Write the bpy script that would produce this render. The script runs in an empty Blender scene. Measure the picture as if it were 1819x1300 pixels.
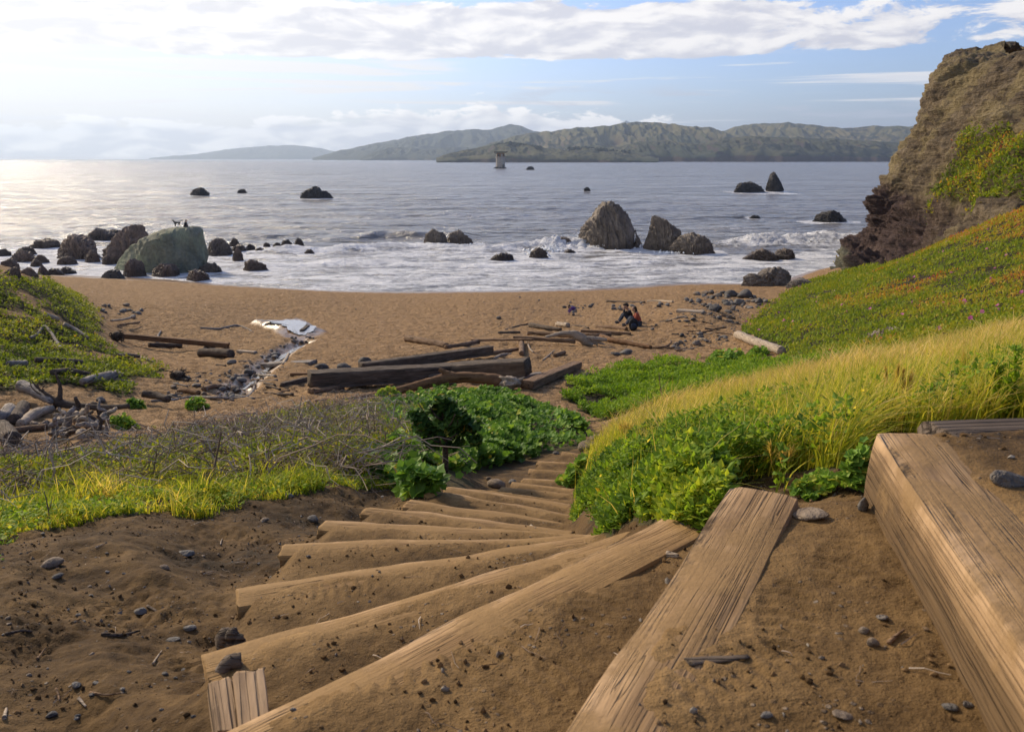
import bpy, math, random
import numpy as np
from mathutils import Vector, Matrix

random.seed(7)
RNG = np.random.default_rng(11)
SC = bpy.context.scene
COL = SC.collection
FPX, PITCH, CZ = 1428.0, math.atan(368 / 1428.0), 13.0
SP, CP_ = math.sin(PITCH), math.cos(PITCH)

# ---------------------------------------------------------------- layout helpers
def ray(px, py):
    vx, vy = (px - 909.5) / FPX, -(py - 650) / FPX
    dy = vy * SP + CP_
    return vx / dy, (vy * CP_ - SP) / dy          # x and z per metre of forward distance

def at(px, py, d):
    u, w = ray(px, py)
    return np.array((u * d, d, CZ + w * d))

def at_z(px, py, z):
    u, w = ray(px, py)
    d = (z - CZ) / w
    return np.array((u * d, d, z))

def smooth(a, b, x):
    t = np.clip((x - a) / (b - a), 0, 1)
    return t * t * (3 - 2 * t)

# ---------------------------------------------------------------- noise
def _hash(*k):
    h = np.zeros_like(np.asarray(k[0]), dtype=np.uint32)
    for i, c in enumerate(k):
        h = (h + (np.asarray(c).astype(np.int64) & 0xFFFFFFFF).astype(np.uint32) * np.uint32((374761393, 668265263, 2147483647, 974634541)[i])).astype(np.uint32)
        h ^= h >> np.uint32(15); h = (h * np.uint32(2246822519)).astype(np.uint32); h ^= h >> np.uint32(13)
    h = (h * np.uint32(3266489917)).astype(np.uint32); h ^= h >> np.uint32(16)
    return h.astype(np.float64) / 4294967296.0

def perlin2(x, y, seed=0):
    xi, yi = np.floor(x), np.floor(y)
    fx, fy = x - xi, y - yi
    u, v = fx * fx * fx * (fx * (fx * 6 - 15) + 10), fy * fy * fy * (fy * (fy * 6 - 15) + 10)
    def g(ix, iy):
        a = _hash(xi + ix, yi + iy, np.full_like(xi, seed)) * 2 * math.pi
        return np.cos(a) * (fx - ix) + np.sin(a) * (fy - iy)
    a = g(0, 0) * (1 - u) + g(1, 0) * u
    b = g(0, 1) * (1 - u) + g(1, 1) * u
    return (a * (1 - v) + b * v) * 1.5

def fbm2(x, y, octv=4, seed=0, gain=.5, lac=2.03):
    s, a = 0, 1.0
    for o in range(octv):
        s = s + a * perlin2(x, y, seed + o * 17)
        x, y, a = x * lac + 3.1, y * lac - 1.7, a * gain
    return s

def perlin3(p, seed=0):
    i = np.floor(p); f = p - i
    w = f * f * f * (f * (f * 6 - 15) + 10)
    out = 0
    for dx in (0, 1):
        for dy in (0, 1):
            for dz in (0, 1):
                h = _hash(i[:, 0] + dx, i[:, 1] + dy, i[:, 2] + dz, np.full(len(p), seed))
                z = h * 2 - 1; a = (h * 7919.0) % 1 * 2 * math.pi; r = np.sqrt(1 - z * z)
                g = r * np.cos(a) * (f[:, 0] - dx) + r * np.sin(a) * (f[:, 1] - dy) + z * (f[:, 2] - dz)
                out = out + g * (w[:, 0] if dx else 1 - w[:, 0]) * (w[:, 1] if dy else 1 - w[:, 1]) * (w[:, 2] if dz else 1 - w[:, 2])
    return out * 1.5

def fbm3(p, octv=4, seed=0, gain=.5, ridged=False):
    s, a = 0, 1.0
    for o in range(octv):
        n = perlin3(p, seed + o * 13)
        s = s + a * ((1 - 2 * np.abs(n)) if ridged else n)
        p, a = p * 2.03 + 5.3, a * gain
    return s

def in_poly(px, py, poly):
    r = np.zeros(px.shape, bool)
    n = len(poly)
    for i in range(n):
        x0, y0 = poly[i]; x1, y1 = poly[(i + 1) % n]
        if y0 == y1: continue
        c = ((y0 > py) != (y1 > py)) & (px < (x1 - x0) * (py - y0) / (y1 - y0) + x0)
        r ^= c
    return r

def seg_dist(px, py, a, b):
    ax, ay = a[0], a[1]; dx, dy = b[0] - ax, b[1] - ay
    t = np.clip(((px - ax) * dx + (py - ay) * dy) / (dx * dx + dy * dy + 1e-12), 0, 1)
    return np.hypot(px - ax - t * dx, py - ay - t * dy), t

def poly_sdf(px, py, poly):                        # positive inside
    d = np.full(px.shape, 1e9)
    for i in range(len(poly)):
        d = np.minimum(d, seg_dist(px, py, poly[i], poly[(i + 1) % len(poly)])[0])
    return np.where(in_poly(px, py, poly), d, -d)

# ---------------------------------------------------------------- mesh / object helpers
def mesh(name, V, faces, mat=None, attrs=None, shade=True):
    V = np.asarray(V, dtype=np.float32).reshape(-1, 3)
    if not isinstance(faces, list) or (faces and np.isscalar(faces[0])): faces = [faces]
    faces = [np.asarray(f, dtype=np.int32) for f in faces if len(f)]
    me = bpy.data.meshes.new(name)
    me.vertices.add(len(V)); me.vertices.foreach_set('co', V.ravel())
    nl = sum(f.size for f in faces); npoly = sum(len(f) for f in faces)
    me.loops.add(nl); me.polygons.add(npoly)
    me.loops.foreach_set('vertex_index', np.concatenate([f.ravel() for f in faces]))
    ls, k = [], 0
    for f in faces:
        ls.append(np.arange(len(f), dtype=np.int32) * f.shape[1] + k); k += f.size
    me.polygons.foreach_set('loop_start', np.concatenate(ls))
    me.polygons.foreach_set('use_smooth', np.full(npoly, bool(shade)))
    for an, av in (attrs or {}).items():
        a = me.attributes.new(an, 'FLOAT', 'POINT'); a.data.foreach_set('value', np.asarray(av, np.float32))
    me.update(calc_edges=True); me.validate()
    if mat: me.materials.append(mat)
    return me

def obj(name, me, parent=None, loc=None, rot=None):
    o = bpy.data.objects.new(name, me); COL.objects.link(o)
    if parent is not None: o.parent = parent
    if loc is not None: o.location = loc
    if rot is not None: o.rotation_euler = rot
    return o

def tag(o, label=None, cat=None, group=None, kind=None):
    if label: o['label'] = label
    if cat: o['category'] = cat
    if group: o['group'] = group
    if kind: o['kind'] = kind
    return o

def thing(name, label, cat, loc=(0, 0, 0), rotz=0, group=None):
    return tag(obj(name, None, loc=loc, rot=(0, 0, rotz)), label, cat, group)

def grid_faces(nr, nc, wrap=False):
    r = np.arange(nr - 1)[:, None]; c = np.arange(nc if wrap else nc - 1)[None, :]
    c2 = (c + 1) % nc
    return np.stack([r * nc + c, r * nc + c2, (r + 1) * nc + c2, (r + 1) * nc + c], -1).reshape(-1, 4)

class MB:                                          # collects pieces of ONE mesh
    def __init__(s): s.V, s.F, s.n, s.A = [], [], 0, []
    def add(s, V, F, a=None):
        V = np.asarray(V, float).reshape(-1, 3)
        for f in (F if isinstance(F, list) else [F]):
            if len(f): s.F.append(np.asarray(f, dtype=np.int32) + s.n)
        s.V.append(V); s.n += len(V)
        s.A.append(np.full(len(V), 0.5) if a is None else np.broadcast_to(a, (len(V),)))
    def me(s, name, mat, shade=True):
        return mesh(name, np.concatenate(s.V), s.F, mat, {'tint': np.concatenate(s.A)}, shade)

def tube(pts, rad, sides=8, seed=0, rough=0.0, caps=True, freq=3.0, flat=1.0):
    """tapered, slightly knobbly tube along a polyline"""
    P = np.asarray(pts, float); n = len(P)
    R = np.broadcast_to(np.asarray(rad, float), (n,))
    T = np.gradient(P, axis=0); T /= np.linalg.norm(T, axis=1, keepdims=True) + 1e-9
    up = np.array((0, 0, 1.0)); V = []
    A = np.cross(T, up); bad = np.linalg.norm(A, axis=1) < .05
    A[bad] = (1, 0, 0); A /= np.linalg.norm(A, axis=1, keepdims=True)
    B = np.cross(A, T)
    th = np.linspace(0, 2 * math.pi, sides, endpoint=False)
    V = P[:, None, :] + R[:, None, None] * (np.cos(th)[None, :, None] * A[:, None, :] + flat * np.sin(th)[None, :, None] * B[:, None, :])
    V = V.reshape(-1, 3)
    if rough:
        c = np.repeat(P, sides, 0); off = V - c
        f = freq / max(R.mean(), 1e-4) * .35
        V = c + off * (1 + rough * fbm3(V * f + seed * 3.7, 3, seed))[:, None]
    F = [grid_faces(n, sides, True)]
    if caps:
        m = len(V); V = np.vstack([V, P[0], P[-1]])
        i = np.arange(sides); j = (i + 1) % sides
        F.append(np.stack([np.full(sides, m), j, i], -1)); F.append(np.stack([np.full(sides, m + 1), (n - 1) * sides + i, (n - 1) * sides + j], -1))
    return V, F

def resample(pts, n):
    """smooth (Catmull-Rom) resampling of a polyline"""
    P = np.asarray(pts, float)
    if len(P) == 2:
        t = np.linspace(0, 1, n)[:, None]; return P[0] * (1 - t) + P[1] * t
    Q = np.vstack([2 * P[0] - P[1], P, 2 * P[-1] - P[-2]])
    t = np.linspace(0, len(P) - 1 - 1e-6, n); k = t.astype(int); f = (t - k)[:, None]
    a, b, c, d = Q[k], Q[k + 1], Q[k + 2], Q[k + 3]
    return .5 * (2 * b + (c - a) * f + (2 * a - 5 * b + 4 * c - d) * f * f + (3 * b - a - 3 * c + d) * f ** 3)

def beam(a, b, w, h, seed=0, rough=.01, nx=60, rnd=.02, wear=0.0, up=None):
    """weathered squared timber from a to b (top centre line), local frame returned for the object"""
    a, b = np.asarray(a, float), np.asarray(b, float)
    L = np.linalg.norm(b - a)
    X = np.linspace(-L / 2, L / 2, nx)
    m = 7                                           # points per side
    s = np.linspace(-1, 1, m)
    side = [(np.full(m, w / 2), s * h / 2 - h / 2), (-s * w / 2, np.zeros(m)), (np.full(m, -w / 2), -s * h / 2 - h / 2), (s * w / 2, np.full(m, -h))]
    yy = np.concatenate([q[0] for q in side]); zz = np.concatenate([q[1] for q in side])
    # rounded corners
    cy, cz = np.clip(yy, -w / 2 + rnd, w / 2 - rnd), np.clip(zz, -h + rnd, -rnd)
    dy, dz = yy - cy, zz - cz
    l = np.hypot(dy, dz) + 1e-9
    k = np.minimum(1, rnd / l)
    yy, zz = cy + dy * k, cz + dz * k
    ny, nz = np.where(l > 1e-6, dy / l, 0), np.where(l > 1e-6, dz / l, 0)
    n = len(yy)
    V = np.zeros((nx, n, 3)); V[:, :, 0] = X[:, None]; V[:, :, 1] = yy; V[:, :, 2] = zz
    g = np.stack([np.broadcast_to(X[:, None] * 1.2, (nx, n)), np.broadcast_to(yy * 38, (nx, n)), np.broadcast_to(zz * 38, (nx, n))], -1).reshape(-1, 3)
    low = np.stack([np.broadcast_to(X[:, None] * 2.3, (nx, n)), np.broadcast_to(yy * 5, (nx, n)), np.broadcast_to(zz * 5, (nx, n))], -1).reshape(-1, 3)
    disp = (rough * .55 * fbm3(g + seed * 9.1, 2, seed) + rough * 1.2 * fbm3(low + seed * 5.7, 3, seed + 3)).reshape(nx, n)
    V[:, :, 1] += disp * ny; V[:, :, 2] += disp * nz
    if wear:                                        # foot wear on the nose (the -y top edge)
        q = np.clip(1 - (yy + w / 2) / (w * .55), 0, 1) * np.clip(1 + zz / (h * .5), 0, 1)
        V[:, :, 2] -= wear * q[None] * (.45 + .8 * np.clip(.5 + fbm3(np.stack([X * 2.7, X * 0 + seed, X * 0], -1), 2, seed), 0, 1.2))[:, None]
        V[:, :, 1] += .5 * wear * q[None]
    e = fbm2(np.full(n, seed * 1.3), np.arange(n) * .31, 2, seed)   # ragged ends
    V[0, :, 0] -= .012 * e; V[-1, :, 0] += .012 * e
    global BEAM_EDGE
    BEAM_EDGE = np.concatenate([np.tile(np.exp(-(np.hypot(yy + w / 2, zz) / .042) ** 2), nx), [0, 0]])
    V = V.reshape(-1, 3); F = [grid_faces(nx, n, True)]
    k = len(V); V = np.vstack([V, [[-L / 2 - .002, 0, -h / 2], [L / 2 + .002, 0, -h / 2]]])
    i = np.arange(n); j = (i + 1) % n
    F += [np.stack([np.full(n, k), j, i], -1), np.stack([np.full(n, k + 1), (nx - 1) * n + i, (nx - 1) * n + j], -1)]
    x = (b - a) / L
    y = np.cross(np.array((0, 0, 1.0)) if up is None else np.asarray(up, float), x); y /= np.linalg.norm(y); z = np.cross(x, y)
    M = Matrix(((x[0], y[0], z[0], (a[0] + b[0]) / 2), (x[1], y[1], z[1], (a[1] + b[1]) / 2), (x[2], y[2], z[2], (a[2] + b[2]) / 2), (0, 0, 0, 1)))
    return V, F, M

def ico(sub):
    import bmesh
    bm = bmesh.new(); bmesh.ops.create_icosphere(bm, subdivisions=sub, radius=1)
    V = np.array([v.co[:] for v in bm.verts]); F = np.array([[v.index for v in f.verts] for f in bm.faces]); bm.free()
    return V, F
_ICO = {}
def rock_shape(seed, sub=3, planes=11, rough=.08, sharp=9.0):
    """boulder: a soft intersection of random half-spaces roughened with 3-D noise, about unit size"""
    if sub not in _ICO: _ICO[sub] = ico(sub)
    V, F = _ICO[sub]
    r = np.random.default_rng(seed)
    N = r.normal(size=(planes, 3)); N /= np.linalg.norm(N, axis=1, keepdims=True)
    H = r.uniform(.62, 1.0, planes)
    d = np.clip(V @ N.T, 1e-3, None) / H
    inv = (np.sum(d ** sharp, 1) + .95 ** sharp) ** (1 / sharp)
    P = V / inv[:, None]
    P = P * (1 + rough * fbm3(P * 2.2 + seed * 3.3, 4, seed))[:, None]
    return P, F
# ---------------------------------------------------------------- the stair: nose lines (lower end, upper end, drop below the eye)
A0, RISE = 0.60, 0.17
_ST = [((1819, 1165), (1552, 765), 0), ((985, 1300), (1290, 870), 1), ((372, 1283), (1155, 922), 2), ((395, 1136), (1092, 938), 3),
       ((450, 1030), (1046, 939), 4), ((532, 954), (1042, 943), 5), ((600, 917), (1030, 938), 6), ((676, 894), (1012, 934), 7),
       ((748, 884), (1008, 921), 8), ((782, 867), (1010, 905), 9), ((813, 861), (1012, 890), 10), ((836, 861), (1014, 882), 11),
       ((902, 861), (1016, 871), 12), ((921, 853), (1018, 862), 13), ((939, 845), (1020, 850), 14), ((950, 829), (1024, 833), 15),
       ((962, 815), (1034, 818), 16), ((1007, 800), (1050, 804), 17)]
STEPS = []
for l, r, k in _ST:
    z = CZ - A0 - RISE * k
    a, b = at_z(*l, z), at_z(*r, z)
    STEPS.append([a, b, z])
# the two nearest timbers run on past the bottom of the photograph
a, b, z = STEPS[0]; STEPS[0][0] = a + (a - b) / np.linalg.norm(a - b) * .55
a, b, z = STEPS[1]; STEPS[1][0] = a + (a - b) / np.linalg.norm(a - b) * .45
S0R = STEPS[0][1]
STAIR_POLY = [(-.75, .3)] + [tuple(s[0][:2]) for s in STEPS[2:]] + [tuple(s[1][:2]) for s in STEPS[::-1]] + [(S0R[0] + 1.6, S0R[1] + .02), (3.0, .3)]

def stair_height(x, y):
    z = np.full(x.shape, STEPS[-1][2] - .15)
    for a, b, zk in STEPS[::-1]:
        dx, dy = b[0] - a[0], b[1] - a[1]; L = math.hypot(dx, dy)
        s = ((x - a[0]) * dy - (y - a[1]) * dx) / L
        t = ((x - a[0]) * dx + (y - a[1]) * dy) / (L * L); k = round((CZ - A0 - zk) / RISE)
        bare = smooth(.55, .95, t) if k in (1, 2) else (.45 * smooth(-.2, .7, t) if k == 0 else 0 * t)      # the wood stays swept clean at these ends
        cov = .105 + .040 * fbm2(x * 3.1 + k, y * 3.1, 2, 57) + .16 * bare
        z = np.where(s > .02, np.maximum(z, z + (zk - .012 + .017 * smooth(cov * .3, cov * 1.15, s) + .014 * np.clip(s, 0, .5) - z) * smooth(.03, .06, s)), z)
    return z

# ---------------------------------------------------------------- natural ground: control points (pixel, forward distance)
def bd(px, py):                                     # on the evenly sloping beach
    w = -ray(px, py)[1]
    return 3.18 / (w - .122)
CTRL = []
for a, b, z in STEPS[2:]:
    for e, off in ((a, -.11), (b, -.01)):
        CTRL.append((e[0], e[1], z + off))
    m = (a + b) / 2; CTRL.append((m[0], m[1], z - .05))
    CTRL.append((a[0] - .35, a[1] - .05, z - .13))
CTRL += [(.2, .6, 12.1), (-.45, .8, 11.93), (-1.2, .8, 11.88), (-2.5, .8, 11.7), (1.3, 1.0, 12.15), (2.6, 1.0, 12.3), (.9, 2.0, 12.02), (1.6, 2.1, 12.22), (2.6, 2.2, 12.36)]
P = lambda px, py, d: CTRL.append(tuple(at(px, py, d)))
for q in [(0, 1290, 1.45), (180, 1180, 1.75), (0, 1100, 2.05), (250, 1040, 2.45), (0, 965, 3.0), (-250, 975, 2.9), (250, 930, 3.5), (440, 897, 4.2), (600, 880, 4.7), (735, 868, 5.2),
          (830, 845, 6.6), (900, 825, 7.8),
          # bank falling away behind the strip of grass, down to the sand flat
          (-250, 905, 4.3), (0, 900, 4.3), (250, 868, 5.2), (450, 845, 6.0), (650, 832, 6.6),
          (0, 850, 6.3), (200, 828, 7.4), (420, 800, 8.6), (600, 785, 9.2), (740, 780, 9.4),
          (0, 815, 8.6), (200, 790, 10), (420, 768, 11.6), (600, 748, 12.5), (760, 738, 12.8), (900, 738, 13.2),
          # strip of sand below and the gully
          (60, 790, 12), (260, 760, 14.4), (420, 735, 15.6), (560, 715, 16.8), (700, 705, 17.4), (860, 700, 17.7), (960, 690, 18.4),
          (1000, 760, 12.4), (1080, 775, 11.2), (1075, 745, 13.8), (1030, 800, 9.7),
          # beach
          (350, 650, bd(350, 650)), (480, 640, bd(480, 640)), (650, 650, bd(650, 650)), (850, 650, bd(850, 650)), (1000, 650, bd(1000, 650)), (1150, 648, bd(1150, 648)),
          (320, 600, bd(320, 600)), (480, 600, bd(480, 600)), (650, 600, bd(650, 600)), (850, 600, bd(850, 600)), (1000, 600, bd(1000, 600)), (1200, 600, bd(1200, 600)), (1290, 610, bd(1290, 610)),
          (300, 555, 37), (500, 560, bd(500, 560)), (750, 560, bd(750, 560)), (1000, 560, bd(1000, 560)), (1250, 560, 36), (200, 530, 48), (500, 530, 52), (900, 535, 52), (1250, 525, 54),
          # mound with ground cover at the far left
          (-300, 500, 22), (0, 500, 26), (70, 507, 28), (130, 530, 30), (170, 560, 32), (185, 600, 27), (215, 640, 23), (100, 600, 23), (0, 600, 21), (-300, 620, 17), (0, 700, 15.2), (110, 690, 16.5), (200, 690, 18), (-300, 740, 12),
          (0, 770, 12.4), (120, 755, 13.6), (60, 508, 42), (-300, 505, 36), (150, 525, 46), (-300, 490, 70), (0, 488, 80),
          # right: near bank beside the stair
          (1200, 905, 2.65), (1130, 880, 3.5), (1080, 840, 5.2), (1060, 810, 7.0), (1250, 830, 3.5), (1300, 790, 4.2), (1150, 790, 6.2), (1400, 850, 2.7), (1480, 880, 2.2),
          (1550, 790, 2.9), (1550, 740, 3.9), (1819, 735, 3.2), (1819, 690, 4.4), (2300, 700, 3.0),
          (1130, 760, 8.6), (1250, 735, 7.6), (1400, 700, 7.2), (1600, 655, 7.6), (1819, 615, 8.0), (2300, 560, 7.5),
          # ridge of pale grass and the dip behind it
          (1130, 740, 11.6), (1250, 706, 11.0), (1400, 673, 11.2), (1600, 630, 12), (1819, 590, 13), (2300, 520, 12),
          # flat with green patch, then the ice plant slope
          (1020, 695, 18.4), (1060, 740, 15.4), (1120, 720, 16.4), (1200, 690, 18.0), (1150, 665, 21.5), (1250, 660, 22), (1390, 640, 23), (1310, 600, 30), (1330, 578, 37),
          (1500, 615, 23), (1500, 570, 29), (1400, 560, 38), (1420, 518, 58), (1500, 510, 46), (1480, 490, 74),
          (1650, 560, 24), (1650, 510, 32), (1650, 445, 52), (1819, 540, 22), (1819, 470, 30), (1819, 378, 46), (2100, 480, 22), (2100, 380, 30), (2300, 300, 40), (1600, 468, 56),
          (1400, 502, 80), (1300, 510, 66), (1480, 474, 92)]:
    P(*q)
for px, py in ((-400, 474), (0, 484), (150, 490), (300, 497), (420, 507), (560, 515), (700, 518), (900, 517), (1100, 511), (1250, 503), (1400, 496), (1600, 470)):
    CTRL.append(tuple(at_z(px, py, 0)))
    x, y, z = at_z(px, py, 0); CTRL.append((x * 1.25, y * 1.25, -2.2)); CTRL.append((x * 1.7, y * 1.7, -6))
CTRL = np.array(CTRL)
WU = 2.6
def _warp(x, y):
    y = np.maximum(y, .35)
    return np.stack([np.clip(x / y, -1.5, 1.5) * WU, np.log(y)], -1)
_C = _warp(CTRL[:, 0], CTRL[:, 1]); _cy = np.maximum(CTRL[:, 1], .35)
def _phi(r): return np.sqrt(r * r + .02) ** 1.0
_n = len(_C)
_K = _phi(np.linalg.norm(_C[:, None] - _C[None], axis=-1)) - np.eye(_n) * .004
_A = np.zeros((_n + 3, _n + 3)); _A[:_n, :_n] = _K; _A[:_n, _n] = 1; _A[:_n, _n + 1:] = _C; _A[_n:, :_n] = _A[:_n, _n:].T
_W = np.linalg.solve(_A, np.concatenate([(CZ - CTRL[:, 2]) / _cy, np.zeros(3)]))

# creek bed and pool on the sand
POOL_PX = [(455, 563), (480, 566), (500, 566), (528, 563), (546, 568), (549, 578), (564, 579), (557, 590), (545, 598), (535, 602), (521, 600), (510, 589), (500, 577), (478, 569)]
def base_height(x, y, micro=True):
    sh = x.shape; x, y = x.ravel(), y.ravel(); out = np.empty(x.shape)
    for i in range(0, len(x), 40000):
        q = _warp(x[i:i + 40000], y[i:i + 40000])
        r = np.sqrt(((q[:, None, :] - _C[None]) ** 2).sum(-1))
        out[i:i + 40000] = _phi(r) @ _W[:_n] + _W[_n] + q @ _W[_n + 1:]
    return (CZ - out * np.maximum(y, .35)).reshape(sh)
_pz = None
CREEK = []
def creek_setup():
    global POOL, POOLZ, CREEK
    p = at(535, 594, bd(535, 594)); POOLZ = float(base_height(p[0:1], p[1:2])[0]) + .02
    POOL = [tuple(at_z(px, py, POOLZ)[:2]) for px, py in POOL_PX]
    for px, py in ((540, 600), (505, 617), (478, 636), (455, 655), (430, 672), (412, 690)):
        q = at(px, py, bd(px, py)); CREEK.append((q[0], q[1]))
creek_setup()

def terrain(x, y, detail=True, base=None):
    sh = np.shape(x); x, y = np.asarray(x, float).ravel(), np.asarray(y, float).ravel()
    z = base_height(x, y) if base is None else base.ravel().copy()
    # creek gully and pool terrace
    k = np.nonzero((y > 14) & (y < 50) & (x < 2) & (x > -20))[0]
    if len(k):
        X, Y = x[k], y[k]; d = np.full(X.shape, 99.0)
        for i in range(len(CREEK) - 1): d = np.minimum(d, seg_dist(X, Y, CREEK[i], CREEK[i + 1])[0])
        zz = z[k] - .34 * np.exp(-(d / .42) ** 2)
        ps = poly_sdf(X, Y, POOL); pm = smooth(-.55, .1, ps)
        z[k] = zz * (1 - pm) + (POOLZ - .025 - .05 * smooth(0, .5, ps)) * pm
    if detail:
        k = np.nonzero(y < 9)[0]; X, Y = x[k], y[k]
        z[k] += smooth(9, 6, Y) * (.034 * fbm2(X * 2.6, Y * 2.6, 3, 5) - .016 * np.clip(fbm2(X * 7, Y * 7, 3, 9) - .1, 0, 1) + .0080 * fbm2(X * 24, Y * 24, 3, 15, .6) * (.4 + smooth(-.1, .4, fbm2(X * 2.1, Y * 2.1, 2, 16))))
        k = np.nonzero((y > 8) & (z > -.1) & (y < 110))[0]; X, Y = x[k], y[k]
        # trodden beach: countless shallow foot hollows
        z[k] += smooth(8, 13, Y) * smooth(-.1, .9, z[k]) * (.05 * fbm2(X * 1.4, Y * 1.4, 2, 21) - .085 * np.clip(fbm2(X * 2.7, Y * 3.3, 2, 33) - .05, 0, 1))
    k = np.nonzero(y < 11)[0]
    if len(k):
        X, Y = x[k], y[k]
        ps = poly_sdf(X, Y, STAIR_POLY); q = ps > -.12
        k, X, Y, ps = k[q], X[q], Y[q], ps[q]
        m = smooth(-.10, .03, ps)
        zs = stair_height(X, Y)
        if detail:
            zs = zs + .007 * fbm2(X * 3.2, Y * 3.2, 3, 41) - .007 * np.clip(fbm2(X * 8, Y * 8, 3, 43) - .35, 0, 1) * smooth(.0, .3, fbm2(X * 1.7, Y * 1.7, 2, 44) + .1) + .0017 * fbm2(X * 38, Y * 38, 3, 47, .6)
            zs = zs + boot_prints(X, Y)
        z[k] = z[k] * (1 - m) + zs * m
    return z.reshape(sh)

PRINTS = []
def boot_prints(x, y):
    out = np.zeros(x.shape)
    for cx, cy, a, ln, wd, amp in PRINTS:
        near = np.nonzero((np.abs(x - cx) < ln * 1.6) & (np.abs(y - cy) < ln * 1.6))[0]
        dx, dy = x[near] - cx, y[near] - cy
        u, v = (dx * math.cos(a) + dy * math.sin(a)) / ln, (-dx * math.sin(a) + dy * math.cos(a)) / wd
        k = smooth(1.15, .85, np.hypot(u, v))
        rim = np.exp(-((np.hypot(u, v) - 1.15) / .16) ** 2)
        out[near] += amp * (.25 * rim - k * (.25 + .55 * np.sin(u * ln / .0055 + 1.5 * np.abs(v))))
    return out
for (px, py, k, a, ln, wd, amp) in ((880, 1150, 2, .9, .13, .05, .006), (700, 1190, 2, .4, .13, .05, .005), (760, 1010, 3, .7, .13, .05, .005), (560, 1090, 3, .5, .13, .05, .006), (1050, 1090, 2, 1.1, .13, .05, .005),
                                    (600, 1050, 4, .3, .13, .05, .006), (1250, 1010, 1, .8, .12, .05, .005), (1400, 1100, 1, 1.2, .13, .05, .006), (1300, 1200, 1, .6, .13, .05, .006), (640, 970, 5, .2, .13, .05, .006),
                                    (820, 925, 6, .2, .14, .05, .006), (800, 990, 4, 1.0, .13, .05, .005), (960, 1230, 2, .7, .13, .05, .006), (1500, 1000, 1, 1.0, .13, .05, .006)):
    q = at_z(px, py, CZ - A0 - RISE * k); PRINTS.append((q[0], q[1], a, ln, wd, amp * .85))

_DS = np.exp(np.linspace(math.log(.6), math.log(125), 1500))
def G(px, py, dmin=0.0):
    """ground point seen at a pixel"""
    u, w = ray(px, py)
    d = _DS[_DS > dmin]
    f = CZ + w * d - terrain(u * d, d)
    k = np.argmax(f < 0)
    if f[k] >= 0: return at_z(px, py, 0)
    if k: t = f[k - 1] / (f[k - 1] - f[k]); dd = d[k - 1] + t * (d[k] - d[k - 1])
    else: dd = d[0]
    return np.array((u * dd, dd, CZ + w * dd))
def gz(x, y): return float(terrain(np.array([x]), np.array([y]))[0])

# ---------------------------------------------------------------- ground sheet
NR, NC = 1030, 920
_y = np.concatenate([np.linspace(-1.63, .41, 60), np.exp(np.linspace(math.log(.42), math.log(150), NR - 60))])
_u = np.linspace(-1.25, 1.25, NC); _u = np.sign(_u) * np.abs(_u) ** 1.25 / 1.25 ** .25
GX, GY = _u[None, :] * (np.maximum(_y, .42) + .7)[:, None], np.repeat(_y[:, None], NC, 1)
def _up(M):                                          # bilinear refinement of the coarse base grid
    i, j = np.minimum(np.arange(NR) / 4, _cb.shape[0] - 1.001), np.minimum(np.arange(NC) / 4, _cb.shape[1] - 1.001)
    a, b = i.astype(int), j.astype(int); f, h = (i - a)[:, None], (j - b)[None]
    R = M[a] * (1 - f) + M[a + 1] * f
    return R[:, b] * (1 - h) + R[:, b + 1] * h
_ci, _cj = np.arange(0, NR + 4, 4).clip(0, NR - 1), np.arange(0, NC + 4, 4).clip(0, NC - 1)
_cb = base_height(GX[_ci][:, _cj], GY[_ci][:, _cj])
GZ = terrain(GX, GY, base=_up(_cb))
_vz = GZ - CZ                                        # where each ground point falls in the photograph: used only to lay out the planting
_den = GY * CP_ - _vz * SP
GPX, GPY = 909.5 + FPX * GX / _den, 650 - FPX * (_vz * CP_ + GY * SP) / _den

_zx, _zy = .38 * FPX / GY * fbm2(GX * 1.1, GY * 1.1, 3, 62), .11 * FPX / GY * fbm2(GX * 1.3, GY * 1.3, 3, 63)
def zone(poly, d0, d1, soft=0.0):
    return (in_poly(GPX + _zx, GPY + _zy, poly) & (GY > d0) & (GY < d1)).astype(float)
Z = {}
Z['grass_near'] = zone([(-400, 985), (0, 968), (120, 948), (240, 926), (330, 912), (440, 897), (560, 876), (700, 866), (735, 862), (720, 838), (560, 835), (420, 848), (250, 862), (0, 885), (-400, 900)], 2.4, 7.5)
Z['bramble'] = zone([(-400, 905), (0, 888), (250, 866), (420, 850), (560, 838), (720, 838), (760, 790), (740, 738), (660, 722), (540, 742), (430, 765), (330, 785), (250, 812), (180, 836), (0, 846), (-400, 862)], 3.6, 16.5)
Z['thicket'] = zone([(640, 862), (740, 872), (800, 858), (860, 842), (930, 812), (1000, 798), (1046, 775), (1038, 762), (985, 745), (930, 722), (880, 705), (800, 697), (740, 706), (700, 735), (690, 790), (640, 830)], 4.6, 18)
Z['left_mound'] = zone([(-400, 480), (0, 494), (100, 500), (150, 535), (178, 566), (176, 600), (200, 625), (235, 640), (285, 650), (290, 664), (230, 680), (250, 700), (200, 706), (150, 704), (60, 688), (0, 690), (-400, 730)], 9.5, 45)
Z['left_mound'] *= (fbm2(GX * .45, GY * .45, 3, 77) > -.42)
Z['right_near'] = zone([(1004, 915), (1030, 850), (1048, 800), (1100, 772), (1250, 740), (1420, 712), (1600, 680), (1819, 650), (2400, 560), (2400, 760), (1819, 752), (1560, 745), (1545, 850), (1490, 872), (1410, 868), (1290, 862), (1225, 925), (1150, 912), (1092, 932), (1046, 934), (1012, 930)], 1.9, 9.5) * (poly_sdf(GX, GY, STAIR_POLY) < -.03)
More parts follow.
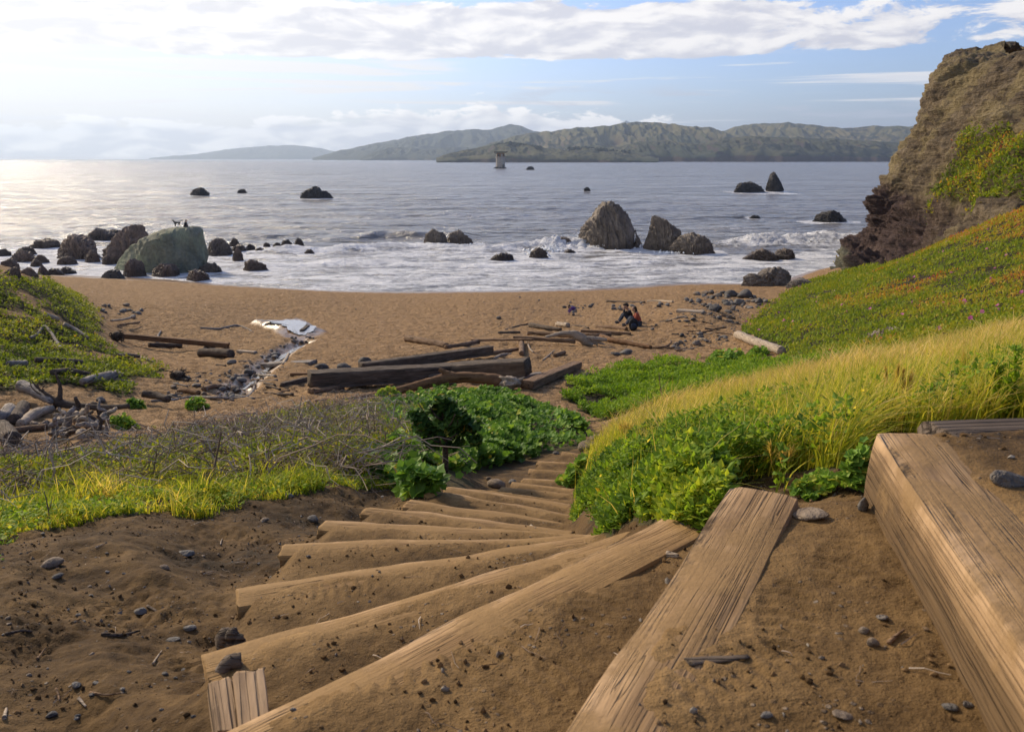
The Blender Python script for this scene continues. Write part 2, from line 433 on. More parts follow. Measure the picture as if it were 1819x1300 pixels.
Z['pale_grass'] = zone([(1090, 768), (1150, 745), (1250, 712), (1400, 680), (1600, 640), (1819, 588), (2400, 470), (2400, 700), (1819, 690), (1600, 715), (1400, 740), (1250, 770), (1100, 800)], 4.5, 14.5)
Z['green_flat'] = zone([(1008, 692), (1030, 676), (1060, 664), (1110, 650), (1180, 645), (1240, 652), (1290, 640), (1400, 640), (1500, 640), (1500, 660), (1300, 700), (1180, 735), (1100, 757), (1065, 745), (1030, 722), (1010, 705)], 13.5, 27)
Z['ice_slope'] = zone([(1318, 585), (1345, 560), (1400, 522), (1440, 500), (1480, 488), (1600, 458), (1700, 425), (1819, 372), (2400, 200), (2400, 560), (1819, 620), (1500, 660), (1395, 642), (1392, 622), (1365, 612), (1330, 600)], 16, 90)
for k in Z:                                         # soften the outlines with noise
    pass
VEG = np.clip(sum(Z[k] for k in Z), 0, 1)
SHORE = smooth(1.1, .15, GZ) * (GY > 30)
_k = (GY > 14) & (GY < 50) & (GX < 3) & (GX > -20)
SHORE[_k] = np.maximum(SHORE[_k], .75 * smooth(-.9, -.1, poly_sdf(GX[_k], GY[_k], POOL)))
for _i in range(len(CREEK) - 1): SHORE[_k] = np.maximum(SHORE[_k], .7 * smooth(.9, .3, seg_dist(GX[_k], GY[_k], CREEK[_i], CREEK[_i + 1])[0]))
DIRT = smooth(13.5, 9.5, GY)
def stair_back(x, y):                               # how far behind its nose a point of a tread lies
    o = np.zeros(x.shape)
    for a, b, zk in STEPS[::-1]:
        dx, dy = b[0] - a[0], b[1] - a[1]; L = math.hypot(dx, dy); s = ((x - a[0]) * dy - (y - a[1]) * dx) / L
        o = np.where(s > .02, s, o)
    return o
TREAD_BACK = np.where(GY < 11, smooth(.07, .24, stair_back(GX, GY) + .05 * fbm2(GX * 4, GY * 4, 3, 59)), 0)  # rises behind each nose; the tread colour darkens with it
GROUND_ATTR = {'tread_back': TREAD_BACK.ravel(), 'veg': VEG.ravel(), 'wet': SHORE.ravel(), 'dirt': DIRT.ravel(), 'tread': (smooth(-.05, .05, poly_sdf(GX, GY, STAIR_POLY)) * (GY < 11)).ravel()}

_area = (GY[:-1, :-1] ** 2)
def scatter(zname, n, power=1.6, seed=0, extra=None):
    """random ground points inside a planted zone"""
    r = np.random.default_rng(seed + 100)
    w = (Z[zname] if isinstance(zname, str) else zname)[:-1, :-1] * _area / np.maximum(GY[:-1, :-1], .3) ** power
    if extra is not None: w = w * extra[:-1, :-1]
    c = np.cumsum(w.ravel()); k = np.searchsorted(c, r.uniform(0, c[-1], n)); k = np.minimum(k, w.size - 1)
    i, j = k // w.shape[1], k % w.shape[1]
    a, b = r.random(n), r.random(n)
    def L(M): return (M[i, j] * (1 - a) + M[i + 1, j] * a) * (1 - b) + (M[i, j + 1] * (1 - a) + M[i + 1, j + 1] * a) * b
    return np.stack([L(GX), L(GY), L(GZ)], -1), r
# ---------------------------------------------------------------- node helper
class NG:
    def __init__(s, nt): s.t = nt; s.n = nt.nodes; s.n.clear()
    def new(s, typ, ins=None, **props):
        n = s.n.new(typ)
        for k, v in props.items(): setattr(n, k, v)
        for k, v in (ins or {}).items(): s.put(n.inputs[k], v)
        return n
    def put(s, sock, v):
        if isinstance(v, bpy.types.NodeSocket): s.t.links.new(v, sock)
        elif isinstance(v, (tuple, list)) and len(v) == 3 and sock.type == 'RGBA': sock.default_value = (*v, 1)
        else: sock.default_value = v
    def m(s, op, a, b=0.0, c=0.0, clamp=False):
        n = s.new('ShaderNodeMath', operation=op, use_clamp=clamp); s.put(n.inputs[0], a); s.put(n.inputs[1], b); s.put(n.inputs[2], c); return n.outputs[0]
    def sep(s, v): return s.new('ShaderNodeSeparateXYZ', {0: v}).outputs
    def comb(s, x, y, z=0.0): return s.new('ShaderNodeCombineXYZ', {0: x, 1: y, 2: z}).outputs[0]
    def scale(s, v, xyz): return s.new('ShaderNodeMapping', {'Vector': v, 'Scale': xyz}).outputs[0]
    def noise(s, v, scale=1.0, detail=4.0, rough=.55, dist=0.0, kind='FBM'):
        n = s.new('ShaderNodeTexNoise', {'Scale': scale, 'Detail': detail, 'Roughness': rough, 'Distortion': dist}, noise_type=kind)
        if v is not None: s.put(n.inputs['Vector'], v)
        return n.outputs[0]
    def ss(s, x, lo, hi): return s.new('ShaderNodeMapRange', {0: x, 1: lo, 2: hi, 3: 0.0, 4: 1.0}, interpolation_type='SMOOTHSTEP').outputs[0]
    def lin(s, x, a, b, c, d): return s.new('ShaderNodeMapRange', {0: x, 1: a, 2: b, 3: c, 4: d}).outputs[0]
    def mix(s, f, a, b, mode='MIX'):
        n = s.new('ShaderNodeMix', data_type='RGBA', blend_type=mode, clamp_factor=True)
        s.put(n.inputs[0], f); s.put(n.inputs[6], a); s.put(n.inputs[7], b); return n.outputs[2]
    def ramp(s, f, stops):
        n = s.new('ShaderNodeValToRGB'); s.put(n.inputs[0], f); e = n.color_ramp.elements
        while len(e) < len(stops): e.new(.5)
        for q, (p, c) in zip(e, stops): q.position = p; q.color = (*c, 1)
        return n.outputs[0]
    def attr(s, name): return s.new('ShaderNodeAttribute', attribute_name=name).outputs['Fac']
    def pos(s): return s.new('ShaderNodeNewGeometry').outputs['Position']
    def objc(s): return s.new('ShaderNodeTexCoord').outputs['Object']
    def bump(s, h, dist=.02, strength=1.0, normal=None):
        n = s.new('ShaderNodeBump', {'Height': h, 'Distance': dist, 'Strength': strength})
        if normal is not None: s.put(n.inputs['Normal'], normal)
        return n.outputs[0]
    def out(s, shader, volume=None):
        o = s.new('ShaderNodeOutputMaterial')
        if shader is not None: s.t.links.new(shader, o.inputs[0])
        if volume is not None: s.t.links.new(volume, o.inputs[1])
    def pbr(s, col, rough=.9, normal=None, spec=.3, **kw):
        n = s.new('ShaderNodeBsdfPrincipled', {'Base Color': col, 'Roughness': rough, 'Specular IOR Level': spec})
        if normal is not None: s.put(n.inputs['Normal'], normal)
        for k, v in kw.items(): s.put(n.inputs[k.replace('_', ' ')], v)
        return n.outputs[0]

def material(name, fn):
    m = bpy.data.materials.new(name); m.use_nodes = True
    fn(NG(m.node_tree)); return m

# ---------------------------------------------------------------- ground
def _ground(g):
    p = g.pos()
    big, mid = g.noise(p, .35, 4), g.noise(p, 2.1, 5, .6)
    fine, grain = g.noise(p, 17, 6, .72), g.noise(p, 160, 3, .7)
    sand = g.ramp(mid, [(.25, (.275, .163, 0.0756)), (.5, (.365, .224, 0.1053)), (.78, (.450, .286, 0.1422))])
    dirt = g.ramp(g.m('ADD', g.m('MULTIPLY', mid, .55), g.m('MULTIPLY', fine, .45)), [(.36, (.027, .016, 0.0055)), (.46, (.065, .036, 0.0119)), (.55, (.112, .065, 0.0228)), (.70, (.215, .130, 0.0511))])
    c = g.mix(g.attr('dirt'), sand, dirt)
    c = g.mix(g.m('MULTIPLY', g.attr('tread'), .8), c, g.ramp(g.m('ADD', g.m('MULTIPLY', mid, .62), g.m('MULTIPLY', fine, .38)), [(.34, (.120, .068, 0.0233)), (.47, (.245, .146, 0.0556)), (.62, (.345, .216, 0.0914))]))
    c = g.mix(g.m('MULTIPLY', g.m('MULTIPLY', g.attr('tread'), g.attr('tread_back')), .85), c, g.ramp(g.m('ADD', g.m('MULTIPLY', mid, .55), g.m('MULTIPLY', fine, .45)), [(.36, (.036, .020, 0.0064)), (.48, (.092, .052, 0.0173)), (.62, (.170, .101, 0.0374))]))  # darker brown towards the back of each tread
    # small pebbles and bark crumbs mixed into the dirt
    v = g.new('ShaderNodeTexVoronoi', {'Vector': p, 'Scale': 46.0, 'Randomness': 1.0})
    bit = g.m('MULTIPLY', g.ss(v.outputs['Distance'], .26, .16), g.ss(g.noise(p, 5.0, 3), .50, .64))
    bitc = g.ramp(g.sep(v.outputs['Color'])[0], [(0, (.035, .028, .022)), (.45, (.10, .075, .055)), (.8, (.19, .16, .13)), (1, (.30, .25, .20))])
    c = g.mix(g.m('MULTIPLY', g.m('MULTIPLY', bit, g.attr('dirt')), .8), c, bitc)
    v2 = g.new('ShaderNodeTexVoronoi', {'Vector': p, 'Scale': 3.4, 'Randomness': 1.0})
    chip = g.m('MULTIPLY', g.ss(v2.outputs['Distance'], .17, .12), g.ss(g.sep(v2.outputs['Color'])[1], .66, .70))
    chip = g.m('MULTIPLY', chip, g.m('SUBTRACT', 1.0, g.attr('dirt')))
    c = g.mix(g.m('MULTIPLY', chip, .65), c, g.ramp(g.sep(v2.outputs['Color'])[0], [(0, (.06, .055, .055)), (.6, (.17, .14, .12)), (1, (.42, .34, .25))]))
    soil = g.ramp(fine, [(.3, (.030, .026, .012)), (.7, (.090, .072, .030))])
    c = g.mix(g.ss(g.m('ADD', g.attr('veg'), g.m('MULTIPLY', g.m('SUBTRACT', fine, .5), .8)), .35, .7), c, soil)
    wet = g.ss(g.m('ADD', g.attr('wet'), g.m('MULTIPLY', g.m('SUBTRACT', big, .5), .5)), .35, .75)
    c = g.mix(wet, c, g.mix(1.0, c, (.55, .54, .56), 'MULTIPLY'))
    rough = g.lin(wet, 0, 1, .95, .28)
    h = g.m('ADD', g.m('MULTIPLY', fine, .8), g.m('MULTIPLY', grain, .16))
    h = g.m('ADD', h, g.m('MULTIPLY', bit, .25))
    prints = g.noise(g.scale(p, (1.0, .8, 1.0)), 4.6, 4, .62)
    n0 = g.bump(g.ss(prints, .36, .66), .20, g.m('MULTIPLY', g.m('SUBTRACT', 1.0, g.attr('dirt')), g.lin(wet, 0, 1, .85, .03)))
    n = g.bump(h, g.lin(g.attr('dirt'), 0, 1, .06, .024), g.lin(wet, 0, 1, .9, .08), n0)
    g.out(g.pbr(c, rough, n, .25))
M_GROUND = material('sandy_ground', _ground)

# ---------------------------------------------------------------- wood
def wood_mat(name, dark, mid, light, sandy=0.0, sandcol=(.30, .188, .105), sc=1.0, rough=.85):
    def f(g):
        o = g.objc()
        st = g.scale(o, (2.6 * sc, 24 * sc, 24 * sc))
        gr = g.noise(st, 1.0, 6, .62, .6)
        fib = g.noise(g.scale(o, (2.5 * sc, 95 * sc, 95 * sc)), 1.0, 3, .6)
        blot = g.noise(o, 3.2 * sc, 5, .6)
        c = g.ramp(g.m('ADD', g.m('MULTIPLY', gr, .65), g.m('MULTIPLY', blot, .35)), [(.30, dark), (.5, mid), (.72, light)])
        crack = g.ss(g.noise(g.scale(o, (.9 * sc, 34 * sc, 34 * sc)), 1.0, 3, .5, .3), .385, .335)
        c = g.mix(g.m('MULTIPLY', crack, .8), c, tuple(k * .22 for k in dark))
        gv = g.noise(g.scale(o, (.55 * sc, 75 * sc, 75 * sc)), 1.0, 2, .5, .35)
        groove = g.m('MULTIPLY', g.ss(g.m('ABSOLUTE', g.m('SUBTRACT', gv, .5)), .045, .005), g.ss(blot, .36, .50))
        kv = g.new('ShaderNodeTexVoronoi', {'Vector': g.scale(o, (2.2 * sc, 5.5 * sc, 5.5 * sc)), 'Scale': 1.0, 'Randomness': 1.0})
        knot = g.m('MULTIPLY', g.ss(kv.outputs['Distance'], .13, .05), g.ss(g.sep(kv.outputs['Color'])[0], .62, .70))
        crack = g.m('MAXIMUM', crack, g.m('MAXIMUM', g.m('MULTIPLY', groove, .8), knot))
        c = g.mix(g.m('MULTIPLY', g.m('MAXIMUM', groove, knot), .45), c, tuple(k * .35 for k in dark))
        h = g.m('SUBTRACT', g.m('ADD', g.m('MULTIPLY', gr, .6), g.m('MULTIPLY', fib, .35)), g.m('MULTIPLY', crack, .9))
        if sandy:
            p = g.pos()
            mud_shade = g.m('MULTIPLY', g.ss(g.m('ADD', g.sep(o)[2], g.m('MULTIPLY', g.m('SUBTRACT', blot, .5), .16)), -.02, -.11), .85)  # lower timber faces: mud colour, also standing in for the riser's shade
            c = g.mix(mud_shade, c, g.mix(fib, (.070, .043, .020), (.150, .095, .046)))
            c = g.mix(g.m('MULTIPLY', g.m('MULTIPLY', g.attr('edge'), g.ss(blot, .36, .52)), .75), c, (.58, .385, .215))
            sn = g.noise(p, 4.5, 5, .65); nz = g.sep(g.new('ShaderNodeNewGeometry').outputs['Normal'])[2]
            k = g.m('MULTIPLY', g.ss(g.m('ADD', sn, g.m('MULTIPLY', nz, .10)), .60 - .16 * sandy, .78 - .16 * sandy), .9)
            s2 = g.mix(g.noise(p, 40, 4, .7), tuple(q * .7 for q in sandcol), tuple(min(1, q * 1.25) for q in sandcol))
            c = g.mix(k, c, s2); h = g.mix(k, h, g.m('ADD', .5, g.m('MULTIPLY', g.noise(p, 90, 4, .7), .35)))
        g.out(g.pbr(c, rough, g.bump(h, .012 / sc, .75), .2))
    return material(name, f)
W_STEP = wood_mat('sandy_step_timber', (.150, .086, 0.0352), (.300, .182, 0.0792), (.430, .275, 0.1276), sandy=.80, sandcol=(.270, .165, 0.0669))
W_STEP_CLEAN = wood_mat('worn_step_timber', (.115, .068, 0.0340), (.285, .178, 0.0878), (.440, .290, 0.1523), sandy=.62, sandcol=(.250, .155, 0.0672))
W_STAKE = wood_mat('stake_wood', (.150, .095, .052), (.330, .222, .130), (.470, .330, .205))
W_DARK = wood_mat('dark_beam_wood', (.052, .038, .028), (.122, .093, .069), (.235, .185, .142), sc=.6)
W_BROWN = wood_mat('brown_driftwood', (.115, .070, .040), (.215, .135, .080), (.330, .220, .140), sc=.6)
W_GREY = wood_mat('grey_driftwood', (.135, .115, .100), (.275, .240, .210), (.440, .395, .350), sc=.6)
W_PALE = wood_mat('bleached_driftwood', (.260, .200, .145), (.420, .340, .255), (.560, .470, .370), sc=.6)
W_MUD = wood_mat('muddy_brown_wood', (.050, .038, .030), (.110, .082, .062), (.190, .148, .115), sc=.6)
W_RUST = wood_mat('reddish_brown_plank', (.110, .055, .028), (.200, .110, .055), (.300, .185, .100), sc=.6)

# ---------------------------------------------------------------- rock
def rock_mat(name, dark, mid, light, sc=1.0, wetline=False, lich=None, rough=.8, crack=.35):
    def f(g):
        o = g.objc() ; p = g.pos()
        a, b = g.noise(p, .9 * sc, 6, .62, .4), g.noise(p, 5.5 * sc, 6, .65)
        c = g.ramp(g.m('ADD', g.m('MULTIPLY', a, .55), g.m('MULTIPLY', b, .45)), [(.32, dark), (.5, mid), (.68, light)])
        if lich: c = g.mix(g.m('MULTIPLY', g.ss(g.noise(p, .55 * sc, 5, .6), .50, .66), .7), c, lich)
        cr = g.m('ABSOLUTE', g.m('SUBTRACT', g.noise(p, .55 * sc, 4, .6, .8), .5))
        k = g.m('MULTIPLY', g.m('MULTIPLY', g.ss(cr, .014, .0), g.ss(b, .42, .60)), crack)
        c = g.mix(k, c, tuple(q * .3 for q in dark))
        r = rough
        if wetline:
            z = g.m('ADD', g.sep(p)[2], g.m('MULTIPLY', g.noise(p, .7, 4), 1.6))
            w = g.ss(z, 2.6, 1.0)
            c = g.mix(w, c, g.mix(1.0, c, (.50, .47, .45), 'MULTIPLY')); r = g.lin(w, 0, 1, rough, .38)
        h = g.m('SUBTRACT', g.m('ADD', a, g.m('MULTIPLY', b, .45)), k)
        g.out(g.pbr(c, r, g.bump(h, .45 / sc, .8), .3))
    return material(name, f)
R_SEA = rock_mat('dark_sea_rock', (0.056, 0.043, 0.038), (0.138, 0.109, 0.090), (0.270, 0.215, 0.174), .8, True)
R_BROWN = rock_mat('brown_shore_rock', (0.080, 0.056, 0.042), (0.187, 0.133, 0.101), (0.332, 0.239, 0.181), .9, True)
R_GREEN = rock_mat('green_grey_boulder', (0.104, 0.108, 0.076), (0.195, 0.200, 0.142), (0.299, 0.300, 0.222), .55, False, (0.278, 0.311, 0.190), .85, .3)
R_STACK = rock_mat('grey_brown_sea_stack', (0.077, 0.064, 0.052), (0.193, 0.158, 0.124), (0.340, 0.285, 0.227), .6, True)
R_BLACK = rock_mat('black_far_rock', (0.020, 0.017, 0.018), (0.044, 0.041, 0.041), (0.096, 0.088, 0.082), .5, False)
R_GREY = rock_mat('grey_beach_stone', (.075, .067, .060), (.155, .142, .128), (.265, .246, .220), 5, False, None, .8, .1)
R_TAN = rock_mat('tan_beach_stone', (.120, .090, .064), (.215, .165, .120), (.330, .260, .195), 5, False, None, .85, .1)
R_DARK = rock_mat('dark_beach_stone', (.036, .033, .031), (.082, .076, .072), (.150, .140, .130), 5, False, None, .75, .1)
R_BEACH = rock_mat('light_grey_boulder', (.075, .064, .055), (.160, .138, .118), (.265, .232, .200), 1.2, False, None, .85, .3)

# ---------------------------------------------------------------- leaves and stems
def leaf_mat(name, stops, trans=.45, rough=.6, trc=1.5):
    def f(g):
        c = g.ramp(g.attr('tint'), stops)
        d = g.pbr(c, rough, None, .12)
        t = g.new('ShaderNodeBsdfTranslucent', {'Color': g.mix(1.0, c, (trc * 1.05, trc, trc * .55), 'MULTIPLY')}).outputs[0]
        g.out(g.new('ShaderNodeMixShader', {0: trans, 1: d, 2: t}).outputs[0])
    return material(name, f)
L_GRASS = leaf_mat('bright_grass', [(0, (0.090, 0.132, 0.015)), (.35, (0.212, 0.271, 0.027)), (.65, (0.382, 0.388, 0.037)), (.85, (0.537, 0.449, 0.074)), (1, (0.684, 0.527, 0.186))])
L_PALE = leaf_mat('pale_dry_grass', [(0, (0.150, 0.169, 0.021)), (.3, (0.328, 0.273, 0.050)), (.6, (0.546, 0.403, 0.125)), (1, (0.764, 0.585, 0.250))], .4)
L_PARSLEY = leaf_mat('lush_small_leaves', [(0, (0.055, 0.108, 0.014)), (.4, (0.138, 0.236, 0.022)), (.75, (0.239, 0.350, 0.034)), (.93, (0.423, 0.438, 0.042)), (1, (0.800, 0.525, 0.042))])
L_MALLOW = leaf_mat('broad_mallow_leaves', [(0, (0.052, 0.114, 0.021)), (.5, (0.136, 0.260, 0.039)), (.85, (0.260, 0.395, 0.060)), (1, (0.566, 0.478, 0.075))], .35, .5)
L_TREE = leaf_mat('dark_mallow_leaves', [(0, (0.027, 0.068, 0.017)), (.6, (0.068, 0.138, 0.028)), (.93, (0.131, 0.225, 0.042)), (1, (0.512, 0.375, 0.060))], .22, .5, 1.1)
L_ICE = leaf_mat('ice_plant_leaves', [(0, (0.094, 0.143, 0.016)), (.35, (0.198, 0.268, 0.022)), (.6, (0.343, 0.347, 0.031)), (.78, (0.488, 0.326, 0.048)), (.9, (0.562, 0.178, 0.048)), (1, (0.270, 0.070, 0.041))], .3)
L_MOUND = leaf_mat('low_shrub_leaves', [(0, (0.068, 0.108, 0.014)), (.45, (0.178, 0.230, 0.018)), (.8, (0.343, 0.355, 0.028)), (1, (0.403, 0.250, 0.046))], .35)
L_FLAT = leaf_mat('bright_ground_cover', [(0, (0.070, 0.138, 0.013)), (.5, (0.166, 0.282, 0.020)), (1, (0.332, 0.422, 0.035))], .35)
L_FLOWER = leaf_mat('yellow_petals', [(0, (.75, .55, .02)), (1, (.85, .68, .05))], .3)
L_PINK = leaf_mat('pink_petals', [(0, (.45, .10, .28)), (1, (.60, .22, .40))], .3)
def _twig(g):
    c = g.ramp(g.attr('tint'), [(0, (.100, .066, .046)), (.5, (.245, .178, .128)), (.85, (.410, .325, .245)), (1, (.560, .480, .385))])
    g.out(g.pbr(c, .9, None, .15))
L_TWIG = material('bramble_stems', _twig)
def flat(name, col, rough=.8, **kw): return material(name, lambda g: g.out(g.pbr(g.mix(g.noise(g.objc(), 14, 4), tuple(q * .75 for q in col), tuple(min(1, q * 1.2) for q in col)), rough, None, .3, **kw)))
# ---------------------------------------------------------------- camera, sun, sky
cam = bpy.data.cameras.new('camera'); co = bpy.data.objects.new('camera', cam); COL.objects.link(co); SC.camera = co
co.location = (0, 0, CZ); co.rotation_euler = (math.pi / 2 - PITCH, 0, 0)
cam.sensor_width = 36; cam.sensor_fit = 'HORIZONTAL'; cam.lens = 36 * FPX / 1819; cam.clip_start = .05; cam.clip_end = 200000
cam.dof.use_dof = True; cam.dof.focus_distance = 5.0; cam.dof.aperture_fstop = 9.0
SUN_AZ, SUN_EL = math.radians(-44), math.radians(30)      # azimuth from straight ahead, positive to the right
sd = Vector((math.sin(SUN_AZ) * math.cos(SUN_EL), math.cos(SUN_AZ) * math.cos(SUN_EL), math.sin(SUN_EL)))
sl = bpy.data.lights.new('sun', 'SUN'); sl.energy = 3.3; sl.angle = math.radians(5.0); sl.color = (1, .83, .60)
so = bpy.data.objects.new('sun', sl); COL.objects.link(so); so.rotation_euler = sd.to_track_quat('Z', 'Y').to_euler(); so.location = (-60, 40, 60)
w = bpy.data.worlds.new('World'); SC.world = w; w.use_nodes = True
def _sky(g):
    sky = g.new('ShaderNodeTexSky', sky_type='NISHITA', sun_disc=False, sun_elevation=SUN_EL, sun_rotation=SUN_AZ, altitude=0, air_density=1.0, dust_density=1.6, ozone_density=1.5).outputs[0]
    d = g.new('ShaderNodeTexCoord').outputs['Generated']
    x, y, z = g.sep(d)[:3]
    az, el = g.m('MULTIPLY', g.m('ARCTAN2', x, y), 57.2958), g.m('MULTIPLY', g.m('ARCSINE', z), 57.2958)
    sunward = g.new('ShaderNodeVectorMath', {0: d, 1: tuple(sd)}, operation='DOT_PRODUCT').outputs['Value']
    glow = g.m('POWER', g.m('MAXIMUM', sunward, 0.0), 6.0)
    # clear air: whiter towards the sun and the horizon
    base = g.mix(1.0, sky, SKY_TINT, 'MULTIPLY')
    veil = g.m('ADD', g.m('MULTIPLY', g.ss(az, 4.0, -34.0), .66), g.m('MULTIPLY', g.ss(el, 4.0, -.5), .06), clamp=True)
    base = g.mix(veil, base, VEIL)
    def layer(sx, sy, off, detail=7.0, rough=.66, dist=.35):
        v = g.comb(g.m('MULTIPLY', az, sx), g.m('MULTIPLY', el, sy), off)
        n = g.noise(v, 1.0, detail, rough, dist)
        v2 = g.comb(g.m('MULTIPLY', g.m('ADD', az, -.8), sx), g.m('MULTIPLY', g.m('ADD', el, .5), sy), off)
        n2 = g.noise(v2, 1.0, 2.0, rough, dist)
        return n, g.m('SUBTRACT', n, n2)
    def bandf(lo0, lo1, hi0, hi1): return g.m('MULTIPLY', g.ss(el, lo0, lo1), g.ss(el, hi1, hi0))
    # high broken layer
    n, lit = layer(.19, .62, 7.3)
    bias = g.m('ADD', g.m('MULTIPLY', bandf(6.1, 6.8, 9.2, 10.3), .31), g.m('MULTIPLY', g.ss(el, 9.4, 8.4), .03))
    bias = g.m('SUBTRACT', bias, g.m('MULTIPLY', g.ss(az, 11.0, 23.0), .16))
    bias = g.m('SUBTRACT', bias, g.m('MULTIPLY', g.ss(el, 6.6, 5.2), .22))
    hi = g.ss(g.m('ADD', n, bias), .58, .67)
    hishade = g.ss(lit, -.12, .14)
    # thin streaks lower down
    n3, _ = layer(.060, 1.5, 9.1, 4.0, .55, .5)
    st = g.m('MULTIPLY', g.ss(g.m('SUBTRACT', n3, g.m('MULTIPLY', g.ss(az, -12.0, 2.0), .05)), .485, .60), bandf(1.0, 2.0, 5.8, 6.8))
    st = g.m('MULTIPLY', st, .95)
    # cumulus bank along the horizon
    n4, lit4 = layer(.26, .72, 5.7, 6.0, .60, .25)
    topl = g.new('ShaderNodeFloatCurve', {1: g.lin(az, -40.0, 25.0, 0.0, 1.0)})
    cu = topl.mapping.curves[0]
    for px, py in ((.12, .36), (.32, .40), (.45, .48), (.56, .60), (.66, .58), (.78, .40), (.9, .15)): cu.points.new(px, py)
    cu.points[0].location = (0, .15); cu.points[-1].location = (1, .1); topl.mapping.update()
    topv = g.m('ADD', g.m('MULTIPLY', topl.outputs[0], 5.0), .35)
    edge = g.m('SUBTRACT', g.m('ADD', topv, g.m('MULTIPLY', g.m('SUBTRACT', n4, .5), 5.0)), el)
    cu_m = g.m('MULTIPLY', g.ss(edge, 0.0, .30), g.ss(el, -.6, .3))
    cushade = g.ss(g.m('ADD', lit4, g.m('MULTIPLY', g.ss(edge, 1.6, 0.0), .16)), -.06, .18)
    # grey flecks on the clear side
    n5, _ = layer(.13, .95, 14.2, 4.0, .6, .4)
    fl = g.m('MULTIPLY', g.m('MULTIPLY', g.ss(n5, .50, .66), bandf(1.7, 2.6, 3.9, 5.0)), g.ss(az, -4.0, 3.0))
    warm = g.m('MULTIPLY', glow, 1.0)
    def tone(sh, lo, hi_): return g.mix(sh, lo, hi_)
    c = g.mix(st, base, tone(glow, (7.2, 7.1, 7.1), (9.2, 8.8, 8.3)))
    c = g.mix(g.m('MULTIPLY', fl, .75), c, (4.7, 4.9, 5.5))
    c = g.mix(cu_m, c, tone(cushade, CU_LO, CU_HI))
    hc = tone(hishade, g.mix(glow, HI_LO, (8.4, 8.2, 8)), g.mix(glow, HI_HI, (10.2, 9.8, 9.3)))
    c = g.mix(g.m('MULTIPLY', hi, .93), c, hc)
    c = g.mix(g.m('MULTIPLY', glow, .18), c, (9.5, 9, 8.3))
    c = g.mix(g.ss(el, -.2, -1.2), c, (2.5, 2.6, 2.8))
    bg = g.new('ShaderNodeBackground', {'Color': c, 'Strength': 0.092})
    o = g.new('ShaderNodeOutputWorld'); g.t.links.new(bg.outputs[0], o.inputs[0])
SKY_TINT = (0.80, 0.93, 1.29)
VEIL = (4.65, 4.55, 4.45)
CU_LO, CU_HI = (5.9, 5.9, 6.2), (10.2, 9.8, 9.2)
HI_LO, HI_HI = (5.3, 5.2, 5.6), (8.3, 7.9, 7.5)
_sky(NG(w.node_tree))
SC.view_settings.view_transform = 'Standard'; SC.view_settings.look = 'None'; SC.view_settings.exposure = 0.60; SC.view_settings.gamma = 1.0
SC.cycles.use_denoising = True; SC.cycles.max_bounces = 6; SC.cycles.diffuse_bounces = 3; SC.cycles.transparent_max_bounces = 6; SC.cycles.transmission_bounces = 3
SC.cycles.volume_bounces = 0; SC.cycles.caustics_reflective = False; SC.cycles.caustics_refractive = False; SC.cycles.sample_clamp_indirect = 6

# ---------------------------------------------------------------- ground
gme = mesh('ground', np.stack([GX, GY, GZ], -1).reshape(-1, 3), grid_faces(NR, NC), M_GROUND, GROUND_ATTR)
tag(obj('ground', gme), kind='structure')

# ---------------------------------------------------------------- rocks in the sea are listed here first: the surf needs their places
# (centre px, width px, top py, base py, kind, label)
# ---------------------------------------------------------------- sea
def shore_d(u):
    px = 909.5 + u * FPX * 1.0
    k = np.array([(-400, 474), (0, 484), (150, 490), (300, 497), (420, 507), (560, 515), (700, 518), (900, 517), (1100, 511), (1250, 503), (1400, 496), (1600, 470), (2200, 440)], float)
    uu = np.array([ray(a, b)[0] for a, b in k]); dd = np.array([-CZ / ray(a, b)[1] for a, b in k])
    return np.interp(u, uu, dd)
NRW, NCW = 900, 760
yw = np.concatenate([np.exp(np.linspace(math.log(48), math.log(420), 760)), np.exp(np.linspace(math.log(425), math.log(21000), NRW - 760))])
uw = np.linspace(-1.35, 1.35, NCW)
WX, WY = uw[None] * yw[:, None], np.repeat(yw[:, None], NCW, 1)
off = WY - shore_d(np.repeat(uw[None], NRW, 0))          # metres out from the water's edge
fade = smooth(420, 180, WY)
WZ = fade * (.22 * fbm2(WX * .05, WY * .11, 3, 3) + .12 * fbm2(WX * .22, WY * .5, 3, 8))
WZ += smooth(1500, 300, WY) * .25 * np.sin(WY * .17 + .6 * fbm2(WX * .01, WY * .004, 2, 5) * 4) * smooth(60, 120, off)
WZ *= smooth(2, 30, off)
FOAM = smooth(52, 26, off + 14 * fbm2(WX * .035, WY * .05, 2, 12)) * .62
FOAM = np.maximum(FOAM, smooth(7, 2.5, off + 1.5 * fbm2(WX * .12, WY * .1, 2, 31)) * .60)
WX_, WY_ = WX, WY
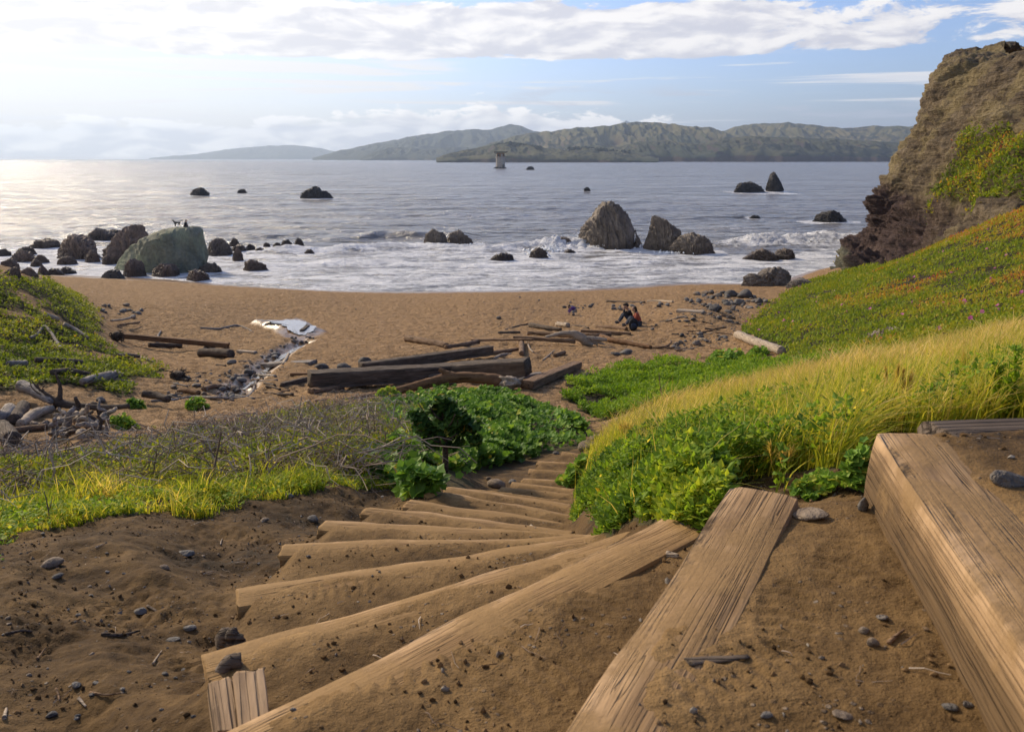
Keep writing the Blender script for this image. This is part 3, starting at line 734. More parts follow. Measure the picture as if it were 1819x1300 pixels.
def crest(pts, h, foam, wid, back=2.2):
    global WZ, FOAM
    q = np.array([at_z(a, b, 0)[:2] for a, b in pts]); J = slice(0, int(np.searchsorted(yw, 260)))
    WX, WY = WX_[J], WY_[J]
    cy = np.interp(WX, q[:, 0], q[:, 1]); ins = smooth(q[0, 0] - 6, q[0, 0] + 5, WX) * smooth(q[-1, 0] + 6, q[-1, 0] - 5, WX)
    e = WY - cy + 1.6 * fbm2(WX * .09, WX * 0 + h, 3, int(h * 97))
    prof = np.where(e < 0, np.exp(-(e / wid) ** 2), np.exp(-(e / (wid * back)) ** 2)) * ins
    hh = h * (.75 + .5 * fbm2(WX * .2, WY * .02, 2, 4))
    WZ[J] += prof * hh
    if foam > 0:
        fm = np.where(e < 0, np.exp(-(e / (wid * 2.0)) ** 2), np.exp(-(e / (wid * 1.0)) ** 2)) * ins
        WZ[J] += fm * .35 * h * np.abs(fbm2(WX * .9, WY * .9, 3, 19))
        FOAM[J] = np.maximum(FOAM[J], foam * fm)
    else: FOAM[J] *= (1 - .95 * np.exp(-((e + wid * .3) / (wid * 1.5)) ** 2) * ins)
crest([(1275, 437), (1330, 432), (1400, 431), (1470, 428), (1560, 424)], 1.5, 1.0, 3.0)
crest([(600, 424), (680, 421), (760, 421), (850, 424)], 1.0, 0, 2.6)
crest([(330, 412), (440, 419), (560, 420)], .5, 0, 2.6)
crest([(460, 449), (560, 446), (680, 441), (760, 440), (860, 444), (940, 440), (1030, 436)], .75, .95, 2.2)
crest([(380, 474), (520, 470), (700, 468), (900, 474), (1080, 470), (1200, 464)], .35, .85, 1.8)
crest([(640, 491), (800, 492), (1000, 490), (1250, 480), (1420, 474)], .25, .7, 1.5)
crest([(330, 500), (430, 497), (560, 505), (650, 506)], .15, .75, 1.3)
crest([(60, 408), (160, 402), (260, 398)], .3, 0, 3)
# ---------------------------------------------------------------- rocks
def profile_rock(name, label, prof, base_py, mat, d=None, z0=0.0, thick=.75, seed=1, rough=.07, group=None, lean=0.0, cat='rock', sink=.5, facets=10, cut=(.62, .92), grit=1.0):
    """boulder whose skyline follows prof = [(px, py), ...]; built as a body of real width, height and thickness"""
    prof = sorted(prof)
    if d is None: d = at_z(prof[len(prof) // 2][0], base_py, z0)[1]
    q = np.array([at(px, py, d) for px, py in prof])
    x0, x1 = q[0, 0], q[-1, 0]; W = x1 - x0
    nx, na = 72, 44
    t = np.linspace(0, 1, nx); xs = x0 + W * (.5 - .5 * np.cos(t * math.pi))
    h = np.interp(xs, q[:, 0], q[:, 2]) - z0
    endf = np.sqrt(np.clip(1 - (2 * (xs - x0) / W - 1) ** 2, 0, 1)) ** .8
    hm = max(h.max(), .1)
    th = thick * W * .5 * endf * (.35 + .65 * np.clip(h / hm, 0, 1) ** .5)
    a = np.linspace(0, 2 * math.pi, na, endpoint=False)
    ca, sa = np.cos(a), np.sin(a)
    V = np.zeros((nx, na, 3)); V[:, :, 0] = xs[:, None]
    V[:, :, 1] = d + th[:, None] * np.sign(ca) * np.abs(ca) ** .75 + lean * h[:, None]
    up = np.where(sa > 0, np.sign(sa) * np.abs(sa) ** .8, sa)
    V[:, :, 2] = z0 + np.where(sa[None] > 0, up[None] * np.maximum(h, .02)[:, None], sa[None] * sink * endf[:, None])
    V = V.reshape(-1, 3); C = np.array(((x0 + x1) / 2, d, z0))
    L = max(W, hm)
    P = (V - C) / L
    n = .55 * fbm3(P * 2.6 + seed * 7.7, 5, seed, .55) + .45 * (fbm3(P * 3.4 + seed, 4, seed + 4, .5, True) - .6)
    N = (V - C - np.array((0, 0, hm * .25))); N /= np.linalg.norm(N, axis=1, keepdims=True) + 1e-9
    V = V + N * (n * rough * L)[:, None]
    rr_ = np.random.default_rng(seed + 5)
    for _ in range(facets):
        k_ = np.array((rr_.normal(0, .75), rr_.choice((-1, -1, 1)), abs(rr_.normal(0, .45)))); k_ /= np.linalg.norm(k_)
        s_ = (V - C) @ k_; lim = s_.max() * rr_.uniform(*cut); o_ = np.clip(s_ - lim, 0, None)
        V = V - (o_ * .95)[:, None] * k_
    P = (V - C) / L; V = V + N * (.040 * grit * L * fbm3(P * 11 + seed, 3, seed + 8, .6, True))[:, None] - N * .018 * grit * L
    me = mesh(name, V - C, [grid_faces(nx, na, True)], mat, None, False)
    o = obj(name, me, loc=C)
    return tag(o, label, cat, group)

def blob_prof(cx, w, top, base, seed):
    """a low irregular boulder skyline"""
    r = np.random.default_rng(seed); t = np.linspace(0, 1, 9)
    pk = r.uniform(.35, .65)
    hgt = np.sin(math.pi * t ** (math.log(.5) / math.log(pk))) ** r.uniform(.5, .75) * (1 + r.uniform(-.16, .06, 9))
    hgt[0] = hgt[-1] = 0; hgt /= hgt.max()
    return [(cx - w / 2 + w * a, base - (base - top) * b) for a, b in zip(t, hgt)]

SEA_ROCKS = []
def sea_rock(cx, w, top, base, label, mat=None, seed=None, group=None, thick=.8, prof=None, **kw):
    seed = seed or int(cx * 3 + top) % 997
    pr = prof or blob_prof(cx, w, top, base, seed)
    z0 = kw.pop('z0', None)
    if z0 is None:
        p = at_z(cx, base, 0); z0 = 0.0
        g_ = G(cx, base)
        if g_[2] > .05: z0 = g_[2] - .05
    p = at_z(cx, base, z0)
    d = p[1] + thick * .35 * w * p[1] / FPX
    o = profile_rock('sea_rock', label, pr, base, mat or R_SEA, d=d, z0=z0, thick=thick, seed=seed, group=group, **kw)
    SEA_ROCKS.append((o.location.x, o.location.y, w * d / FPX * .5, thick))
    return o

GL = 'rocks in the surf by the big green boulder'
sea_rock(280, 170, 404, 484, 'huge smooth green grey boulder at the water edge with a person and dog on top', R_GREEN, 5,
         facets=2, grit=.28, prof=[(193, 488), (203, 473), (220, 455), (240, 438), (262, 424), (285, 413), (310, 406), (338, 403), (348, 404), (355, 413), (361, 436), (366, 462), (368, 478)], thick=.62, rough=.042, group=None)
sea_rock(228, 84, 402, 462, 'tall dark brown rock just behind the big green boulder', R_BROWN, 11,
         prof=[(186, 455), (193, 441), (205, 430), (218, 412), (228, 405), (246, 401), (258, 406), (272, 416), (280, 440)], thick=.7, rough=.06, z0=0)
rows = [
 (133, 80, 423, 462, 'broad brown boulder, the largest left of the tall rock by the green boulder', R_BROWN),
 (184, 61, 408, 428, 'wide dark rock washed by foam behind the brown boulders', R_SEA),
 (208, 34, 409, 418, 'low black rock tailing off the wide dark rock in foam', R_SEA),
 (80, 56, 426, 441, 'flat dark rock behind the broad brown boulder, nearer the open sea', R_SEA),
 (42, 47, 447, 466, 'rounded brown boulder between the flat dark rock and the sand', R_BROWN),
 (8, 22, 442, 455, 'small dark rock at the very edge of the rock field by the sea', R_SEA),
 (47, 37, 440, 451, 'low dark rock just seaward of the rounded brown boulder', R_SEA),
 (70, 33, 454, 468, 'dull brown rock beside the broad brown boulder', R_BROWN),
 (17, 34, 461, 475, 'low brown rock below the rounded boulder near the frame edge', R_BROWN),
 (65, 22, 463, 474, 'small grey brown rock standing in the shallow pool before the boulders', R_BROWN),
 (119, 34, 455, 471, 'brown rock in front of the broad brown boulder', R_BROWN),
 (164, 31, 445, 467, 'reddish brown rock between broad boulder and green boulder', R_BROWN),
 (205, 38, 440, 470, 'brown boulder leaning against the seaward foot of the green boulder', R_BROWN),
 (192, 22, 455, 471, 'small rusty brown rock at the tapering end of the green boulder', R_BROWN),
 (20, 34, 475, 494, 'brown rock on the sand at the edge of the rock field', R_BROWN),
 (51, 28, 477, 491, 'low dark rock in the row lying along the sand, next to its brown end rock', R_BROWN),
 (77, 24, 472, 489, 'upright dark rock in the middle of the row along the sand', R_BROWN),
 (98, 27, 478, 489, 'flat dark rock after the upright one in the row along the sand', R_SEA),
 (120, 30, 476, 487, 'last low rock of the row along the sand, towards the green boulder', R_SEA),
 (199, 42, 480, 495, 'purple black flat rock on sand at the thin end of the green boulder', R_DARK),
 (240, 40, 462, 492, 'dark pointed rock pressed against the beach side of the green boulder', R_BROWN),
 (290, 52, 471, 492, 'brown flat topped rock at the foot of the green boulder', R_BROWN),
 (351, 42, 480, 501, 'square brown rock on wet sand before the steep end of the green boulder', R_BROWN),
 (373, 44, 467, 484, 'wet blue black rock at the steep end of the green boulder', R_SEA),
 (388, 48, 423, 455, 'domed dark rock in the surf beyond the steep end of the green boulder', R_SEA),
 (417, 20, 424, 438, 'small round rock touching the domed dark rock', R_SEA),
 (424, 28, 436, 448, 'low rock behind the upright brown stone in the surf', R_SEA),
 (422, 20, 439, 464, 'upright brown stone standing like a tooth in the foam', R_BROWN),
 (446, 17, 434, 445, 'small knobbly black rock in foam beyond the upright stone', R_SEA),
 (462, 22, 441, 449, 'flat black rock awash beyond the upright stone', R_SEA),
 (491, 14, 430, 439, 'little round black rock alone in the foam', R_SEA),
 (509, 20, 427, 436, 'low black rock beside the pair farthest out in the foam', R_SEA),
 (529, 20, 422, 441, 'jagged black rock at the outer end of the scattered surf rocks', R_SEA),
 (453, 44, 463, 481, 'smooth oval boulder alone in the shallows beside the green boulder', R_BROWN),
 (549, 18, 443, 451, 'small black rock, farthest along the foam toward the rock pair', R_SEA),
 (474, 12, 431, 438, 'tiny black rock peeking out of the foam', R_SEA),
 (400, 18, 448, 456, 'small flat rock at the foot of the domed dark rock', R_SEA),
 (774, 44, 409, 439, 'angular dark rock of the pair in the middle surf', R_STACK),
 (818, 48, 411, 436, 'rounded dark rock of the pair in the middle surf', R_STACK),
 (892, 46, 452, 463, 'flat dark ledge awash in white surf in front of the sea stack', R_SEA),
 (958, 34, 442, 459, 'dark rock with spray breaking over it beside the sea stack', R_SEA),
 (1001, 32, 423, 441, 'dark rock half hidden in spray at the foot of the sea stack', R_SEA),
 (1012, 26, 444, 452, 'low wet ledge in foam just before the sea stack', R_SEA),
 (1328, 54, 326, 342, 'long dark reef lying beside the pointed spire far out', R_BLACK),
 (1473, 62, 378, 396, 'smooth black rock alone in calm water near the cliff', R_BLACK),
 (1340, 19, 383, 388, 'tiny dark rock between the sea stack and the cliff', R_BLACK),
 (1350, 66, 446, 463, 'flat dark rock in the surf near the cliff foot', R_SEA),
 (1393, 48, 444, 461, 'dark rock touching the flat one near the cliff foot', R_SEA),
 (1043, 12, 333, 341, 'tiny pointed rock far out beyond the sea stack', R_BLACK),
 (355, 34, 335, 348, 'dark hump of rock far out, one of two close together', R_BLACK),
 (430, 16, 337, 343, 'tiny dark rock far out, smaller of two close together', R_BLACK),
 (563, 58, 337, 354, 'craggy dark islet far out with a bumpy skyline', R_BLACK),
 (942, 14, 296, 302, 'small black rock beside the old lighthouse tower', R_BLACK)]
for cx, w_, tp, bs, lab, mt in rows:
    sea_rock(cx, w_, tp, bs, lab, mt, rough=.105, group=GL if cx < 560 and bs > 400 else None)
sea_rock(1085, 107, 360, 443, 'tall pyramid sea stack with white water running down its flank', R_STACK, 21,
         prof=[(1027, 436), (1031, 418), (1039, 401), (1055, 388), (1062, 376), (1071, 364), (1084, 359), (1096, 360), (1108, 369), (1121, 383), (1136, 401), (1135, 418), (1124, 432), (1121, 442)], thick=.85, rough=.075, facets=11, cut=(.62, .92))
sea_rock(1182, 86, 383, 447, 'steep dark rock next to the tall sea stack, sloping away to one side', R_STACK, 23,
         prof=[(1139, 438), (1142, 410), (1146, 392), (1155, 383), (1166, 386), (1182, 396), (1200, 407), (1216, 416), (1225, 432)], thick=.8, rough=.07, facets=10, cut=(.62, .92))
sea_rock(1231, 74, 417, 453, 'lower lumpy rock leaning on the steep dark rock', R_STACK, 25,
         prof=[(1192, 447), (1201, 430), (1214, 421), (1232, 417), (1247, 422), (1259, 428), (1267, 446)], thick=.8, rough=.08, facets=10, cut=(.62, .92))
sea_rock(1376, 28, 307, 341, 'slim pointed black spire of rock far out at sea', R_BLACK, 27,
         prof=[(1362, 341), (1364, 326), (1368, 317), (1370, 310), (1375, 306), (1379, 314), (1383, 321), (1388, 331), (1391, 341)], thick=.9, rough=.06, facets=0)
tag(profile_rock('beach_boulder', 'large light grey boulder on the sand below the ice plant slope', [(1322, 505), (1326, 492), (1340, 487), (1352, 490), (1366, 482), (1384, 478), (1396, 484), (1404, 490), (1409, 505)], 509, R_BEACH, d=G(1365, 509)[1] + 1.2, z0=G(1365, 509)[2] - .1, thick=.7, seed=31, rough=.05), cat='rock')
tag(profile_rock('beach_boulder', 'low grey boulder between the large light boulder and the slope', [(1400, 508), (1410, 499), (1424, 496), (1440, 500), (1450, 508)], 509, R_BEACH, d=G(1425, 510)[1] + .8, z0=G(1425, 510)[2] - .1, thick=.8, seed=33, rough=.06), cat='rock')

# foam around every rock that stands in the surf
_fn = .25 * fbm2(WX * .3, WY * .2, 2, 61)
for rx, ry, rw, tk in SEA_ROCKS:
    j = slice(*np.searchsorted(yw, (ry - rw * 3 - 8, ry + rw * 3 + 8)))
    dd = np.hypot((WX[j] - rx) / (rw * 1.25 + .6), (WY[j] - ry) / (rw * tk * 1.2 + 1.2))
    amt = .95 if 75 < ry < 175 else (.6 if ry < 400 else .45)
    FOAM[j] = np.maximum(FOAM[j], amt * smooth(1.45, .95, dd + _fn[j]))
rk = at_z(1010, 440, 0); dd = np.hypot((WX - rk[0]) / 6.5, (WY - rk[1]) / 5.0)
FOAM = np.maximum(FOAM, smooth(1.3, .5, dd)); WZ += .9 * smooth(1.2, .2, dd) * (.6 + fbm2(WX * .9, WY * .7, 4, 71))
# water thrown up where the swell meets the rocks
def spray(cx, cy, wpx, hpx, n, seed):
    c = at_z(cx, cy, 0); s = c[1] / FPX; r = np.random.default_rng(seed)
    t = r.random(n) ** 1.7; a = r.normal(0, .42, n) * (1 - .5 * t)
    q_ = np.stack([c[0] + (a * wpx + .25 * wpx * t * np.sin(seed)) * s, c[1] + r.normal(0, .8, n), t * hpx * s * (1 - np.abs(a) * .7) + .1], -1)
    sz = r.uniform(.03, .20, n) * (1.15 - t); V0, F0 = ico(1)
    V = V0[None] * sz[:, None, None] * (1 + .3 * r.normal(size=(n, len(V0), 1))) + q_[:, None]
    return V.reshape(-1, 3), (F0[None] + (np.arange(n) * len(V0))[:, None, None]).reshape(-1, 3)
_mb = MB()
for _a in ((1000, 437, 34, 20, 700, 1), (975, 446, 40, 13, 500, 2), (1030, 432, 26, 22, 450, 3), (1128, 438, 22, 20, 350, 4), (955, 452, 22, 10, 250, 5), (1075, 442, 40, 9, 350, 6), (1215, 450, 60, 6, 250, 7), (1400, 432, 150, 8, 700, 8), (840, 438, 50, 5, 200, 9)):
    _mb.add(*spray(*_a))
def _spr(g): g.out(g.pbr((.86, .88, .90), .7, None, .2))
tag(obj('sea_spray', _mb.me('sea_spray', material('white_spray', _spr))), kind='stuff')
rk = at_z(1360, 343, 0); FOAM = np.maximum(FOAM, .62 * smooth(1.2, .5, np.hypot((WX - rk[0]) / 17, (WY - rk[1]) / 26)))
rk = at_z(1300, 410, 0); FOAM = np.maximum(FOAM, .45 * smooth(1.3, .4, np.hypot((WX - rk[0]) / 22, (WY - rk[1]) / 20)))

def _sea(g):
    p = g.pos(); x, y, z = g.sep(p)[:3]
    f = g.attr('foam')
    streak = g.noise(g.scale(p, (.16, .42, .3)), 1.0, 7, .66, .6)
    lace = g.noise(g.scale(p, (.9, 1.5, .5)), 1.0, 6, .68, .8)
    pat = g.m('ADD', g.m('MULTIPLY', streak, .6), g.m('MULTIPLY', lace, .4))
    k = g.ss(g.m('ADD', pat, g.m('MULTIPLY', f, .62)), .77, .96)
    k = g.m('MULTIPLY', k, g.ss(f, .02, .12))
    far = g.ss(y, 150.0, 900.0)
    h1 = g.noise(g.scale(p, (.35, .55, .3)), 1.0, 6, .66, .4)
    h2 = g.noise(g.scale(p, (.045, .11, .1)), 1.0, 5, .6, .3)
    h25 = g.noise(g.scale(p, (.013, .042, .1)), 1.0, 4, .6, .3)
    h3 = g.noise(g.scale(p, (.006, .022, .1)), 1.0, 5, .62, .3)
    h = g.m('ADD', g.m('MULTIPLY', h1, .75), g.m('ADD', g.m('ADD', g.m('MULTIPLY', h2, 4.6), g.m('MULTIPLY', h25, 9.0)), g.m('MULTIPLY', g.m('MULTIPLY', h3, far), 9.0)))
    n = g.bump(h, 1.0, 1.0)
    wat = g.pbr(g.mix(g.ss(y, 80.0, 220.0), (.190, .178, .160), (.185, .173, .158)), .20, n, .5, IOR=1.33)
    fc = g.mix(g.ss(pat, .36, .62), (.44, .46, .51), (.86, .87, .89))
    fo = g.pbr(fc, .8, g.bump(g.m('ADD', lace, streak), .8, .9), .2)
    g.out(g.new('ShaderNodeMixShader', {0: k, 1: wat, 2: fo}).outputs[0])
M_SEA = material('sea_water', _sea)
tag(obj('sea', mesh('sea', np.stack([WX, WY, WZ], -1).reshape(-1, 3), grid_faces(NRW, NCW), M_SEA, {'foam': np.clip(FOAM, 0, 1).ravel()})), kind='structure')

# ---------------------------------------------------------------- cliff of the headland (structure): lofted from a net of measured points
def loft(net, nu, nv):
    A = np.stack([resample(r, nv) for r in net])
    return np.stack([resample(A[:, j], nu) for j in range(nv)], 1)
rows_ = [  # from the crest down; each row runs from behind the skyline round to the near side
 [at(1870, 80, 150), at(1780, 80, 112), at(1819, 84, 92), at(1870, 70, 80), at(1960, 30, 74), at(2150, -60, 66)],
 [at(1760, 110, 150), at(1692, 97, 106), at(1740, 120, 90), at(1800, 130, 80), at(1900, 120, 72), at(2150, 60, 62)],
 [at(1740, 180, 150), at(1656, 136, 104), at(1690, 180, 89), at(1750, 200, 79), at(1860, 200, 68), at(2150, 150, 58)],
 [at(1690, 270, 148), at(1619, 226, 102), at(1650, 250, 88), at(1720, 270, 78), at(1830, 260, 66), at(2150, 230, 54)],
 [at(1650, 330, 146), at(1582, 300, 100), at(1620, 315, 87), at(1690, 330, 76), at(1810, 320, 63), at(2150, 290, 50)],
 [at(1620, 390, 144), at(1546, 358, 98), at(1580, 375, 86), at(1660, 385, 72), at(1800, 372, 58), at(2150, 340, 46)],
 [at(1600, 420, 142), at(1541, 402, 96), at(1560, 425, 84), at(1640, 430, 68), at(1780, 410, 54), at(2150, 380, 42)],
 [at(1570, 440, 140), at(1506, 434, 94), at(1520, 452, 82), at(1620, 470, 62), at(1780, 430, 50), at(2150, 420, 38)],
 [at(1540, 460, 136), at(1470, 486, 92), at(1490, 500, 80), at(1620, 500, 58), at(1780, 460, 46), at(2150, 460, 35)]]
NU, NV = 330, 400
CL = loft(rows_, NU, NV).reshape(-1, 3)
CP3 = CL.copy()
e = np.gradient(CL.reshape(NU, NV, 3), axis=0), np.gradient(CL.reshape(NU, NV, 3), axis=1)
N_ = np.cross(e[1], e[0]).reshape(-1, 3); N_ /= np.linalg.norm(N_, axis=1, keepdims=True) + 1e-9
if N_[NU // 2 * NV + NV // 2][1] > 0: N_ = -N_
pz = (CZ - CL[:, 2]); hgt = CL[:, 2]
strat = np.stack([CL[:, 0] * .10 + CL[:, 2] * .05, CL[:, 1] * .10, CL[:, 2] * .40 - CL[:, 0] * .16], -1)
rk1 = fbm3(CL * .11 + 4.4, 4, 3); rk2 = fbm3(strat * 1.4 + 2.2, 5, 5, .55, True) - .6; rk3 = fbm3(CL * .75 + 1.1, 4, 8)
vv = np.tile(np.linspace(0, 1, NV), NU); uu_ = np.repeat(np.linspace(0, 1, NU), NV)
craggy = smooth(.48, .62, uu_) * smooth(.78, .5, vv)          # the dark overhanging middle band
rk4 = fbm3(strat * 4.2 + 7.7, 3, 15, .55, True) - .55
CLV = CL + N_ * (1.0 * rk1 + (.55 + .45 * craggy) * rk2 + (.26 + .25 * craggy) * rk3 + (.14 + .14 * craggy) * rk4)[:, None]
greenband = smooth(.24, .36, uu_ + .05 * fbm3(CL * .16, 3, 22)) * smooth(.66, .50, uu_ - .04 * fbm3(CL * .2, 3, 23)) * smooth(.42, .60, vv + .07 * fbm3(CL * .1, 3, 24))
def _cliff(g):
    p = g.pos()
    st = g.noise(g.new('ShaderNodeMapping', {'Vector': p, 'Rotation': (0, .55, 0), 'Scale': (.10, .12, 1.0)}).outputs[0], 1.0, 7, .65, .5)
    a, b = g.noise(p, .16, 6, .6), g.noise(p, 1.5, 6, .65)
    m_ = g.m('ADD', g.m('MULTIPLY', st, .5), g.m('ADD', g.m('MULTIPLY', a, .25), g.m('MULTIPLY', b, .25)))
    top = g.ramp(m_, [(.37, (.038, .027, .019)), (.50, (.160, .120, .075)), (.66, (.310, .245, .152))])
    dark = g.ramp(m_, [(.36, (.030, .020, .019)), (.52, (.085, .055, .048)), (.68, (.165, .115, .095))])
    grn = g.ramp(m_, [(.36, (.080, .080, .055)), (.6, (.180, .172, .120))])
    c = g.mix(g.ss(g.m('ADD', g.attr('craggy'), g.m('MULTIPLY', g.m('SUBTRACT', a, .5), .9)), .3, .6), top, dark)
    c = g.mix(g.ss(g.m('ADD', g.attr('low'), g.m('MULTIPLY', g.m('SUBTRACT', a, .5), .8)), .45, .75), c, grn)
    dry = g.m('MULTIPLY', g.ss(g.m('ADD', a, g.m('MULTIPLY', b, .3)), .60, .72), g.m('SUBTRACT', 1.0, g.attr('craggy')))
    c = g.mix(g.m('MULTIPLY', dry, .6), c, (.26, .205, .095))
    c = g.mix(g.ss(g.m('ADD', g.attr('veg'), g.m('MULTIPLY', g.m('SUBTRACT', b, .5), .8)), .5, .8), c, g.ramp(b, [(.3, (.060, .050, .020)), (.7, (.150, .120, .040))]))
    h = g.m('ADD', st, g.m('MULTIPLY', b, .5))
    g.out(g.pbr(c, .9, g.bump(h, 1.6, 1.0), .2))
M_CLIFF = material('headland_rock', _cliff)
low = smooth(.80, .95, uu_) * smooth(.6, .3, vv)
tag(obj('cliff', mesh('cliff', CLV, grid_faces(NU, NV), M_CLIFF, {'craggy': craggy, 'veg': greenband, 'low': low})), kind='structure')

# ---------------------------------------------------------------- far hills across the water
def hill(name, prof, D, depth, mat, seed, steep=.6, amp=.4, sc=1.0, nx=520, nr=110, cliffy=0.0):
    q = np.array(prof, float)
    xs = np.array([at(a, b, D)[0] for a, b in q]); zs = np.array([at(a, b, D)[2] for a, b in q])
    X = np.linspace(xs[0], xs[-1], nx); H = np.interp(X, xs, zs); 
    k = np.ones(9) / 9; H = np.convolve(np.pad(H, 4, mode='edge'), k, 'valid')
    H += .028 * H.max() * fbm2(X / (depth * .10), X * 0, 4, seed) * smooth(0, .2 * H.max(), H)
    H = np.maximum(H, -2)
    v = np.concatenate([np.linspace(0, 1, int(nr * .75)), np.linspace(1.03, 1.5, nr - int(nr * .75))])
    foot = .25 * fbm2(X / (depth * .55), X * 0 + 2, 3, seed + 5)[None]
    Y = D - depth * (1 - v[:, None]) * (1 + foot * (v[:, None] < 1)); XX = np.repeat(X[None], len(v), 0)
    XX = XX * (Y / D)
    sh = np.where(v <= 1, v ** steep, 1 - (v - 1) * 1.2)
    wgt = np.where(v <= 1, np.sin(np.clip(v, 0, 1) * math.pi) ** .7, 0)[:, None]
    sp = .88 * (1 - 2 * np.abs(fbm2(XX / (depth * .34 * sc) + .3 * Y / depth, Y / (depth * .9), 4, seed + 1, .55))) + .14 * (1 - 2 * np.abs(fbm2(XX / (depth * .13 * sc), Y / (depth * .30), 3, seed + 3, .5)))
    Zh = H[None] * sh[:, None] * (1 + amp * 1.1 * wgt * (sp - .62))
    if cliffy: Zh = np.maximum(Zh, cliffy * H[None] * smooth(0, .08, v)[:, None] * (.6 + .5 * fbm2(XX / (depth * .25), Y / depth, 3, seed + 9)))
    Zh = np.where(v[:, None] == 0, -3, Zh)
    return tag(obj(name, mesh(name, np.stack([XX, Y, Zh], -1).reshape(-1, 3), grid_faces(len(v), nx), mat)), kind='structure')
def hill_mat(name, grass_a, grass_b, scrub, cliff, sc):
    def f(g):
        p = g.pos(); nz = g.sep(g.new('ShaderNodeNewGeometry').outputs['Normal'])[2]
        a, b = g.noise(p, .0022 * sc, 6, .6), g.noise(p, .012 * sc, 6, .65)
        c = g.mix(g.ss(g.m('ADD', a, g.m('MULTIPLY', b, .4)), .55, .85), grass_a, grass_b)
        c = g.mix(g.ss(g.m('ADD', b, g.m('MULTIPLY', a, .6)), .78, .90), c, scrub)
        z = g.sep(p)[2]
        c = g.mix(g.m('MULTIPLY', g.ss(g.m('ADD', nz, g.m('MULTIPLY', b, .22)), .90, .70), g.ss(z, 170.0, 60.0)), c, g.mix(b, tuple(q * .6 for q in cliff), tuple(q * 1.3 for q in cliff)))
        g.out(g.pbr(c, .95, g.bump(b, 12.0 / sc, .5), .1))
    return material(name, f)
H_NEAR = hill_mat('near_headland_hills', (.036, .046, .026), (.105, .096, .048), (.010, .018, .014), (.048, .034, .034), 1.0)
H_MID = hill_mat('mid_headland_hills', (.058, .066, .028), (.180, .150, .070), (.016, .026, .015), (.080, .052, .040), .8)
H_FAR = hill_mat('far_mountains', (.030, .040, .026), (.050, .058, .036), (.018, .028, .020), (.08, .07, .06), .4)
hill('hill', [(775, 281), (800, 272), (850, 262), (878, 257), (905, 252), (925, 254), (948, 259), (968, 263), (1000, 266), (1040, 262), (1090, 268), (1130, 272), (1170, 281)], 3300, 420, H_NEAR, 3, .42, .30, .8, cliffy=.35)
hill('hill', [(860, 280), (940, 274), (1010, 262), (1060, 258), (1100, 262), (1130, 252), (1180, 249), (1215, 254), (1240, 256), (1290, 245), (1340, 242), (1400, 245), (1440, 246), (1500, 248), (1560, 252), (1640, 256), (1700, 262)], 4000, 520, H_NEAR, 7, .40, .34, .7, cliffy=.45)
hill('hill', [(800, 276), (850, 262), (900, 246), (930, 238), (985, 233), (1030, 227), (1080, 224), (1118, 218), (1150, 217), (1190, 220), (1225, 226), (1262, 226), (1300, 240), (1360, 246), (1430, 252), (1500, 258), (1600, 262)], 5200, 900, H_MID, 11, .62, .42, .6)
hill('hill', [(1230, 260), (1270, 238), (1310, 224), (1350, 220), (1400, 219), (1450, 223), (1500, 228), (1540, 225), (1590, 224), (1650, 226), (1750, 230)], 6000, 1100, H_MID, 13, .60, .36, .6)
hill('mountain', [(1085, 240), (1098, 222), (1112, 214), (1122, 219), (1140, 232), (1160, 246)], 15000, 2000, H_FAR, 19, .8, .3)
hill('mountain', [(555, 281), (580, 274), (620, 264), (660, 256), (700, 249), (740, 241), (780, 235), (830, 230), (870, 231), (905, 220), (950, 232), (1000, 244), (1060, 262)], 9000, 1500, H_FAR, 23, .7, .35)
hill('mountain', [(640, 281), (665, 270), (690, 262), (720, 262), (760, 266), (800, 262), (850, 262), (900, 270)], 7200, 700, H_FAR, 29, .5, .35)
hill('mountain', [(265, 281), (310, 277), (350, 274), (400, 266), (440, 262), (480, 259), (520, 258), (560, 262), (600, 270), (640, 281)], 17000, 1800, H_FAR, 31, .7, .25)
# ---------------------------------------------------------------- timbers of the stair
STEP_LABELS = [
 'top timber of the stair, a thick squared beam beside a grey stone', 'second timber from the top, its pale grooved end sticking up beside the small plants',
 'third timber from the top, split at its raised end beside the green leaves', 'fourth timber from the top, with a rotten blackened hollow at its low end',
 'fifth timber from the top, sandy, with a squared low end standing out of the dirt', 'sixth timber from the top, its low end just above a little white pebble',
 'seventh timber from the top, thin and nearly buried in sand', 'eighth timber from the top, with a blunt dark end block',
 'ninth timber from the top, with a dark gap under its chipped end', 'tenth timber from the top, with a slanting pointed end',
 'eleventh timber from the top, close above the next', 'twelfth timber from the top, just above the brown mound stone',
 'thirteenth timber from the top, half buried, next to the blue grey stone', 'fourteenth timber from the top, a thin sandy edge past the blue grey stone',
 'fifteenth timber from the top, a faint edge in the sand beside the thicket', 'sixteenth timber from the top, almost wholly buried in sand',
 'seventeenth timber from the top, almost wholly buried near the foot of the stair', 'lowest timber at the foot of the stair by a sand heap']
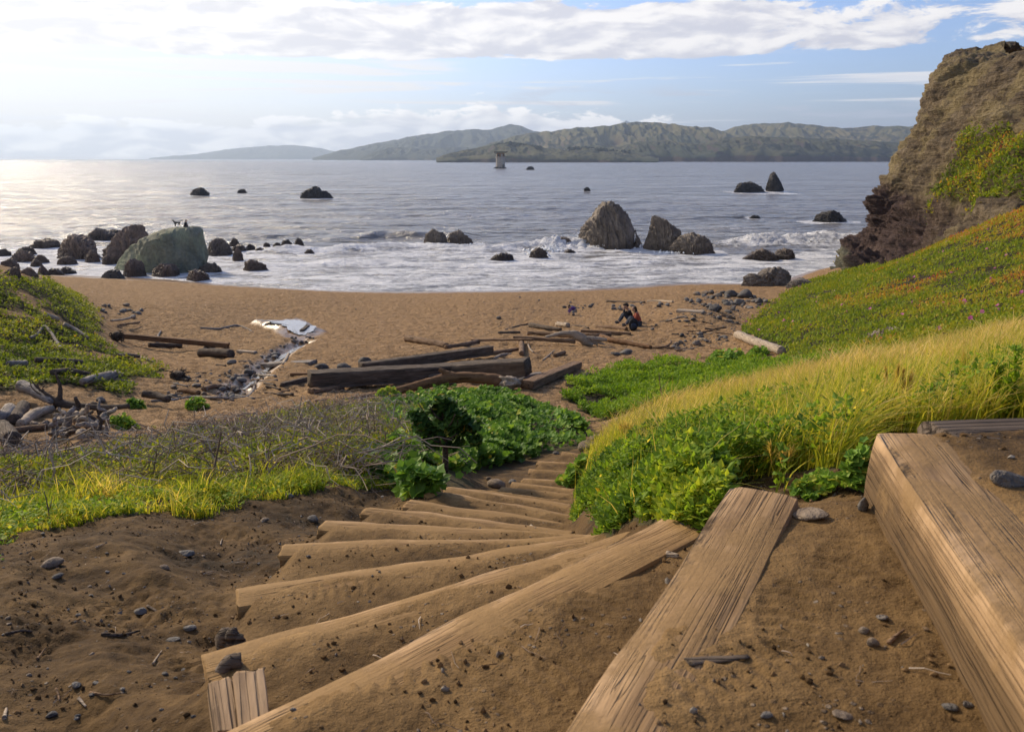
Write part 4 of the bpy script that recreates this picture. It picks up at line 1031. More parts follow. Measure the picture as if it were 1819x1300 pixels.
for k, (a, b, z) in enumerate(STEPS):
    dv = (b - a) / np.linalg.norm(b - a); up = np.array((dv[1], -dv[0], 0))        # uphill
    wd, hg = (.165, .20) if k == 0 else ((.165, .20) if k < 4 else (.15, .19))
    e0, e1 = (.0, .0) if k < 2 else (.05, .03)
    a2, b2 = a - dv * e0 + up * wd / 2, b + dv * e1 + up * wd / 2
    a2[2] = b2[2] = z + .003
    if k >= 11: a2[2] -= .012; b2[2] -= .02
    if k in (1, 2): b2[2] += .012
    V, F, M = beam(b2, a2, wd, hg, seed=k + 3, rough=.0055 if k else .0045, nx=150 if k < 6 else 70, rnd=.018 if k else .014, wear=.020 if 1 < k < 12 else (.012 if k == 1 else .006))
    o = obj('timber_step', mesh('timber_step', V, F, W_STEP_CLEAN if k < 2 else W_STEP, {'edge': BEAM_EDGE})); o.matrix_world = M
    tag(o, STEP_LABELS[k], 'step', 'timber steps leading down to the beach')
# dark plank closing the far side of the top tread
a = S0R + np.array((.150, -.02, .004)); b = a + np.array((1.1, .10, .012))
V, F, M = beam(a, b, .16, .12, seed=77, rough=.008, nx=110, rnd=.02)
o = obj('edging_plank', mesh('edging_plank', V, F, W_MUD)); o.matrix_world = M
tag(o, 'weathered dark plank lying along the side of the top tread', 'plank')
# short split block beside the third timber, rotten wood above it
def block(px, py, px2, py2, z, w, h, name, label, cat, mat, seed, tilt=0.0):
    a, b = at_z(px, py, z), at_z(px2, py2, z + tilt)
    V, F, M = beam(a, b, w, h, seed=seed, rough=.007, nx=40, rnd=.012)
    o = obj(name, mesh(name, V, F, mat)); o.matrix_world = M
    return tag(o, label, cat)
z2 = STEPS[2][2]
block(404, 1296, 390, 1203, z2 - .055, .052, .05, 'wooden_stake', 'pale cracked wooden stake at the low end of the third timber, outer one', 'stake', W_STAKE, 101)
block(452, 1286, 440, 1188, z2 - .045, .062, .05, 'wooden_stake', 'wider pale wooden stake wedged behind the third timber, inner one', 'stake', W_STAKE, 102)
z3 = STEPS[3][2]
for i, (px, py, r, h) in enumerate(((402, 1150, .020, .05), (412, 1156, .016, .06), (424, 1158, .013, .045), (393, 1148, .014, .03))):
    p = at_z(px, py, z3 - .05)
    V, F = tube(resample([p - (0, 0, .12), p + (.004, 0, h * .5), p + (0.01, .008, h)], 10), [r * 1.2] * 6 + [r, r * .8, r * .6, r * .3], 9, 5 + i, .25)
    tag(obj('rotten_wood', mesh('rotten_wood', V, F, W_DARK)), 'charred black stump of rotten wood at the broken end of the fourth timber', 'rotten wood', 'rotten wood at the fourth timber')
a = G(388, 1200); b = G(428, 1180)
V, F = tube(resample([a + (0, 0, .0), (a + b) / 2 + (0, 0, .018), b + (0, 0, .01)], 14), np.linspace(.014, .02, 14), 9, 8, .2)
tag(obj('rotten_wood', mesh('rotten_wood', V, F, W_DARK)), 'dark log fragment lying between the rotten stumps and the pale stakes', 'rotten wood')

# ---------------------------------------------------------------- driftwood
def log(label, pts, rpx, mat, name='driftwood_log', cat='driftwood', group=None, lift=.55, rough=.16, sides=12, seed=None, dz=None, n=None, flat=1.0, freq=2.0, top=True):
    seed = seed or (int(pts[0][0] * 7 + pts[0][1]) % 991 + 1)
    W = [G(px, py, 6.0) for px, py in pts]
    R = np.array([r * w_[1] / FPX for r, w_ in zip(np.broadcast_to(np.asarray(rpx, float), (len(pts),)), W)])
    W = np.array(W)
    # the pixel is the middle of the log: slide it towards the eye onto its resting height
    for i in range(len(W)):
        h = R[i] * lift * 2 * flat + (dz[i] if dz is not None else 0)
        dv = W[i] - np.array((0, 0, CZ)); W[i] = W[i] - dv * (h / max(.12, -dv[2] / dv[1]) / dv[1]) * .5
        W[i, 2] = gz(W[i, 0], W[i, 1]) + h * .75
    n = n or max(12, int(np.linalg.norm(np.diff(W, axis=0), axis=1).sum() / (R.mean() * .5)))
    n = min(n, 90)
    P_ = resample(W, n); RR = np.interp(np.linspace(0, 1, n), np.linspace(0, 1, len(R)), R)
    c = P_.mean(0); V, F = tube(P_ - c, RR, sides, seed, rough, True, freq, flat)
    # put the grain along the log: rotate the mesh data so that local x follows it
    dv = P_[-1] - P_[0]; a = math.atan2(dv[1], dv[0]); ca, sa = math.cos(-a), math.sin(-a)
    V = np.stack([V[:, 0] * ca - V[:, 1] * sa, V[:, 0] * sa + V[:, 1] * ca, V[:, 2]], -1)
    return tag(obj(name, mesh(name, V, F, mat), loc=c, rot=(0, 0, a)), label, cat, group)

def dbeam(label, pa, pb, hpx, wfac, mat, za=0.0, zb=0.0, name='driftwood_beam', cat='timber', seed=1, rough=.012, rnd=None):
    """squared timber; pixels are the middle of its near face at both ends"""
    E = []
    for (px, py), zz in ((pa, za), (pb, zb)):
        h = hpx * G(px, py)[1] / FPX
        g_ = G(px, py + hpx * .5 + zz * FPX / G(px, py)[1])
        E.append((np.array((g_[0], g_[1], g_[2] + zz)), h))
    h = (E[0][1] + E[1][1]) / 2; w_ = h * wfac
    a, b = E[0][0] + (0, w_ * .5, h * .92), E[1][0] + (0, w_ * .5, h * .92)
    V, F, M = beam(a, b, w_, h, seed=seed, rough=rough, nx=90, rnd=rnd or h * .10)
    o = obj(name, mesh(name, V, F, mat)); o.matrix_world = M
    return tag(o, label, cat)

dbeam('long dark squared beam lying across the beach, cracked along its face', (548, 677), (806, 661), 27, 1.1, W_DARK, .10, .06, seed=5, rough=.016)
dbeam('dark beam end with bolt holes continuing the long beam', (797, 662), (936, 655), 27, 1.15, W_DARK, .06, .16, seed=6, rough=.016)
dbeam('dark beam slanting up behind the long beam on the sand', (640, 655), (872, 622), 17, .9, W_DARK, .0, .10, seed=7, rough=.014)
dbeam('black broken timber piece under the dark beam end', (760, 675), (880, 671), 15, 1.2, W_DARK, .0, .0, seed=9, rough=.03)
dbeam('tan squared beam lying beside the sandy path', (937, 686), (1026, 648), 13, 1.5, W_BROWN, 0, 0, seed=10)
dbeam('long reddish brown plank half sunk in the sand before the green boulder', (209, 596), (406, 614), 9, 1.2, W_RUST, 0, 0, seed=11)
dbeam('short pale board lying by the creek stones', (421, 624), (453, 627), 5, 1.6, W_PALE, 0, 0, seed=12)
dbeam('flat grey broken board beside the creek, under a white stick', (468, 649), (553, 646), 7, 3.0, W_GREY, 0, 0, seed=13, rough=.02)
dbeam('dark board wedged at the blunt end of the long dark beam', (500, 684), (548, 672), 8, 1.0, W_MUD, 0, 0, seed=14)
dbeam('orange splintered board by the blunt end of the long dark beam', (516, 665), (546, 664), 4, 2.0, W_RUST, 0, 0, seed=15)
dbeam('sandy brown slab lying in front of the blunt beam end', (552, 697), (604, 690), 9, 2.0, W_BROWN, 0, 0, seed=16, rough=.03)
dbeam('small squared block lying in the bright pool', (535, 589), (546, 580), 6, 1.2, W_MUD, 0, 0, seed=17)
dbeam('long thin pale plank of the driftwood pile, its free end to the open sand', (838, 604), (948, 604), 4, 1.4, W_BROWN, .05, .2, seed=18)
dbeam('brown plank of the driftwood pile running up to the pale stump', (912, 600), (1022, 607), 6, 1.3, W_BROWN, .22, .1, seed=19)
dbeam('short dark board at the outer corner of the driftwood pile', (886, 591), (923, 590), 4, 1.3, W_DARK, 0, .0, seed=20)
dbeam('tan plank behind the pale stump, pointing at the seated couple', (1032, 588), (1121, 593), 5, 1.2, W_BROWN, .05, 0, seed=21)
dbeam('grey board on the sand under the beam end, below the pale log', (872, 678), (962, 664), 6, 1.6, W_GREY, 0, 0, seed=22)
dbeam('pale flat board on the stones by the ice plant slope', (1205, 553), (1252, 556), 5, 3.5, W_PALE, 0, 0, seed=23)
for lab, pts, r, mat in [
 ('round tan log lying alone in front of the dark beams', [(722, 605), (757, 611), (794, 617)], 6.2, W_BROWN),
 ('brown log reaching from the dark slanting beam to the driftwood pile', [(792, 619), (822, 614), (849, 607)], 4.5, W_BROWN),
 ('dark charred log in the far side of the driftwood pile', [(942, 579), (966, 584), (996, 587)], [5, 4, 3], W_DARK),
 ('thin pointed stick leaning out of the far side of the driftwood pile', [(898, 585), (918, 580), (938, 576)], 1.6, W_MUD),
 ('brown log in the middle of the driftwood pile under the planks', [(938, 594), (976, 596), (1014, 599)], 4.0, W_BROWN),
 ('pale wood chunk standing behind the pale stump', [(990, 577), (1009, 581)], 4.5, W_PALE),
 ('thin dark stick on open sand behind the pale stump', [(1016, 579), (1030, 580), (1045, 582)], 1.8, W_DARK),
 ('brown log on the sand with one end at the black backpack', [(1060, 581), (1086, 583), (1113, 585)], 3.2, W_BROWN),
 ('grey brown log lying parallel behind the pale stump', [(1026, 595), (1056, 596), (1084, 596)], 3.6, W_BROWN),
 ('orange brown log trailing away from the pale stump', [(1068, 602), (1090, 608), (1120, 613), (1156, 618)], [6, 5, 4.5, 3.5], W_RUST),
 ('crooked root at the end of the orange brown log', [(1150, 616), (1172, 618), (1186, 614), (1194, 606)], [2.4, 2.0, 1.6, .8], W_BROWN),
 ('short tan post lying end on at the near side of the driftwood pile', [(926, 609), (927, 631)], 5, W_BROWN),
 ('tan log across the near side of the driftwood pile', [(872, 628), (900, 625), (926, 622)], 3.8, W_BROWN),
 ('short bent stick beside the short tan post', [(938, 612), (941, 620), (947, 626)], 1.5, W_PALE),
 ('tan stick between the two dark beams', [(878, 637), (893, 631), (907, 628)], 2.6, W_PALE),
 ('tan broken branch with a white stick beside it on the trodden sand', [(986, 634), (1002, 627)], 4, W_BROWN),
 ('white forked stick by the tan broken branch', [(964, 640), (974, 632), (985, 622)], [1.2, 1.5, .6], W_PALE),
 ('dark bark log lying just below the long reddish plank', [(265, 616), (294, 616), (324, 616)], [5, 4.4, 4.2], W_MUD),
 ('thick dark cut log on the sand by the end of the reddish plank', [(356, 631), (383, 631), (411, 632)], [8, 8.4, 8], W_MUD),
 ('pale wood lump behind the thick dark cut log', [(362, 622), (371, 617), (382, 621)], [3, 6, 3], W_PALE),
 ('long curved pale stick alone on the open sand near the pool', [(356, 584), (388, 583), (418, 579), (436, 583), (450, 589)], [2, 2, 2, 1.6, .8], W_GREY),
 ('forked grey stick leaning on the long reddish plank', [(279, 608), (281, 597), (286, 587)], [2.6, 2.0, 1.0], W_GREY),
 ('pale stick on the sand just seaward of the green mound', [(198, 574), (218, 571), (239, 568)], 2, W_PALE),
 ('thin brown stick below the pale one seaward of the green mound', [(214, 578), (248, 575)], 1.6, W_BROWN),
 ('long bent bare branch snaking across the stones in the gully', [(268, 712), (304, 710), (340, 705), (377, 707), (414, 708), (441, 703), (452, 686), (456, 674)], [2, 2.6, 2.8, 2.6, 2.6, 2.4, 2.4, 1.5], W_GREY),
 ('white stick standing on the flat grey board by the creek', [(503, 646), (509, 637), (513, 629)], [2, 2.6, 2], W_PALE),
 ('brown log at the edge of the green mound next to the gully stones', [(255, 709), (276, 713), (300, 718)], 6.5, W_MUD),
 ('orange brown log among the gully stones', [(318, 697), (336, 697), (353, 699)], 5, W_RUST),
 ('dark twisted root log at the foot of the green mound', [(210, 643), (228, 640), (247, 637)], [6, 5, 3], W_MUD),
 ('short pale stick running from the dark twisted root', [(247, 635), (260, 639), (274, 643)], 2.3, W_PALE),
 ('tan slanted log among the gully stones', [(362, 692), (378, 688), (396, 684)], 4.5, W_BROWN),
 ('short grey cut log lying up in the green mound', [(17, 653), (46, 651)], 5.5, W_GREY),
 ('long dark log in the green mound behind two others', [(64, 647), (104, 648), (146, 652)], 5, W_MUD),
 ('dark log sunk in the green mound above the grey split log', [(94, 669), (125, 669), (158, 671)], 5.5, W_MUD),
 ('grey split log with a flared end in the green mound', [(147, 685), (172, 683), (196, 679), (206, 682)], [6, 8, 9.5, 9], W_GREY),
 ('wide grey slab of driftwood tilted in the green mound', [(40, 695), (64, 704), (92, 719)], [11, 10, 5], W_GREY),
 ('bleached knotted log in front of the fallen tree', [(36, 754), (60, 740), (91, 727)], [9, 9.5, 7], W_PALE),
 ('pale round log end at the frame edge beside the hollow dark log', [(-8, 742), (6, 742), (18, 731)], 12, W_GREY),
 ('hollow dark log lying end on among the bleached roots', [(43, 724), (26, 750)], 11.5, W_MUD),
 ('long tan log lying behind the heap of bleached roots', [(15, 767), (50, 764), (84, 759)], 6, W_BROWN),
 ('big brown sawn log with a dark end at the frame edge', [(2, 762), (24, 788)], [15, 17], W_MUD),
 ('thin bleached branch slanting at the frame edge below the sawn log', [(-4, 811), (20, 800), (44, 789)], 2.2, W_PALE),
 ('dark short stick on the sand in front of the leafy clump', [(164, 752), (180, 748), (192, 741)], 2.6, W_MUD),
 ('pale curved stick beside the leafy clump on the sand', [(184, 732), (190, 738), (195, 747)], 2.4, W_PALE),
 ('pale log end poking out high in the green mound', [(80, 557), (102, 564)], [5.5, 4.5], W_PALE),
 ('dead grey arching branch in the green mound', [(54, 600), (66, 588), (78, 580), (90, 592), (98, 604), (109, 622)], [2.2, 2.4, 2.6, 2.4, 2.6, 3], W_GREY),
 ('long pale log lying down the end of the green mound', [(113, 577), (134, 590), (157, 606)], [4.5, 3.6, 3], W_PALE),
 ('short grey root end sticking up beside the grey split log', [(206, 661), (214, 669)], 5, W_GREY),
 ('pale stick on the ground between grey split log and gully', [(208, 675), (224, 678), (240, 680)], 2.8, W_PALE),
 ('thick whitish bleached log resting against the ice plant slope', [(1310, 598), (1345, 610), (1389, 626)], [7.5, 8.2, 8.5], W_PALE),
 ('small grey stick lying on the bright green flat', [(1288, 674), (1312, 672), (1338, 670)], 2.2, W_GREY),
 ('short pale driftwood piece on sand at the edge of the bright green flat', [(1242, 652), (1268, 648)], 3, W_GREY),
 ('thin dark branch lying over the sand gap in the green flat', [(1206, 672), (1225, 677), (1246, 681)], 1.5, W_MUD),
 ('thin dark driftwood pole behind the seated couple', [(1078, 535), (1110, 536), (1145, 538)], 2.0, W_MUD),
 ('pale driftwood pole on the sand toward the stones behind the couple', [(1150, 536), (1172, 535), (1195, 537)], 1.8, W_PALE)]:
    log(lab, pts, r, mat, name='driftwood_stick' if np.mean(r) < 3 else 'driftwood_log', dz=[.19] * len(pts) if 'mound' in lab else None)

# the pale log with a root ball in front of the beams: trunk, root ball and broken limb
def part_tube(name, parent, pts, rad, mat, seed, rough=.2, sides=14, c=None, freq=2.0):
    n = max(14, len(pts) * 8); P_ = resample(np.array(pts) - c, n); R = np.interp(np.linspace(0, 1, n), np.linspace(0, 1, len(rad)), rad)
    V, F = tube(P_, R, sides, seed, rough, True, freq)
    return obj(name, mesh(name, V, F, mat), parent)
g0 = G(905, 694); d0 = g0[1]; s_ = d0 / FPX
t = thing('driftwood_log', 'pale orange driftwood trunk with a gnarled whitish root ball in front of the dark beams', 'driftwood', g0)
def q(px, py, dd=0.0): p = at(px, py, d0 + dd); p[2] = max(p[2], gz(p[0], p[1]) + .01); return p
part_tube('trunk', t, [q(890, 678), q(850, 671), q(800, 671), q(750, 683, -.2), q(690, 698, -.4), q(620, 714, -.7), q(560, 722, -1.0)], np.array([13, 10, 10, 9, 7, 5, 3]) * s_, W_RUST, 3, .16, c=g0)
V, F = rock_shape(91, 4, 14, .30); V = V * np.array((22, 20, 17)) * s_
obj('root_ball', mesh('root_ball', V, F, W_PALE), t, loc=(0, 0, 15 * s_))
part_tube('limb', t, [q(815, 671), q(796, 664), q(780, 656)], np.array([8, 6, 3]) * s_, W_RUST, 5, .25, c=g0)
for i, (dx, dy) in enumerate(((27, -12), (24, 6), (-14, 18), (30, -2))):
    part_tube('root', t, [q(905, 682), q(905 + dx * .6, 682 + dy * .5), q(905 + dx, 682 + dy)], np.array([6, 4, 1.2]) * s_, W_PALE, 7 + i, .3, 8, c=g0)
# pale stump in the driftwood pile
g0 = G(1030, 612); d0 = g0[1]; s_ = d0 / FPX
t = thing('driftwood_stump', 'pale twisted stump with roots in the middle of the driftwood pile', 'driftwood', g0)
part_tube('trunk', t, [q(1008, 592), q(1024, 596), q(1040, 605), q(1052, 613)], np.array([5, 8, 9, 5]) * s_, W_PALE, 13, .28, c=g0)
part_tube('limb', t, [q(1012, 592), q(994, 593), q(968, 599)], np.array([5, 4, 2.2]) * s_, W_PALE, 14, .18, c=g0)
part_tube('limb', t, [q(1040, 601), q(1060, 602), q(1078, 604)], np.array([5.5, 4.5, 3]) * s_, W_PALE, 15, .25, c=g0)
for i, e in enumerate(((1062, 615), (1048, 620), (1074, 612))):
    part_tube('root', t, [q(1042, 607), q((1042 + e[0]) / 2 + 2, (607 + e[1]) / 2 - 2), q(*e)], np.array([4, 3, 1.2]) * s_, W_PALE, 17 + i, .3, 8, c=g0)
# fallen tree with roots and bare branches in the green mound
g0 = G(108, 727); d0 = g0[1]; s_ = d0 / FPX
t = thing('fallen_tree', 'dark fallen tree trunk with upturned roots and bare branches by the green mound', 'fallen tree', g0)
part_tube('trunk', t, [q(98, 710), q(111, 717), q(150, 722), q(190, 724), q(229, 721)], np.array([9, 8, 6, 5.5, 4.5]) * s_, W_MUD, 23, .14, c=g0)
for i, (pts, r) in enumerate([([(106, 712), (107, 694), (106, 683), (98, 662)], [5, 4, 3.4, 1.5]), ([(98, 711), (80, 698), (66, 688), (55, 674)], [4.5, 2.8, 2, .7]), ([(70, 691), (66, 683), (70, 681)], [1.6, 1.3, .5]),
                              ([(80, 698), (76, 690), (79, 685)], [1.6, 1.2, .5]), ([(98, 716), (78, 704), (58, 690), (52, 672)], [2, 1.5, 1, .5]), ([(100, 718), (94, 728), (90, 733)], [5, 4, 2]), ([(106, 720), (107, 732), (108, 741)], [4, 3, 1.5])]):
    part_tube('branch' if i < 5 else 'root', t, [q(*p) for p in pts], np.array(r) * s_, W_MUD, 31 + i, .18, 8, c=g0)
# heap of bleached roots
r = np.random.default_rng(4)
for i in range(28):
    px, py = 92 + (i % 7) * 16 + r.uniform(-8, 8), 744 + (i // 7) * 12 + r.uniform(-5, 5)
    c0 = G(px, py, 6); s_ = c0[1] / FPX; n = 7
    pts = [c0 + np.array((0, 0, .05))]
    dv = np.array((r.normal(), r.normal() * .7, .25)); dv /= np.linalg.norm(dv)
    for k in range(n):
        dv = dv + r.normal(size=3) * .55; dv[2] -= .1 * k / n; dv /= np.linalg.norm(dv); pts.append(pts[-1] + dv * 7 * s_)
        pts[-1][2] = max(pts[-1][2], gz(pts[-1][0], pts[-1][1]) + .03)
    R = np.linspace(1, .4, n + 1) * r.uniform(4, 8.5) * s_
    P_ = resample(np.array(pts), 40); V, F = tube(P_ - c0, np.interp(np.linspace(0, 1, 40), np.linspace(0, 1, n + 1), R), 10, i + 60, .32, True, 2.5)
    tag(obj('driftwood_root', mesh('driftwood_root', V, F, (W_GREY, W_PALE, W_MUD)[i % 3] if i % 4 else W_PALE), loc=c0), 'twisted bleached root in the heap of roots in front of the fallen tree', 'driftwood', 'heap of bleached twisted roots')
# matted root clumps torn from the bank
for i, (px, py, wpx, hpx, lab) in enumerate(((318, 664, 17, 18, 'matted dark root clump hanging at the edge of the gully'), (208, 596, 13, 17, 'matted brown root clump on the torn end of the green mound'))):
    c0 = G(px, py + hpx * .6, 6); s_ = c0[1] / FPX; mb = MB()
    V, F = rock_shape(40 + i, 3, 10, .2); mb.add(V * np.array((wpx * .7, wpx * .6, hpx * .55)) * s_ + (0, 0, hpx * .5 * s_), F)
    for k in range(110):
        a = r.uniform(0, 6.28); p0 = np.array((math.cos(a) * wpx * .6, math.sin(a) * wpx * .5, r.uniform(.2, 1.0) * hpx)) * s_
        p1 = p0 + np.array((math.cos(a) * .5, math.sin(a) * .5, r.uniform(-1.0, .25))) * hpx * .6 * s_; p1[2] = max(p1[2], -.02)
        V, F = tube(resample([p0, (p0 + p1) / 2 + r.normal(size=3) * 2 * s_, p1], 6), np.linspace(.8, .25, 6) * s_, 4, k, 0); mb.add(V, F)
    tag(obj('root_clump', mb.me('root_clump', W_MUD), loc=c0), lab, 'root clump')
# ---------------------------------------------------------------- stones: a few shapes, copied one by one
PROTO = {}
def stone_mesh(k, mat):
    if (k, mat.name) not in PROTO:
        V, F = rock_shape(200 + k, 3, 9 + k % 5, .06, 12)
        PROTO[k, mat.name] = mesh('stone', V, F, mat)
    return PROTO[k, mat.name]
def stone(px, py, wpx, label, mat, k=0, hf=.55, group=None, rz=None, sink=.25, df=.8, name='stone', p=None, tilt=0.0):
    p = G(px, py) if p is None else p
    w_ = wpx * p[1] / FPX * .55
    r = random.Random(int(px * 31 + py * 17 + k))
    o = obj(name, stone_mesh(k % 12, mat), loc=(p[0], p[1], p[2] + w_ * hf * (1 - 2 * sink)), rot=(tilt, r.uniform(-.2, .2), r.uniform(-.5, .5) if rz is None else rz))
    o.scale = (w_, w_ * df, w_ * hf)
    return tag(o, label, 'stone', group)
for px, py, w_, lab, mt, hf in [
 (92, 1006, 44, 'largest flat brown grey stone on the dirt slope', R_TAN, .45), (103, 1024, 20, 'dark stone touching the largest flat stone on the dirt slope', R_GREY, .5), (330, 986, 33, 'flat grey stone in the middle of the dirt slope', R_GREY, .4),
 (557, 925, 22, 'grey rounded stone on the dirt near the blunt timber end', R_GREY, .65), (511, 884, 22, 'dark stone at the upper dirt edge below the grass', R_GREY, .6), (250, 1088, 25, 'grey stone with a twig beside it on the dirt slope', R_GREY, .5),
 (337, 1117, 25, 'flat pale grey stone on the dirt close to the fifth timber end', R_GREY, .4), (307, 1137, 28, 'thin slate chip half buried in the dirt below the flat pale stone', R_GREY, .3), (470, 925, 20, 'low brown stone half buried in the upper dirt', R_TAN, .4),
 (92, 1272, 22, 'dark angular stone at the bottom of the dirt slope', R_DARK, .6), (136, 1219, 22, 'grey wedge stone low on the dirt slope', R_GREY, .5), (293, 1010, 20, 'dull brown stone below the flat grey stone', R_TAN, .5)]:
    stone(px, py, w_, lab, mt, int(px), hf)
r = random.Random(5)
for i in range(52):
    px, py = r.uniform(0, 470), r.uniform(930, 1290)
    if px > 340 + (1290 - py) * .25: continue
    stone(px, py, r.uniform(5, 15) * (.6 + .5 * (py - 900) / 400), 'small stone lying loose on the brown dirt slope beside the timber steps', (R_GREY, R_GREY, R_TAN, R_DARK)[i % 4], i, r.uniform(.3, .6), 'small stones on the dirt slope', name='pebble', sink=.42)
for px, py, w_, lab, mt, hf in [
 (1568, 1098, 23, 'smooth pale oval pebble on the second tread', R_BEACH, .4), (1535, 1122, 24, 'pale angular pebble on the second tread, leftmost of three together', R_TAN, .55), (1550, 1144, 25, 'blocky pebble nearest the eye of three together on the second tread', R_TAN, .7),
 (1718, 1252, 24, 'grey pebble below the riser of the top timber, the paler of a pair', R_BEACH, .4), (1688, 1257, 30, 'darker flat pebble of the pair below the top timber riser', R_GREY, .4), (1361, 1272, 26, 'grey pebble near the worn nose of the second timber', R_GREY, .45),
 (1497, 1272, 38, 'pale flat disc shaped pebble pressed into the second tread', R_TAN, .25), (521, 1262, 14, 'small grey pebble on the third timber', R_GREY, .6), (548, 989, 9, 'little white pebble on the sixth tread', R_BEACH, .6),
 (1440, 918, 62, 'flat brown rock in the soil at the end of the second tread', R_TAN, .3), (1212, 938, 22, 'grey stone between the third and second timber ends', R_GREY, .6)]:
    stone(px, py, w_, lab, mt, int(px) + 3, hf)
p = at_z(1795, 852, CZ - A0 + .01); p[2] = gz(p[0], p[1]) - .012; stone(1795, 852, 76, 'grey brown stone lying on the top tread next to the dark plank', R_BEACH, 4, .5, None, .2, .12, .7, p=p)
p = G(1533, 905); stone(1533, 905, 24, 'upright slate stone leaning on the end of the top timber', R_GREY, 7, 1.5, None, .4, .25, .6, p=p)
for px, py, w_, lab, mt, hf in [(882, 865, 34, 'rounded brown mound stone at the side of the stair under the thicket', R_TAN, .6), (910, 858, 14, 'blue grey stone beside the brown mound stone on the stair', R_GREY, .7), (868, 853, 10, 'small reddish stone under the dark leaved tree plant', R_TAN, .9),
                                (1060, 781, 26, 'grey stone at the foot of the stair', R_TAN, .5), (1042, 798, 34, 'sandy hump of rock at the lowest timber', R_TAN, .6), (988, 807, 12, 'small grey stone at the thicket edge by the lower stair', R_GREY, .6),
                                (1042, 670, 15, 'dark round stone on the path beside the bright green flat', R_DARK, .75), (1112, 628, 26, 'flat grey rock on the sand in front of the orange brown log', R_GREY, .4), (1094, 630, 18, 'low dark stone beside the flat grey rock on the sand', R_DARK, .4),
                                (572, 655, 24, 'dark stone behind the blunt end of the long dark beam', R_DARK, .55), (612, 655, 26, 'dark flat stone behind the long dark beam, second from its blunt end', R_DARK, .5), (650, 648, 26, 'dark peaked stone where the two dark beams cross', R_DARK, .8),
                                (443, 666, 17, 'black cube shaped stone in the creek bed', R_DARK, .9), (412, 646, 17, 'greenish grey stone beside the thick dark cut log', R_GREY, .6), (427, 678, 22, 'flat blue grey stone low in the creek bed', R_GREY, .5),
                                (1298, 527, 22, 'dark grey round boulder in the stones below the ice plant', R_DARK, .75), (1325, 529, 32, 'largest smooth dark boulder in the stones below the ice plant', R_DARK, .6), (1270, 553, 24, 'dark banded stone by the pale flat board', R_DARK, .7),
                                (1238, 613, 16, 'round pale grey stone in the small stone pile before the bleached log', R_BEACH, .8), (1370, 653, 22, 'white grey rock in the bright green flat below the bleached log', R_BEACH, .6), (1410, 650, 13, 'small white rock in the bright green flat, farther from the bleached log', R_BEACH, .7),
                                (180, 713, 16, 'grey rounded stone sitting in the green mound', R_GREY, .7), (1015, 548, 12, 'dark stone of the little group near the crouching child', R_DARK, .6), (886, 566, 9, 'single pale stone alone on the open sand', R_BEACH, .7)]:
    stone(px, py, w_, lab, mt, int(px) + 5, hf)
def strew(n, poly, smin, smax, label, mats, group, seed, hf=(.4, .8), power=1.6):
    r = random.Random(seed); xs, ys = [p[0] for p in poly], [p[1] for p in poly]; k = 0
    while k < n:
        px, py = r.uniform(min(xs), max(xs)), r.uniform(min(ys), max(ys))
        if not in_poly(np.array([px]), np.array([py]), poly)[0]: continue
        s = smin + (smax - smin) * r.random() ** power
        stone(px, py, s, label, mats[k % len(mats)], k + seed, r.uniform(*hf), group, r.uniform(0, 6.28)); k += 1
strew(48, [(398, 694), (425, 655), (470, 628), (515, 604), (530, 606), (500, 632), (470, 660), (450, 690), (400, 712)], 5, 15, 'small grey or brown stone lying in the creek bed below the bright pool', (R_GREY, R_DARK, R_TAN, R_GREY), 'stones in the creek bed', 300)
strew(34, [(300, 690), (330, 672), (400, 680), (440, 700), (410, 716), (330, 712), (290, 706)], 6, 18, 'rounded stone among the driftwood in the lower gully', (R_TAN, R_GREY, R_BEACH, R_TAN), 'stones in the lower gully', 310)
strew(10, [(365, 650), (400, 648), (420, 668), (380, 680)], 4, 10, 'small stone on the torn bank above the gully, near the thick dark log', (R_GREY, R_DARK), 'stones near the dark log', 320)
strew(66, [(1216, 535), (1240, 522), (1290, 520), (1350, 528), (1368, 536), (1330, 552), (1290, 556), (1240, 548)], 6, 17, 'grey stone in the belt of stones at the seaward foot of the ice plant slope', (R_GREY, R_DARK, R_GREY, R_TAN, R_BEACH), 'belt of stones below the ice plant', 330)
strew(22, [(1200, 560), (1235, 556), (1300, 560), (1320, 575), (1260, 578), (1205, 572)], 4, 12, 'small stone on the sand landward of the stone belt', (R_GREY, R_TAN, R_DARK), 'stones landward of the belt', 340)
strew(28, [(1190, 605), (1220, 592), (1290, 596), (1300, 612), (1240, 622), (1195, 622)], 5, 13, 'stone in the low pile mixed with wood scraps before the bleached log', (R_TAN, R_GREY, R_DARK, R_BEACH), 'stones mixed with wood scraps', 350)
strew(18, [(1078, 544), (1110, 538), (1190, 540), (1195, 548), (1120, 552), (1085, 552)], 4, 12, 'pale grey stone lying in the patch right behind the seated couple', (R_GREY, R_BEACH, R_GREY), 'stones behind the seated couple', 360)
strew(13, [(970, 545), (1020, 536), (1055, 544), (1040, 552), (990, 556)], 4, 9, 'small dark stone in the loose group seaward of the crouching child', (R_GREY, R_DARK), 'stones near the child', 370)
strew(20, [(160, 540), (215, 535), (260, 552), (235, 572), (185, 568), (165, 556)], 5, 14, 'small grey stone on the sand at the seaward end of the green mound', (R_GREY, R_GREY, R_TAN), 'stones by the end of the green mound', 380)
strew(22, [(620, 530), (900, 528), (1080, 530), (1230, 560), (1180, 600), (1000, 575), (700, 590), (600, 570)], 3, 8, 'little stone scattered alone on the trodden open beach', (R_GREY, R_TAN, R_DARK), 'little stones scattered on the beach', 390, power=2.2)
strew(10, [(500, 606), (520, 598), (560, 600), (540, 610)], 4, 9, 'dark stone on the landward rim of the bright pool', (R_DARK, R_GREY), 'stones on the pool rim', 400)
